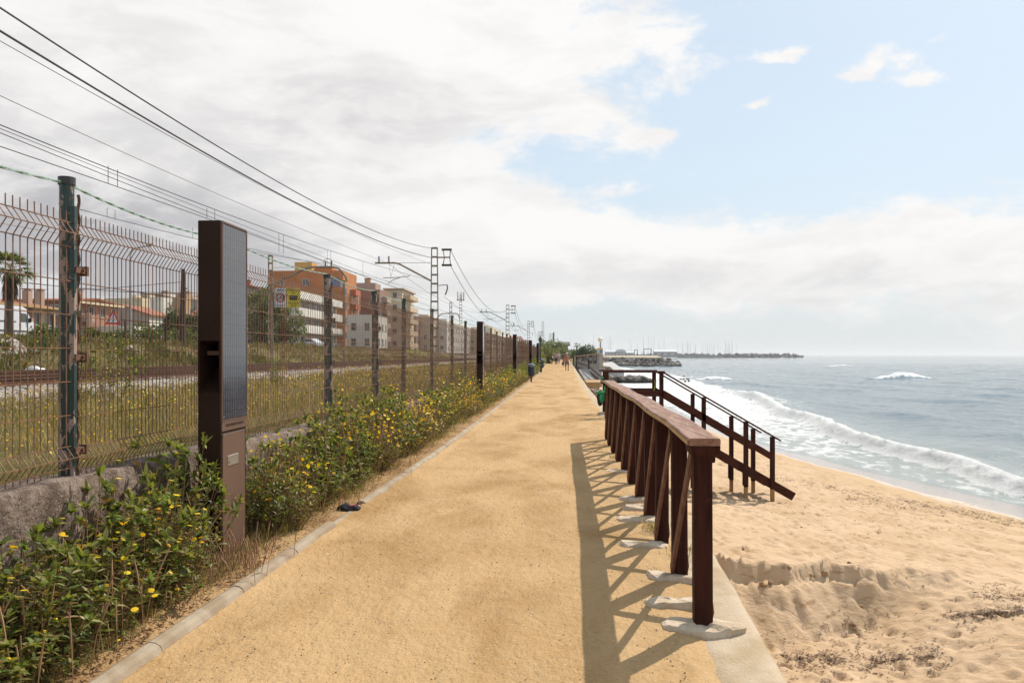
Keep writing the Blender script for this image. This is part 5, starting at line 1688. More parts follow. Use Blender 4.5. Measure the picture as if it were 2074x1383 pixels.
# phone antenna on a roof
q = W(933, 650, 205)
ph = empty('phone_antenna', (q.x, q.y, q.z - 1), 0, 'phone antenna mast with three white panels on a distant roof', 'antenna')
m = MB(); lattice(m, 7.5, .7, .5, 9); m.build('lattice_pole', M_STEEL, ph)
for dx, dy in ((-.75, 0), (.75, 0), (0, .8)): MB().box((dx, dy, 7.2), (.36, .2, 2.3), bev=.05).build('antenna_panel', BM['white'], ph)
MB().box((0, 0, 6.3), (1.9, .9, .1)).build('crossbar', M_STEEL, ph)

# ================================================================== VEHICLES
M_VAN = mat('white_van_paint', (.66, .67, .69), (.62, .63, .66), 1, .25, spec=.6)
M_TYRE = mat('tyre_rubber', (.02, .02, .02), None, 6, .8)
M_DGL = mat('tinted_glass', (.02, .03, .03), (.03, .045, .04), 1, .08, spec=.9)
def wheel(p, x, y, r, w, rx):
    o = MB().tube([(x - w / 2, y, r), (x + w / 2, y, r)], r, 18).build('wheel', M_TYRE, p)
    MB().tube([(x - w / 2 - .01, y, r), (x + w / 2 + .01, y, r)], r * .58, 12).build('rim', M_ALU, o)
def vehicle(c, rz, prof, wid, glass, lab, m, wheels, wr, name, cat, van=False):
    """prof in (y,z) forward +Y"""
    r = empty(name, c, rz, lab, cat)
    MB().prism(prof, lambda a, b, t: ((t - .5) * wid, a, b)).build('body', m, r, bevel=.08)
    for poly in glass:
        for s in (-1, 1):
            MB().prism(poly, lambda a, b, t: (s * (wid / 2 + .006 + .02 * t), a, b)).build('side_window', M_DGL, r)
    for y in wheels:
        for s in (-1, 1): wheel(r, s * (wid / 2 - .08), y, wr, .2, s)
    return r
q = AX(30, 719, -44.5)
vp = [(-3.0, .35), (-3.05, 1.2), (-3.0, 2.55), (-2.8, 2.68), (1.3, 2.70), (1.75, 2.55), (2.35, 1.65), (2.95, 1.30), (3.08, .95), (3.05, .35)]
VY = AX(72, 719, -43.5).y - 2.9
van = vehicle((-44.5, VY, gz(-44.5, VY) + .06), 0, vp, 2.0, [[(1.0, 1.45), (1.05, 2.15), (1.62, 2.15), (2.25, 1.45)]], 'white delivery van parked on the road, seen over the bank', M_VAN, (-2.1, 2.05), .36, 'delivery_van', 'van')
MB().add([(-.85, 2.42, 1.62), (.85, 2.42, 1.62), (.78, 1.83, 2.50), (-.78, 1.83, 2.50)], [(0, 1, 2, 3)]).prism([(0, 0)] * 0 or [(-.8, 0), (.8, 0), (.8, .02), (-.8, .02)], lambda a, b, t: (a, 2.42 + b, 1.62 + .01 * t)).build('windscreen', M_DGL, van)
for s in (-1, 1):
    mo = MB().box((s * 1.14, 2.0, 1.62), (.2, .14, .36), bev=.03).build('mirror', M_CAP, van)
    MB().box((s * 1.03, -.9, 1.45), (.03, 2.6, .07)).box((s * 1.03, 0, .7), (.03, 5, .10)).build('side_trim', M_CAP, van)
    MB().box((s * 1.015, 1.0, 1.5), (.012, .02, 1.9)).box((s * 1.015, -.4, 1.5), (.012, .02, 1.9)).box((s * 1.02, .9, 1.2), (.04, .2, .05)).build('door_seam', M_CAP, van)
    MB().box((s * .78, 2.98, 1.0), (.3, .12, .3), bev=.03).build('headlight', M_ALU, van)
cp = [(-2.1, .25), (-2.15, .85), (-1.9, 1.0), (-1.2, 1.42), (.3, 1.45), (1.0, 1.02), (1.95, .82), (2.15, .6), (2.12, .25)]
cg = [[(-1.65, .98), (-1.12, 1.32), (.22, 1.36), (.80, 1.0)]]
M_CARW = mat('pale_car_paint', (.60, .61, .63), None, 1, .25, spec=.6); M_CARR = mat('red_car_paint', (.5, .03, .02), None, 1, .3, spec=.6)
for (px, d, rz, lab, mm) in ((352, 126, 1.2, 'pale parked car half hidden by the bank below the dark trees', M_CARW), (396, 128, 1.0, 'second pale parked car next to the light column', M_CARW), (622, 122, 1.3, 'white car parked before the white balcony block', M_CARW), (516, 190, 1.9, 'small red car glimpsed beside the big tree', M_CARR)):
    q = W(px, 700, d); c = (q.x, q.y, q.z - .3)
    g_ = gz(q.x, q.y)
    vehicle((q.x, q.y, g_ + .03), rz, cp, 1.7, cg, lab, mm, (-1.3, 1.35), .31, 'parked_car', 'car')

# ================================================================== HARBOUR
mb = MB(); rg = np.random.RandomState(8)
# breakwater: rock mound from the ramp out to the tip
A, B = W(1215, 738, 330), W(1374, 738, 300)
for _ in range(900):
    f = rg.uniform(0, 1) ** .9; side = rg.normal(0, 1)
    c = A.lerp(B, f); wid = 7.5 * (1 - .3 * f)
    off = np.clip(side, -1.6, 1.6) * wid * .5
    top = 3.1 * (1 - abs(off) / (wid * .9)) * (1 - sm(f, .86, 1.0) * .6)
    mb.rock((c.x, c.y + off, ZW + rg.uniform(.0, 1) * max(.4, top) + .15), rg.uniform(.6, 1.25), rg, .75)
def rock_mat():
    m, nt, p, out = new_mat('breakwater_rock'); t = NT(nt); P = t.pos()
    c = t.vor(P, .55, 'F1', 'Color'); g = t.sep(c)[0]
    cc = t.mix(g, (.055, .045, .038), (.30, .26, .22))
    cc = t.mix(t.ramp(t.sep(P)[2], -2.0, -2.6), cc, (.03, .026, .022))
    t.put(cc, p.inputs['Base Color']); p.inputs['Roughness'].default_value = .8
    t.put(t.bump(t.noise(P, 3, 5, .7), .12), p.inputs['Normal'])
    return m
M_ROCK = rock_mat()
tag(mb.build('breakwater_rocks', M_ROCK, recalc=False), 'long breakwater of dark tumbled boulders reaching out from the ramp', 'breakwater', kind='stuff')
mb = MB()
A2, B2 = W(1205, 765, 125), W(1322, 765, 122)
for _ in range(330):
    f = rg.uniform(0, 1); c = A2.lerp(B2, f); off = rg.normal(0, .9)
    mb.rock((c.x, c.y + off, ZW + rg.uniform(0, .85) * (1 - sm(f, .85, 1) * .6)), rg.uniform(.30, .62), rg, .7)
for (px, py, s) in ((1340, 757, .4), (1371, 760, .5), (1378, 764, .6), (1384, 768, .45), (1395, 772, .35), (1290, 772, .35), (1245, 773, .3)):
    c = G(px, py, ZW + .1); 
    for _ in range(4): mb.rock((c.x + rg.normal(0, .5), c.y + rg.normal(0, .5), ZW + .05), s * rg.uniform(.6, 1), rg, .5)
tag(mb.build('groyne_rocks', M_ROCK, recalc=False), 'short low groyne of wet boulders in the white water behind the stairs', 'groyne', kind='stuff')
mb = MB()
for _ in range(220):
    f = rg.uniform(0, 1); y = 24 + 55 * f; x = float(Rx(y)) + rg.uniform(.2, 2.0) * (1 if rg.rand() < .8 else 1.5)
    z = float(beach_h(np.array([x]), np.array([y]), False)[0][0])
    mb.rock((x, y, z + rg.uniform(0, .9) * max(0, 1 - (x - Rx(y)) / 2)), rg.uniform(.15, .42), rg, .7)
for (px, py, d) in ((1224, 743, 112), (1231, 746, 110), (1222, 748, 108), (1238, 749, 110)):
    for _ in range(5):
        c = W(px + rg.normal(0, 3), py, d); mb.rock(c, rg.uniform(.15, .38), rg, .7)
tag(mb.build('rubble_rocks', mat('pale_rubble', (.33, .26, .20), (.16, .12, .09), 1.2, .9), recalc=False), 'pale rubble rocks heaped at the foot of the retaining wall', 'rubble', kind='stuff')
# sand top of the breakwater root
slab_px('promenade', [(1218, 722.6, 420), (1342, 723.5, 420), (1330, 720.6, 700), (1218, 720.4, 700)], 3.5, mat('promenade_sand', (.52, .42, .28), None, .2, .9), None, None)
bpy.data.objects['promenade']['kind'] = 'structure'
# far harbour mole
mb = MB()
for i in range(420):
    f = rg.uniform(0, 1); px = 1372 + (1628 - 1372) * f; d = 1300
    tp = 717.2 + 4 * max(0, f - .9) * 10
    c = W(px, rg.uniform(min(tp, 722), 724), d + rg.normal(0, 4)); mb.rock(c, rg.uniform(2.2, 3.6) * (.6 if f > .94 else 1), rg, .5)
tag(mb.build('harbour_mole_rocks', mat('mole_rock', (.17, .155, .14), (.12, .11, .10), .05, .9), recalc=False), 'far low harbour mole lying along the horizon', 'harbour mole', kind='stuff')
MB_ = MB().box((0, 0, 0), (250, 12, 3.0)); o = MB_.build('quay', mat('quay_concrete', (.30, .28, .26), None, .05, .9)); c = W(1270, 721, 1100); o.location = (c.x, c.y, .0); tag(o, kind='structure')
# sheds and travel lift
d = 1000
def shed(px0, px1, yt, yb, dome, lab, d=1000, name='harbour_shed'):
    A, B = W(px0, yb, d), W(px1, yb, d); zt = W(px0, yt, d).z; zb = A.z
    r = empty(name, ((A.x + B.x) / 2, (A.y + B.y) / 2, zb), 0, lab, 'shed')
    w, h = B.x - A.x, zt - zb
    MB().box((0, 5, h * .33 - 1), (w, 10, h * .66 + 2)).build('wall', BM['grey'], r)
    if dome: MB().prism([(w / 2 * math.cos(a), h * .5 + h * .5 * math.sin(a)) for a in np.linspace(0, math.pi, 12)], lambda a, b, t: (a, -.3 + 10.6 * t, b)).build('roof', M_WHITE, r)
    else: MB().prism([(-.8, h * .6), (11, h * .6), (7, h), (5.0, h)], lambda a, b, t: (-w / 2 - .3 + (w + .6) * t, a, b)).build('roof', M_WHITE, r)
    for k in range(3): MB().box((-w * .3 + k * w * .3, -.08, h * .18), (w * .18, .2, h * .3)).build('door', M_WHITE, r)
shed(1325, 1371, 708, 719, False, 'long harbour shed with white roof right of the travel lift')
shed(1246, 1268, 707, 719, True, 'arched white harbour shed left of the travel lift')
shed(1226, 1247, 708.5, 719, False, 'low pale shed behind the globe lamp post')
shed(1268, 1284, 711.5, 719, False, 'small dark roofed shed beside the arched one')
def gantry(px0, px1, yt, lab):
    A, B = W(px0, 719, d), W(px1, 719, d); h = W(px0, yt, d).z - A.z
    r = empty('travel_lift', ((A.x + B.x) / 2, A.y, A.z), 0, lab, 'crane'); w = B.x - A.x
    for s in (-1, 1): MB().box((s * w / 2, 0, h / 2 - 1), (.9, .9, h + 2)).build('leg', M_GREY, r)
    MB().box((0, 0, h), (w + .9, 1, .9)).build('beam', M_GREY, r)
    MB().box((w * .45, -1, h * .15), (1.6, 1.4, 2.2)).build('cabin', M_BLK, r)
gantry(1304, 1318.5, 706.5, 'large grey travel lift frame in the harbour'); gantry(1285, 1291, 708.5, 'small grey travel lift frame beside the arched shed')
# sailing boats: only masts rise above the mole
def boat():
    r = empty('sailing_boat', (0, 0, 0))
    mb = MB(); n = 7; vs = []
    for i in range(n):
        f = i / (n - 1); wv = 1.7 * math.sin(math.pi * min(1, .12 + f * .88)) ** .6 * (1 if f < .98 else .1); x = -6 + 12 * f
        vs += [(x, -wv, 1.3 + .2 * f), (x, wv, 1.3 + .2 * f), (x, wv * .6, -.1), (x, -wv * .6, -.1)]
    fs = [(0, 1, 2, 3), tuple(4 * (n - 1) + j for j in (3, 2, 1, 0))]
    for i in range(n - 1):
        for j in range(4):
            q = (j + 1) % 4; fs.append((i * 4 + j, i * 4 + q, i * 4 + 4 + q, i * 4 + 4 + j))
    mb.add(vs, fs).build('hull', M_WHITE, r)
    MB().box((-.5, 0, 1.75), (4, 2, .6), bev=.1).build('cabin', M_WHITE, r)
    m_ = MB().tube([(0, 0, 1.4), (0, 0, 17)], [.16, .11], 5).build('mast', M_ALU, r)
    MB().bar((0, 0, 2.8), (-4.5, 0, 2.8), .2, .2).bar((0, -1.0, 11), (0, 1.0, 11), .06, .06).build('boom', M_ALU, r)
    return r
b0 = boat(); GB = 'sailing boats moored in the harbour'
rgb = random.Random(4)
spots = sorted([rgb.uniform(1195, 1300) for _ in range(9)] + [rgb.uniform(1372, 1492) for _ in range(38)] + [rgb.uniform(1300, 1372) for _ in range(9)] + [1181, 1233, 1455, 1491])
for i, px in enumerate(spots):
    c = b0 if i == 0 else copy_tree(b0)
    d = rgb.uniform(1310, 1400) if px > 1360 else rgb.uniform(1120, 1250)
    q = W(px, 719, d); c.location = (q.x, q.y, ZW + 3.2 if px < 1372 else ZW)
    c.rotation_euler = (0, 0, rgb.uniform(-.5, .5) + (1.5 if rgb.random() < .5 else 0))
    hgt = rgb.choice((.9, 1.1, 1.3, 1.5, 1.7))
    c.scale = (1, 1, hgt if px not in (1233,) else 1.6)
    tag(c, 'sailing boat in the far harbour showing its thin bare mast', 'sailing boat', GB)
# ================================================================== VEGETATION
RV = np.random.RandomState(77)
def nrm(v): return v / np.maximum(np.linalg.norm(v, axis=1, keepdims=True), 1e-9)
def leaves(P, D, L, Wd, droop, T, fold=.25):
    """n leaves -> V, F, tint.  5 verts: base, left, centre, right, tip"""
    n = len(P); D = nrm(D)
    up = np.tile(np.array([0, 0, 1.0]), (n, 1)) + RV.normal(0, .25, (n, 3))
    S_ = nrm(np.cross(D, up)); U = np.cross(S_, D)
    L = L[:, None]; Wd = Wd[:, None]; dr = droop[:, None] * L * np.array([0, 0, 1.0])
    c = P + D * L * .5 - dr * .25 - U * Wd * fold
    l = P + D * L * .45 - S_ * Wd * .5 - dr * .22; r = P + D * L * .45 + S_ * Wd * .5 - dr * .22
    t = P + D * L - dr
    V = np.stack([P, l, c, r, t], 1).reshape(-1, 3)
    b = (np.arange(n) * 5)[:, None, None]
    F_ = (b + np.array([[0, 2, 1], [0, 3, 2], [1, 2, 4], [2, 3, 4]])[None]).reshape(-1, 3)
    TT = np.repeat(T, 5, 0)
    return V, F_, TT
def leaves8(P, D, L, Wd, droop, T, fold=.3):
    n = len(P); D = nrm(D)
    up = np.tile(np.array([0, 0, 1.0]), (n, 1)) + RV.normal(0, .3, (n, 3))
    S_ = nrm(np.cross(D, up)); U = np.cross(S_, D)
    L = L[:, None]; Wd = Wd[:, None]; g = droop[:, None] * L * np.array([0, 0, 1.0])
    def pt(f, side, w): return P + D * L * f + S_ * side * Wd * w * .5 - g * f * f + U * (np.abs(side) * w * Wd * fold * .5 if side else 0)
    V = np.stack([P, pt(.30, -1, .85), pt(.30, 0, 0), pt(.30, 1, .85), pt(.66, -1, .9), pt(.66, 0, 0), pt(.66, 1, .9), pt(1, 0, 0)], 1).reshape(-1, 3)
    b = (np.arange(n) * 8)[:, None, None]
    F_ = (b + np.array([[0, 2, 1], [0, 3, 2], [1, 2, 5], [1, 5, 4], [2, 3, 6], [2, 6, 5], [4, 5, 7], [5, 6, 7]])[None]).reshape(-1, 3)
    return V, F_, np.repeat(T, 8, 0)
def merge(parts):
    V, F_, T = [], [], []; o = 0
    for v, f, t in parts:
        V.append(v); F_.append(f + o); T.append(t); o += len(v)
    return np.concatenate(V), np.concatenate(F_), np.concatenate(T)
def tints(n, cols, jit=.18):
    cols = np.array(cols); k = RV.randint(0, len(cols), n)
    c = cols[k] * (1 + RV.normal(0, jit, (n, 1))) * (1 + RV.normal(0, .05, (n, 3)))
    return np.clip(c, .004, .9)
def discs(P, N_, R_, T, k=6):
    n = len(P); N_ = nrm(N_)
    a = nrm(np.cross(N_, np.tile([1.0, .1, 0], (n, 1)))); b = np.cross(N_, a)
    V = [P + N_ * R_[:, None] * .15]
    for i in range(k):
        t = 2 * math.pi * i / k
        V.append(P + (a * math.cos(t) + b * math.sin(t)) * R_[:, None])
    V = np.stack(V, 1).reshape(-1, 3)
    base = (np.arange(n) * (k + 1))[:, None, None]
    F_ = (base + np.array([[0, 1 + i, 1 + (i + 1) % k] for i in range(k)])[None]).reshape(-1, 3)
    return V, F_, np.repeat(T, k + 1, 0)
GREENS = [(.115, .150, .034), (.15, .19, .042), (.21, .225, .060), (.065, .090, .024), (.25, .22, .075)]
OLIVE = [(.20, .17, .06), (.26, .18, .075), (.13, .14, .045), (.30, .20, .095), (.20, .115, .055)]
DRY = [(.30, .20, .10), (.38, .27, .14), (.22, .13, .06), (.26, .20, .09), (.15, .14, .05)]
YEL = [(.80, .50, .015), (.85, .58, .02), (.72, .42, .01)]
def stem_mesh(stems, r0):
    mb = MB()
    for p in stems: mb.tube([Vector(a) for a in p], [r0, r0 * .8, r0 * .5][:len(p)] if len(p) == 3 else r0, 3, caps=False)
    return mb
M_STEM = mat('plant_stem', (.16, .12, .05), (.20, .11, .06), 20, .8)
def shrub_proto(kind, h, rad, seed):
    global RV
    RV = np.random.RandomState(seed)
    parts = []; stems = []; fl = []
    if kind == 'broad':
        ns = 25
        for s in range(ns):
            a = RV.uniform(0, 6.28); q = RV.uniform(.1, 1) ** .6
            b = np.array([math.cos(a), math.sin(a), 0]) * rad * q * .45
            tip = np.array([math.cos(a) * rad * q, math.sin(a) * rad * q, h * (1.05 - .55 * q * q) * RV.uniform(.75, 1.08)])
            mid = (b + tip) / 2 + np.array([math.cos(a), math.sin(a), 0]) * -.05 * rad
            stems.append((b, mid, tip))
            n = 17
            f = RV.uniform(.25, 1, n)
            P = np.where(f[:, None] < .5, b + (mid - b) * f[:, None] * 2, mid + (tip - mid) * (f[:, None] - .5) * 2)
            an = np.arange(n) * 2.4 + RV.uniform(0, 6)
            D = np.stack([np.cos(an), np.sin(an), RV.uniform(.1, 1.3, n)], 1)
            parts.append(leaves8(P, D, RV.uniform(.05, .10, n), RV.uniform(.013, .026, n), RV.uniform(0, .5, n), tints(n, GREENS + ([OLIVE[0], OLIVE[1], OLIVE[3], OLIVE[4]] if RV.rand() < .6 else []))))
            n = 11                    # whorl at the tip
            an = np.arange(n) * (6.28 / n) + RV.uniform(0, 1)
            D = np.stack([np.cos(an), np.sin(an), RV.uniform(.3, 3.0, n)], 1) + RV.normal(0, .2, (n, 3))
            parts.append(leaves8(np.tile(tip, (n, 1)) - D / 3 * .02, D, RV.uniform(.05, .115, n), RV.uniform(.017, .030, n), RV.uniform(0, .7, n), tints(n, GREENS[:3] + [GREENS[4]])))
        nf = 5
    else:
        ns = 75
        for s in range(ns):
            a = RV.uniform(0, 6.28); q = RV.uniform(0, 1) ** .6
            b = np.array([math.cos(a), math.sin(a), 0]) * rad * q * .5
            tip = np.array([math.cos(a) * rad * q, math.sin(a) * rad * q, h * RV.uniform(.6, 1.1) * (1.05 - .4 * q)])
            mid = (b + tip) / 2 + RV.normal(0, .03, 3)
            stems.append((b, mid, tip)); n = 15
            f = RV.uniform(.15, 1, n); P = b + (tip - b) * f[:, None] + RV.normal(0, .01, (n, 3))
            an = RV.uniform(0, 6.28, n); D = np.stack([np.cos(an), np.sin(an), RV.uniform(-.1, 1.0, n)], 1)
            parts.append(leaves(P, D, RV.uniform(.03, .065, n), RV.uniform(.007, .015, n), RV.uniform(0, .4, n), tints(n, OLIVE + GREENS[:2] + [DRY[0]])))
            if RV.rand() < (.75 if kind == 'flower' else .18): fl.append(tip + RV.normal(0, .01, 3) + np.array([0, 0, .02]))
        nf = 0
    for s in range(nf): fl.append(np.array(stems[s * 3][2]) + RV.normal(0, .05, 3) + np.array([0, 0, .06]))
    r = empty('leafy_shrub' if kind == 'broad' else 'flowering_weed', (0, 0, 0))
    v, f, t = merge(parts)
    np_mesh('foliage', v, f, M_LEAF, r, {'tint': t}, smooth=False)
    stem_mesh(stems, .004).build('stems', M_STEM, r, recalc=False)
    if fl:
        P = np.array(fl); n = len(P)
        v, f, t = discs(P, RV.normal(0, .4, (n, 3)) + np.array([0, -.2, 1]), RV.uniform(.012, .020, n), tints(n, YEL, .08), 7)
        tag(np_mesh('blossom', v, f, M_PETAL, r, {'tint': t}, smooth=False), kind='stuff')
    return r
protos = {'broad': [shrub_proto('broad', .72, .42, 1), shrub_proto('broad', .62, .38, 2), shrub_proto('broad', .80, .36, 3)],
          'flower': [shrub_proto('flower', .72, .45, 4), shrub_proto('flower', .62, .42, 5)],
          'dry': [shrub_proto('dry', .58, .42, 6), shrub_proto('dry', .50, .40, 7)]}
used = {}
def put_shrub(kind, x, y, s, hs, lab, grp):
    ps = protos[kind]; p = ps[rv.randint(0, len(ps) - 1)]
    if p.name in used: o = copy_tree(p)
    else: o = p; used[p.name] = 1
    o.location = (x, y, float(PZ(y)) + .01); o.rotation_euler = (rv.uniform(-.12, .12), rv.uniform(-.05, .12), rv.uniform(0, 6.28)); o.scale = (s, s, s * hs)
    tag(o, lab, 'shrub' if kind == 'broad' else 'weed', grp)
rv = random.Random(31)
LB = {'broad': 'broad leaved green shrub by the low wall, ', 'flower': 'weed with yellow flowers on the verge, ', 'dry': 'dry brownish weed clump on the verge, '}
def zone(y): return 'before the nearest light column' if y < 5.6 else ('between first and second light columns' if y < 23 else ('between second and third light columns' if y < 37 else 'beyond the third light column'))
def hgt(y): return float(np.interp(y, [2.5, 3.6, 4.2, 4.7, 5.2, 5.8, 6.6, 7.6, 9, 12, 16, 22, 30, 40, 60], [.80, .90, 1.0, 1.22, 1.2, 1.45, 1.0, 1.15, 1.35, 1.35, 1.3, 1.35, 1.35, 1.3, 1.3]))
y = 2.7
while y < 66:
    k = 4 if y < 6.4 else (3 if y < 14 else 2)
    for j in range(k):
        yy = y + rv.uniform(-.15, .15); xl, xr = XF + .32 + float(cv(yy)), float(Lx(yy)) - (.34 if yy < 6 else .44)
        if j == k - 1 and yy > 6 and vnoise(np.array([yy * 1.1]), np.array([2.5]), 8)[0] > .68: continue
        f = (j + rv.uniform(.2, .8)) / k; x = xl + (xr - xl) * f
        pn = vnoise(np.array([yy * .45]), np.array([.5]), 3)[0]
        kind = 'broad' if pn + rv.uniform(-.3, .3) > (.5 if yy > 6.2 else .42) else ('flower' if rv.random() < (.65 if yy > 6.3 else .2) else 'dry')
        if abs(yy - 5.95) < .42 and abs(x + 2.43) < .38: continue
        cx_ = x * math.cos(TH) + yy * math.sin(TH); dc_ = yy * math.cos(TH) - x * math.sin(TH); pxx = 1037 + F * cx_ / dc_
        if yy < 5.95 and 345 < pxx < 560: continue
        if yy < 5.2 and x > -2.38 and rv.random() < .35: kind = 'dry'
        s = rv.uniform(.75, 1.05) * (1.0 if yy < 8 else (1.15 if yy < 25 else 1.35)) * (.8 if f > .6 else 1)
        put_shrub(kind, x, yy, s, hgt(yy) * (1.05 - .5 * f) * rv.uniform(.75, 1.15) / max(1, s * .95), LB[kind] + zone(yy), 'plants on the verge, ' + kind)
    y += .34 if y < 12 else (.42 if y < 25 else .62)

for (px_, d_, s_, h_, kd) in ((345, 5.35, 1.0, 1.25, 'broad'), (368, 5.55, .95, 1.4, 'broad'), (384, 5.9, .9, 1.5, 'broad'), (330, 5.0, .9, 1.1, 'dry'), (205, 4.75, .95, 1.3, 'broad'), (170, 4.6, .85, 1.15, 'broad'), (530, 6.6, .9, 1.1, 'broad'), (565, 6.9, .95, 1.2, 'dry'), (60, 3.9, .9, .9, 'dry'), (290, 4.9, .9, 1.0, 'flower')):
    q = W(px_, 719, d_); put_shrub(kd, min(q.x, -2.3), q.y, s_, h_, LB[kd] + zone(q.y), 'plants on the verge, ' + kd)

# grass, dry stalks and litter on the verge: uncountable
def blades(P, H_, Wd, T, lean=.25):
    n = len(P); D = np.stack([RV.normal(0, lean, n), RV.normal(0, lean, n), np.ones(n)], 1)
    return leaves(P, D, H_, Wd, RV.uniform(0, .35, n), T, .1)
RV = np.random.RandomState(5)
n = 30000
Y = 2.4 * np.exp(RV.uniform(0, math.log(60 / 2.4), n)); u = RV.beta(1.1, 1.5, n)
X = (XF + .17 + cv(Y)) * (1 - u) + (Lx(Y) - .14) * u
clump = fbm(X * 3, Y * 2.2, 3, 2) + .25 * (1 - u)
keep = (clump > .47) & ~((np.abs(X + 2.43) < .1) & (np.abs(Y - 5.95) < .27))
X, Y = X[keep], Y[keep]; n = len(X)
sc = np.clip(Y / 9, .8, 3)
parts = [blades(np.stack([X, Y, PZ(Y) + .02], 1), RV.uniform(.05, .20, n) * np.clip(sc, 1, 1.6), RV.uniform(.004, .008, n) * sc, tints(n, DRY + OLIVE + GREENS[:2]), .45)]
# tall wiry stalks in the left foreground and round the column foot
st_ = []
for (cx_, cy_, r_, m_, hh) in ((-2.45, 3.75, .32, 70, .42), (-2.3, 5.35, .22, 80, .26), (-2.15, 5.45, .16, 60, .22), (-2.6, 4.4, .3, 40, .5), (-2.3, 4.6, .2, 30, .25), (-2.5, 3.3, .35, 70, .5), (-2.6, 5.0, .25, 50, .6), (-2.5, 7.2, .35, 60, .65), (-2.5, 8.6, .4, 60, .7), (-2.45, 10, .5, 60, .7), (-2.12, 8.0, .2, 40, .2), (-2.2, 10.5, .25, 40, .25)):
    for _ in range(m_):
        x, y = cx_ + RV.normal(0, r_ * .6), cy_ + RV.normal(0, r_)
        h = hh * RV.uniform(.5, 1.2); lx, ly = RV.normal(0, .12, 2) * h * 1.6
        st_.append((x, y, h, lx, ly))
mb = MB()
for (x, y, h, lx, ly) in st_:
    mb.tube([(x, y, .0), (x + lx * .3, y + ly * .3, h * .5), (x + lx * .7, y + ly * .7, h * .82), (x + lx, y + ly, h)], [.0022, .002, .0045, .003], 4, caps=False)
tag(mb.build('dry_stalks', mat('dry_stalk', (.34, .20, .10), (.24, .13, .07), 9, .8), recalc=False), 'wiry brown plantain stalks in the weeds', 'grass', kind='stuff')
v, f, t = merge(parts)
tag(np_mesh('verge_grass', v, f, M_GRASS, None, {'tint': t}, smooth=False), 'low dry grass along the kerb and wall', 'grass', kind='stuff')
n = 420; Y = 3.0 * np.exp(RV.uniform(0, math.log(45 / 3.0), n)); u = RV.uniform(0, .85, n)
X = (XF + .2 + cv(Y)) * (1 - u) + (Lx(Y) - .25) * u
Z = PZ(Y) + np.interp(Y, [3, 6, 9, 40], [.42, .62, .85, .95]) * (1 - .6 * u) * RV.uniform(.5, 1.05, n)
v, f, t = discs(np.stack([X, Y, Z], 1), RV.normal(0, .5, (n, 3)) + np.array([0, -.3, 1]), RV.uniform(.011, .019, n) * np.clip(Y / 12, 1, 1.6), tints(n, YEL, .08), 7)
tag(np_mesh('yellow_flowers', v, f, M_PETAL, None, {'tint': t}, smooth=False), 'small yellow flowers scattered over the verge plants', 'flowers', kind='stuff')
# leaf litter and twigs
n = 5200; Y = 2.6 * np.exp(RV.uniform(0, math.log(30 / 2.6), n)); X = Lx(Y) - .08 - np.abs(RV.normal(0, .26, n)); X = np.maximum(X, XF + .2)
an = RV.uniform(0, 6.28, n)
v, f, t = leaves(np.stack([X, Y, PZ(Y) + .03 + .04 * np.abs(RV.normal(0, .3, n))], 1), np.stack([np.cos(an), np.sin(an), RV.uniform(-.1, .3, n)], 1), RV.uniform(.012, .05, n), RV.uniform(.005, .016, n), RV.uniform(0, .3, n), tints(n, [(.13, .06, .03), (.25, .14, .07), (.42, .28, .16), (.09, .045, .025)]))
tag(np_mesh('leaf_litter', v, f, M_GRASS, None, {'tint': t}, smooth=False), 'dead leaves and twigs on the bare soil by the kerb', 'litter', kind='stuff')
# small tufts at the railing feet
for k, (i, dx, dy) in enumerate(((2, -.02, .42), (7, -.02, .3), (1, .1, .6))):
    RV = np.random.RandomState(50 + k); n = 160; b = RB[i]
    P = np.stack([b.x + dx + RV.normal(0, .06, n), b.y + dy + RV.normal(0, .07, n), np.full(n, .0)], 1)
    v, f, t = blades(P, RV.uniform(.05, .2 if k == 0 else .11, n), RV.uniform(.003, .006, n), tints(n, DRY + GREENS[:1]), .4)
    tag(np_mesh('grass_tuft', v, f, M_GRASS, None, {'tint': t}, smooth=False), ('dry grass tuft behind the second railing post', 'low grass tuft at the far railing posts', 'wispy pale tuft on the sea side of the railing')[k], 'grass tuft')

# ---- meadow behind the fence
RV = np.random.RandomState(9)
def field(name, n, x0, x1, y0, y1, h0, h1, w0, cols, lab, wk=1.0, dens=.42, lean=.3):
    Y = y0 * np.exp(RV.uniform(0, math.log(y1 / y0), n)); X = RV.uniform(x0, x1, n) + cv(Y)
    keep = fbm(X * .9, Y * .7, 17, 3) + RV.uniform(-.12, .12, n) > dens
    X, Y = X[keep], Y[keep]; n = len(X)
    s = np.clip(np.hypot(X, Y) / 9 * wk, .7, 6)
    P = np.stack([X, Y, land_h(X, Y) - .01], 1)
    v, f, t = blades(P, RV.uniform(h0, h1, n), w0 * RV.uniform(.6, 1.3, n) * s, tints(n, cols), lean)
    return tag(np_mesh(name, v, f, M_GRASS, None, {'tint': t}, smooth=False), lab, 'grass', kind='stuff')
field('meadow_grass', 70000, -10.6, -3.05, 2.2, 90, .10, .38, .007, DRY + OLIVE + [(.40, .30, .14), (.34, .28, .12), (.20, .20, .06)], 'dry yellow green meadow between the fence and the tracks')
field('bank_grass', 46000, -26.4, -20.4, 4, 150, .2, .6, .012, [(.15, .115, .05), (.19, .13, .07), (.11, .10, .04), (.22, .16, .08), (.09, .10, .03)], 'tall brownish grass on the railway bank', .8, .36)
field('bank_scrub', 16000, -24.5, -20.6, 5, 60, .15, .6, .03, [(.05, .075, .02), (.07, .095, .025), (.11, .11, .03)], 'dark green scrub low on the railway bank', .8, .56)
field('track_weeds', 9000, -16.2, -9.5, 5, 90, .08, .30, .010, DRY + GREENS[:2], 'weeds between the tracks', 1, .55)
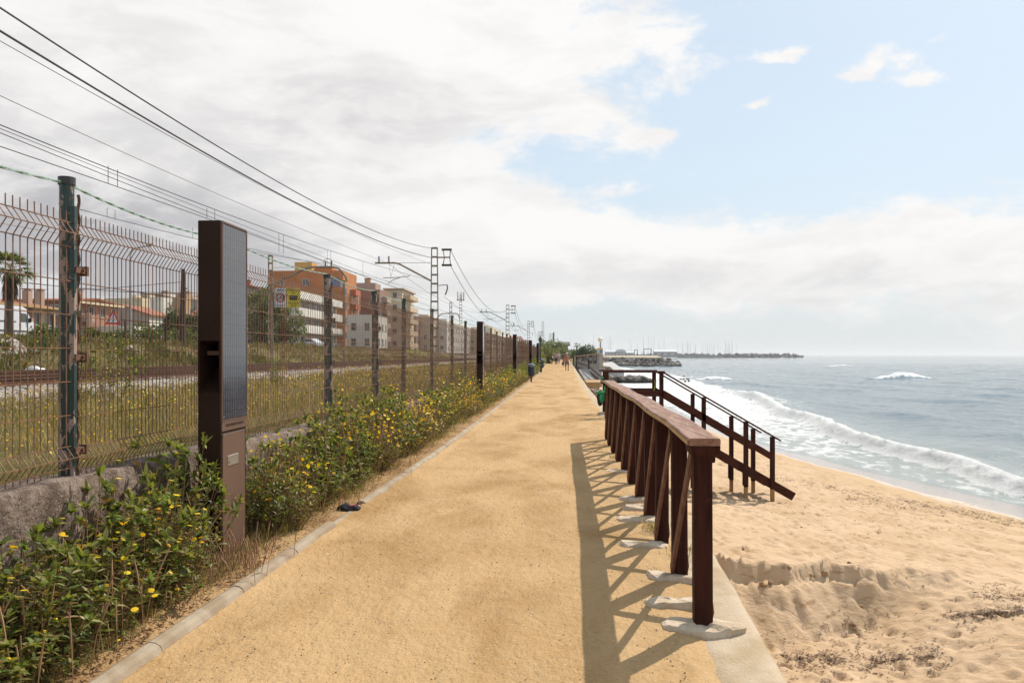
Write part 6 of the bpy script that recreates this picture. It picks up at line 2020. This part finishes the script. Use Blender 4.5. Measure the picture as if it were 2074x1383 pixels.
def flowerfield(name, n, x0, x1, y0, y1, z0, z1, r, lab, cols=YEL):
    Y = y0 * np.exp(RV.uniform(0, math.log(y1 / y0), n)); X = RV.uniform(x0, x1, n) + cv(Y)
    keep = fbm(X * .7, Y * .5, 27, 3) + RV.uniform(-.1, .1, n) > .42
    X, Y = X[keep], Y[keep]; n = len(X); s = np.clip(np.hypot(X, Y) / 12, 1, 2.2)
    P = np.stack([X, Y, land_h(X, Y) + RV.uniform(z0, z1, n)], 1)
    v, f, t = discs(P, RV.normal(0, .45, (n, 3)) + np.array([0, -.35, 1]), r * RV.uniform(.7, 1.2, n) * s, tints(n, cols, .08), 6)
    tag(np_mesh(name, v, f, M_PETAL, None, {'tint': t}, smooth=False), lab, 'flowers', kind='stuff')
flowerfield('meadow_flowers', 5600, -10.8, -3.1, 2.5, 80, .12, .46, .0105, 'yellow flowers dotted over the meadow')
flowerfield('bank_flowers', 500, -25, -20.6, 6, 60, .3, .8, .02, 'a few yellow flowers on the railway bank')
# green bush beside the track seen through the fence and a few leafy ones
for k, (px, X_, s, lab) in enumerate(((225, -9.2, 1.5, 'bright green bush by the track right of the peeling fence post'), (150, -8.2, .9, 'small green bush just behind the peeling fence post'), (560, -7.5, .9, 'low green bush behind the fence left of the second visible post'))):
    p = AX(px, 719, X_); o = copy_tree(protos['broad'][k % 3]); o.location = (p.x, p.y, gz(p.x, p.y)); o.scale = (s, s, s * 1.15); tag(o, lab, 'bush', ''); 
    if 'group' in o: del o['group']

# ---- trees and bushes
M_BARK = mat('bark', (.12, .08, .05), (.07, .05, .035), 5, .9, bump=.02, bscale=12)
def crown_np(lumps, n, size, cols, seed, flat=.8):
    """lumps: (x,y,z,r,rz). leaf quads in shells of each lump"""
    global RV
    RV = np.random.RandomState(seed); L_ = np.array(lumps); w = L_[:, 3] ** 2; w /= w.sum()
    k = RV.choice(len(L_), n, p=w)
    d = nrm(RV.normal(size=(n, 3))); q = RV.uniform(.35, 1.0, n) ** .45
    nz = fbm(d[:, 0] * 3 + k, d[:, 1] * 3 + d[:, 2] * 2, seed, 3)
    q = q * (.72 + .55 * nz)
    P = L_[k, :3] + d * (q[:, None]) * np.stack([L_[k, 3], L_[k, 3], L_[k, 4]], 1)
    gap = fbm(P[:, 0] * 1.3 / size * .25, P[:, 2] * 1.5 / size * .25 + P[:, 1] * .3, seed + 9, 2) > .30
    P, d = P[gap], d[gap]; n = len(P)
    D = d + RV.normal(0, .7, (n, 3))
    return leaves(P, D, size * 1.5 * RV.uniform(.6, 1.4, n), size * .95 * RV.uniform(.6, 1.3, n), RV.uniform(0, .4, n), tints(n, cols, .22))
def tree(c, lumps, n, size, cols, seed, lab, name='tree', cat='tree', trunk=.2, group=None, limbs=True):
    r = empty(name, c, 0, lab, cat, group)
    v, f, t = crown_np(lumps, n, size, cols, seed)
    np_mesh('crown', v, f, M_LEAF, r, {'tint': t}, smooth=False)
    mb = MB(); b0 = Vector((0, 0, -.2))
    for (x, y, z, rr, rz) in lumps[:6]:
        e = Vector((x, y, z)); m_ = Vector((x * .25, y * .25, z * .5)); mb.tube([b0, m_, e], [trunk, trunk * .7, trunk * .2], 6)
    mb.build('trunk', M_BARK, r)
    return r
DG = [(.030, .055, .016), (.045, .075, .02), (.06, .09, .025), (.035, .05, .02)]
MG = [(.10, .14, .035), (.13, .165, .045), (.075, .11, .03), (.17, .18, .06)]
OG = [(.14, .15, .04), (.10, .12, .035), (.19, .18, .05), (.08, .09, .035)]
def at_px(px, d): 
    q = W(px, 719, d); return Vector((q.x, q.y, gz(q.x, q.y)))
def lump_px(c, px, py, d, r, rz=None):
    q = W(px, py, d) - c; return (q.x, q.y, q.z, r, rz or r)
c = at_px(535, 104)
tree(c, [lump_px(c, 512, 640, 104, 2.6), lump_px(c, 535, 612, 104, 1.9), lump_px(c, 560, 625, 104, 1.8), lump_px(c, 580, 650, 104, 2.2), lump_px(c, 505, 668, 104, 2.2), lump_px(c, 545, 665, 103, 2.6), lump_px(c, 590, 672, 104, 1.9, 1.3)], 8500, .26, MG + DG[1:3] + [(.15, .18, .05)], 61, 'large bushy green tree in front of the grey gable wall', trunk=.3)
c = at_px(372, 84)
tree(c, [lump_px(c, 352, 662, 84, 1.2), lump_px(c, 375, 668, 84, 1.5), lump_px(c, 398, 664, 84, 1.5), lump_px(c, 345, 642, 84, .5, 1.1), lump_px(c, 362, 645, 84, .9)], 3800, .2, DG, 62, 'dark green pine trees crowded left of the light column')
c = at_px(343, 80)
tree(c, [lump_px(c, 343, 645, 80, .32, 1.6), lump_px(c, 343, 665, 80, .5, 1.4)], 900, .14, DG, 63, 'slim dark cypress next to the crowded pines', 'cypress_tree')
for k, (px, py, d, r, lab) in enumerate(((283, 676, 66, 1.15, 'rounded olive bush right of the curved street lamp'), (315, 680, 64, 1.0, 'low wide bush between the street lamp and dark pines'), (235, 684, 58, .7, 'small dark bush under the triangular sign'), (90, 674, 60, .85, 'green bush beside the white van'), (182, 680, 58, .7, 'low bush in front of the brick house'), (370, 684, 66, 1.1, 'dark scrubby bush below the leaning pole'), (610, 704, 84, .7, 'low bush before the white balcony block'), (120, 690, 50, .6, 'small bush behind the peeling fence post'))):
    c = at_px(px, d)
    tree(c, [lump_px(c, px, py, d, r, r * .8), lump_px(c, px + 14, py + 4, d, r * .8, r * .6), lump_px(c, px - 13, py + 5, d, r * .8, r * .55)], 1500, .14, (MG if k % 2 else OG) + DG[:2], 70 + k, lab, 'bush', 'bush', .06)
# agave-like pale plants near the far fence
c = at_px(838, 120)
RV = np.random.RandomState(3); n = 90; an = RV.uniform(0, 6.28, n)
v, f, t = leaves(np.stack([RV.normal(0, 1.2, n), RV.normal(0, .6, n), np.full(n, .1)], 1), np.stack([np.cos(an) * .7, np.sin(an) * .7, np.ones(n)], 1), RV.uniform(.8, 1.6, n), RV.uniform(.12, .22, n), RV.uniform(0, .3, n), tints(n, [(.40, .38, .22), (.30, .32, .18)]))
o = np_mesh('agave', v, f, M_GRASS, None, {'tint': t}, smooth=False); o.location = c; tag(o, 'clump of pale spiky agaves on the bank beyond the fence', 'plant')

def fan_palm(c, H, R_, lab, seed, nf=34, skirt=True, lw=.06):
    global RV
    RV = np.random.RandomState(seed)
    r = empty('palm_tree', c, 0, lab, 'palm tree')
    MB().tube([(0, 0, -.2), (0, 0, H * .5), (.1, 0, H)], [.34 * R_ / 1.8, .28 * R_ / 1.8, .30 * R_ / 1.8], 10).build('trunk', M_BARK, r)
    parts = []; sk = []
    for k in range(nf):
        a = RV.uniform(0, 6.28); e = RV.uniform(-.5, 1.35)
        d = np.array([math.cos(a) * math.cos(e), math.sin(a) * math.cos(e), math.sin(e)])
        b = np.array([.1, 0, H]) ; st = b + d * R_ * .5
        n = 17; fa = np.linspace(-1.25, 1.25, n)
        s = np.cross(d, [0, 0, 1.0]); s /= np.linalg.norm(s) + 1e-6
        D = d[None] * np.cos(fa)[:, None] + s[None] * np.sin(fa)[:, None]
        parts.append(leaves(np.tile(st, (n, 1)), D, R_ * .55 * RV.uniform(.8, 1.1, n), np.full(n, lw * R_), RV.uniform(.15, .6, n), tints(n, MG + [(.13, .13, .05)])))
        parts.append(leaves(b[None], d[None], np.array([R_ * .55]), np.array([.05]), np.array([.05]), tints(1, OLIVE)))
    v, f, t = merge(parts); np_mesh('crown', v, f, M_LEAF, r, {'tint': t}, smooth=False)
    if skirt:
        n = 420; a = RV.uniform(0, 6.28, n); z = RV.uniform(H - 1.9, H - .1, n)
        P = np.stack([.1 + np.cos(a) * .3, np.sin(a) * .3, z], 1); D = np.stack([np.cos(a) * .45, np.sin(a) * .45, -np.ones(n)], 1)
        v, f, t = leaves(P, D, RV.uniform(.4, .8, n), RV.uniform(.05, .1, n), RV.uniform(0, .2, n), tints(n, [(.10, .055, .03), (.16, .09, .05), (.06, .035, .02)]))
        np_mesh('dead_frond_skirt', v, f, M_GRASS, r, {'tint': t}, smooth=False)
    return r
c = at_px(18, 62); fan_palm(c, W(18, 548, 62).z - c.z, 1.9, 'thick fan palm with a brown skirt at the left edge', 5)
c = W(1168, 722, 210); fan_palm(c, W(1168, 700, 210).z - c.z, 1.1, 'small wind bent palm standing alone right of the walkers', 6, 12, False, .12)

# green mass at the end of the path
farb = [(1104, 712, 118, 2.0, 'yellow green bush beside the end of the fence', OG), (1112, 702, 150, 2.6, 'taller olive tree behind the walking couple', MG), (1124, 697, 165, 3.0, 'dense green tree above the walking couple', MG + DG[2:3]),
        (1134, 704, 165, 2.6, 'green tree left of the dark roofed house', OG), (1140, 712, 160, 2.2, 'lower bush right above the shirtless man', OG + MG), (1118, 714, 140, 2.0, 'brown green bush behind the small dog', OG), (1102, 694, 175, 1.8, 'rounded tree top behind the black lamp post', MG)]
for k, (px, py, d, r, lab, cols) in enumerate(farb):
    q = W(px, 719, d); c = Vector((q.x, q.y, float(PZ(d)) - .1))
    r *= .62
    tree(c, [lump_px(c, px, py + 3, d, r, r * .8), lump_px(c, px - 6, py + 8, d, r * .8), lump_px(c, px + 6, py + 9, d, r * .8), lump_px(c, px, py + 15, d, r * .9), lump_px(c, px - 4, py + 18, d, r * .9)], 1500, .22, cols, 90 + k, lab, 'tree', 'tree', .12)
# hedge-like bushes on the far verge
for k, y in enumerate((64, 69, 75, 81, 88, 96, 105, 114, 124, 136)):
    x = float(Lx(y)) - .8; c = Vector((x, y, float(PZ(y)))); hh = np.interp(y, [64, 80, 136], [.75, 1.1, 1.7])
    tree(c, [(0, 0, hh * .6, .8, hh * .7), (-.5, 1.2, hh * .7, .8, hh * .8), (.0, -1.0, hh * .4, .7, hh * .6), (-.3, 2.4, hh * .6, .9, hh * .7)], 1700, .12 + .0008 * y, OG + MG[:2] + [(.30, .24, .04)], 110 + k, 'yellow green bush in the hedge row narrowing toward the path end', 'bush', 'bush', .04, 'bushes along the far verge')
for k, (px, py, d, r, lab) in enumerate(((1190, 710, 190, 2.0, 'rounded dark green bush right of the lone palm'), (1180, 713, 190, 1.6, 'smaller dark bush beside the rounded one'), (1160, 716, 200, 1.5, 'low dark hedge left of the lone palm'), (1170, 717, 195, 1.5, 'low hedge below the lone palm'), (1202, 717, 210, 1.3, 'low hedge left of the globe lamp'))):
    q = W(px, 719, d); c = Vector((q.x, q.y, .6))
    tree(c, [lump_px(c, px, py, d, r, r * .7), lump_px(c, px + 6, py + 3, d, r * .8, r * .5), lump_px(c, px - 6, py + 3, d, r * .8, r * .5)], 1200, .28, DG + MG[:1], 130 + k, lab, 'bush', 'bush', .08)

# ================================================================== SMALL THINGS ON SAND AND PATH
rg = np.random.RandomState(12)
mb = MB()
for _ in range(3200):
    y = 3.2 * math.exp(rg.uniform(0, math.log(22 / 3.2))); u = rg.beta(.6, .6); x = float(Lx(y)) + .08 + (float(Rx(y)) - float(Lx(y)) - .55) * u
    z = float(.03 * (fbm(np.array([x * 1.5]), np.array([y * 1.1]), 3, 5)[0] - .5))
    mb.rock((x, y, z + .001), rg.uniform(.0016, .0048) * (1 + y / 12), rg, .6)
tag(mb.build('path_gravel', mat('gravel', (.52, .40, .27), (.28, .18, .11), 90, .9), recalc=False), 'scattered grit and small pebbles on the path', 'gravel', kind='stuff')
# seaweed and driftwood on the beach
P = []
DD = np.linspace(5, 60, 1400)
def hit(px, py):
    dr = W(px, py, 1.0) - Vector((0, 0, CZ))
    x, y, z = dr.x * DD, dr.y * DD, CZ + dr.z * DD
    h = beach_h(x, y)[0]; k = np.argmax((z < h) & (x > 1.3))
    return float(x[k]), float(y[k]), float(h[k])
def scatter(px0, py0, px1, py1, n, spread, zz=-2.35):
    for _ in range(n):
        f = rg.uniform(0, 1); px = px0 + (px1 - px0) * f + rg.normal(0, spread * 1.6); py = py0 + (py1 - py0) * f + rg.normal(0, spread)
        g = hit(px, py); P.append((g[0], g[1], g[2] + .012))
scatter(1590, 1345, 1900, 1345, 190, 16); scatter(1590, 1335, 1680, 1335, 50, 6); scatter(1760, 1345, 1900, 1320, 80, 7); scatter(1930, 1250, 2074, 1240, 170, 5); scatter(1990, 1200, 2074, 1220, 90, 12)
scatter(1560, 965, 2074, 1062, 420, 4, -2.1); scatter(1700, 1010, 1980, 1040, 220, 6, -2.1); scatter(1560, 1040, 2000, 1060, 120, 22, -2.1); scatter(1680, 1270, 1760, 1290, 30, 16); scatter(1500, 1340, 2074, 1250, 120, 45)
P = np.array(P); n = len(P); RV = np.random.RandomState(4)
Pm = np.repeat(P, 6, 0) + RV.normal(0, .03, (n * 6, 3)) * np.array([1, 1, .25]); Pm[:, 2] = np.maximum(Pm[:, 2], np.repeat(P[:, 2], 6) - .005)
an = RV.uniform(0, 6.28, n * 6)
v, f, t = leaves(Pm, np.stack([np.cos(an), np.sin(an), RV.uniform(-.1, .35, n * 6)], 1), RV.uniform(.02, .08, n * 6), RV.uniform(.006, .02, n * 6), RV.uniform(0, .2, n * 6), tints(n * 6, [(.15, .07, .035), (.10, .048, .026), (.20, .11, .06), (.07, .035, .022)]))
tag(np_mesh('seaweed', v, f, M_GRASS, None, {'tint': t}, smooth=False), 'dark brown seaweed scraps in lines on the sand', 'seaweed', kind='stuff')
mb = MB()
for (px, py, s) in ((1545, 1190, .05), (1560, 1182, .04), (1645, 1165, .06), (1665, 1160, .05), (1590, 1165, .04), (1720, 1140, .04), (1770, 1135, .045), (1725, 1262, .04), (1600, 1160, .03), (1740, 1232, .03), (1500, 1110, .05)):
    g = Vector(hit(px, py)); z = g.z
    for _ in range(3): mb.rock((g.x + rg.normal(0, s * .6), g.y + rg.normal(0, s * .4), z - s * .1), s * rg.uniform(.5, 1.1), rg, .7)
tag(mb.build('sand_clods', mat('packed_sand', (.42, .28, .16), (.26, .16, .09), 9, .95, bump=.01, bscale=60), recalc=False), 'broken clods of packed sand on the collapsed bank', 'sand clods', kind='stuff')

# ================================================================== PEOPLE AND DOG
def skin(name, verts, edges, rad, m, parent, root=0, sub=2):
    me = bpy.data.meshes.new(name); me.from_pydata([tuple(v) for v in verts], edges, [])
    o = bpy.data.objects.new(name, me); COL.objects.link(o)
    md = o.modifiers.new('skin', 'SKIN'); md.use_smooth_shade = True
    if not me.skin_vertices: me.skin_vertices.new()
    sv = me.skin_vertices[0].data
    for i, r_ in enumerate(rad):
        sv[i].radius = r_ if hasattr(r_, '__len__') else (r_, r_); sv[i].use_root = (i == root)
    s_ = o.modifiers.new('sub', 'SUBSURF'); s_.levels = sub; s_.render_levels = sub
    dg = bpy.context.evaluated_depsgraph_get(); dg.update()
    nm = bpy.data.meshes.new_from_object(o.evaluated_get(dg))
    bpy.data.objects.remove(o)
    o = bpy.data.objects.new(name, nm); COL.objects.link(o); nm.materials.clear(); nm.materials.append(m); nm.shade_smooth(); o.parent = parent
    return o
def person(c, rz, H, step, skinm, lab, top=None, bottom=None, hat=None, hair=None, trousers=False, arms=(0, 0), shoes=None, wide=1.0):
    r = empty('person', c, rz, lab, 'person'); s = H / 1.75; r.scale = (s * wide, s, s)
    V, E, R_ = [], [], []
    def add(p, rr, par=None):
        V.append(p); R_.append(rr); i = len(V) - 1
        if par is not None: E.append((par, i))
        return i
    pel = add((0, 0, .95), (.14, .10)); sp1 = add((0, -.01, 1.12), (.135, .10), pel); ch = add((0, -.01, 1.32), (.165, .11), sp1)
    nk = add((0, .0, 1.48), .055, ch); hb = add((0, .015, 1.56), .068, nk); hd = add((0, .02, 1.65), (.078, .092), hb); add((0, .02, 1.725), .06, hd)
    add((0, .125, 1.615), .013, hd); 
    for sx in (-1, 1): add((sx * .085, .01, 1.63), .016, hd)
    legs = {}
    armp = {}
    for sx, sy, ar in ((-1, step, arms[0]), (1, -step, arms[1])):
        sh = add((sx * .185, -.01, 1.41), .058, ch); el = add((sx * .245, -.03 + ar * .4, 1.14), .043, sh); wr = add((sx * .265, .02 + ar, .90), .028, el)
        pm = add((sx * .268, .03 + ar, .835), (.034, .020), wr)
        for k in range(4):
            yk = .03 + ar + (-.024 + .016 * k); ln = (.065, .08, .085, .07)[k]
            f1 = add((sx * .266, yk, .795), .0095, pm); add((sx * (.262 - .012), yk + .008, .795 - ln * .75), .0075, f1)
        t1 = add((sx * .255, .065 + ar, .835), .011, pm); add((sx * .250, .085 + ar, .80), .009, t1)
        armp[sx] = (sh, el, wr)
        hp = add((sx * .09, 0, .90), .095, pel); kn = add((sx * .10, sy * .45 + .03, .50), .058, hp); an = add((sx * .10, sy - .02, .09), .038, kn)
        he = add((sx * .10, sy - .01, .045), .040, an); add((sx * .105, sy + .13, .03), .033, he); legs[sx] = (hp, kn, an)
    skin('body', V, E, R_, skinm, r)
    if top:
        tv = [V[pel], V[sp1], V[ch], (0, 0, 1.45)]; te = [(0, 1), (1, 2), (2, 3)]; tr = [(.165, .125), (.16, .125), (.19, .13), (.075, .075)]
        for sx in (-1, 1):
            a, b = V[armp[sx][0]], V[armp[sx][1]]; m_ = tuple(a[i] * .35 + b[i] * .65 for i in range(3)); k = len(tv); tv += [a, m_]; te += [(2, k), (k, k + 1)]; tr += [.078, .066]
        skin('shirt', tv, te, tr, top, r)
    if bottom:
        bv = [(0, 0, 1.0), (0, 0, .93)]; be = [(0, 1)]; br = [(.155, .12), (.16, .125)]
        for sx in (-1, 1):
            hp, kn, an = (V[i] for i in legs[sx]); k = len(bv)
            e = an if trousers else tuple(hp[i] * .12 + kn[i] * .88 for i in range(3))
            mid = kn if trousers else tuple((hp[i] + kn[i]) / 2 for i in range(3))
            bv += [hp, mid, e]; be += [(1, k), (k, k + 1), (k + 1, k + 2)]; br += [.115, .085 if trousers else .10, .055 if trousers else .092]
        skin('trousers' if trousers else 'shorts', bv, be, br, bottom, r)
    if hair: skin('hair', [(0, .0, 1.60), (0, .0, 1.67), (0, .01, 1.72)], [(0, 1), (1, 2)], [(.082, .085), (.09, .098), (.07, .075)], hair, r)
    if hat:
        MB().lathe((0, .02, 1.655), [(.098, 0), (.10, .03), (.085, .085), (.045, .115), (.01, .122)], 14).box((0, .13, 1.665), (.13, .11, .015), bev=.005).build('cap', hat, r)
    if shoes:
        for sx, sy in ((-1, step), (1, -step)): MB().box((sx * .10, sy + .05, .04), (.10, .27, .08), bev=.03).build('shoe', shoes, r)
    return r
def cm(n, c, ro=.8): return mat(n, c, tuple(x * .75 for x in c), 9, ro)
SK = cm('tanned_skin', (.40, .165, .085), .55); SK2 = cm('light_skin', (.48, .27, .17), .55)
q = W(1148.5, 719, 77); person((q.x, q.y, float(PZ(q.y))), 0, 1.72, .10, SK, 'shirtless tanned man in grey shorts and white cap walking away on the path', None, cm('grey_shorts', (.13, .12, .11)), cm('white_cap', (.75, .74, .72)), cm('grey_hair', (.35, .33, .31)), shoes=cm('brown_shoe', (.10, .05, .03)), arms=(.03, -.05), wide=1.12)
q = W(1126.3, 719, 108); person((q.x, q.y, float(PZ(q.y))), 0, 1.74, .12, SK2, 'woman in purple patterned top and dark trousers walking beside the small dog', cm('purple_top', (.42, .28, .38)), cm('dark_trousers', (.035, .02, .02)), None, cm('dark_hair', (.03, .02, .015)), True, shoes=cm('pale_shoe', (.6, .5, .5)))
q = W(1131.8, 719, 116); person((q.x, q.y, float(PZ(q.y))), 0, 1.68, -.10, SK2, 'person in white top, straw hat and grey trousers beside the woman in purple', cm('white_top', (.62, .58, .62)), cm('grey_trousers', (.34, .33, .34)), cm('straw_hat', (.60, .36, .12)), None, True)
q = W(1142.5, 719, 96); person((q.x, q.y, float(PZ(q.y))), 0, 1.72, .16, SK, 'person in dark blue shirt partly hidden behind the shirtless man', cm('navy_shirt', (.035, .045, .065)), cm('pale_trousers', (.35, .33, .38)), None, cm('black_hair', (.02, .015, .012)))
q = W(1140.3, 736, 95); o = crumple('handbag', q, (.12, .08, .2), M_DARKC, 31, 'black bag carried low behind the shirtless man', 'bag')
q = W(1117, 719, 112); dgc = empty('small_dog', (q.x, q.y, float(PZ(q.y))), .5, 'small pale brown dog trotting left of the woman in purple', 'dog')
V = [(0, -.16, .30), (0, 0, .29), (0, .16, .31), (0, .25, .38), (0, .32, .44), (0, .40, .42), (0, -.22, .34), (0, -.30, .42)]
E = [(0, 1), (1, 2), (2, 3), (3, 4), (4, 5), (0, 6), (6, 7)]; Rr = [.075, .07, .09, .055, .06, .03, .025, .015]
for sx in (-1, 1):
    k = len(V); V += [(sx * .05, .16, .20), (sx * .05, .15, .10), (sx * .05, .17, .02)]; E += [(2, k), (k, k + 1), (k + 1, k + 2)]; Rr += [.03, .018, .018]
    k = len(V); V += [(sx * .05, -.14, .20), (sx * .05, -.22, .11), (sx * .05, -.18, .02)]; E += [(0, k), (k, k + 1), (k + 1, k + 2)]; Rr += [.04, .018, .018]
    k = len(V); V += [(sx * .045, .30, .52)]; E += [(4, k)]; Rr += [.012]
skin('body', V, E, Rr, cm('dog_fur', (.40, .26, .16)), dgc, 1)
dgc.scale = (1.25, 1.25, 1.25)
# off templates that never found a place
for k in protos.values():
    for p in k:
        if p.name not in used:
            for ch in list(p.children): bpy.data.objects.remove(ch)
            bpy.data.objects.remove(p)

# ================================================================== AIR
def build_haze():
    m = bpy.data.materials.new('air'); m.use_nodes = True; nt = m.node_tree; nt.nodes.clear()
    out = nt.nodes.new('ShaderNodeOutputMaterial'); v = nt.nodes.new('ShaderNodeVolumePrincipled')
    v.inputs['Density'].default_value = .00018; v.inputs['Color'].default_value = (.94, .965, 1, 1); v.inputs['Anisotropy'].default_value = .2
    nt.links.new(v.outputs[0], out.inputs['Volume'])
    o = MB().box((0, 0, 0), (32000, 32000, 60)).build('haze', m)
    o.location = (0, 0, 26); o['kind'] = 'stuff'; o['label'] = 'pale sea haze'
build_haze()
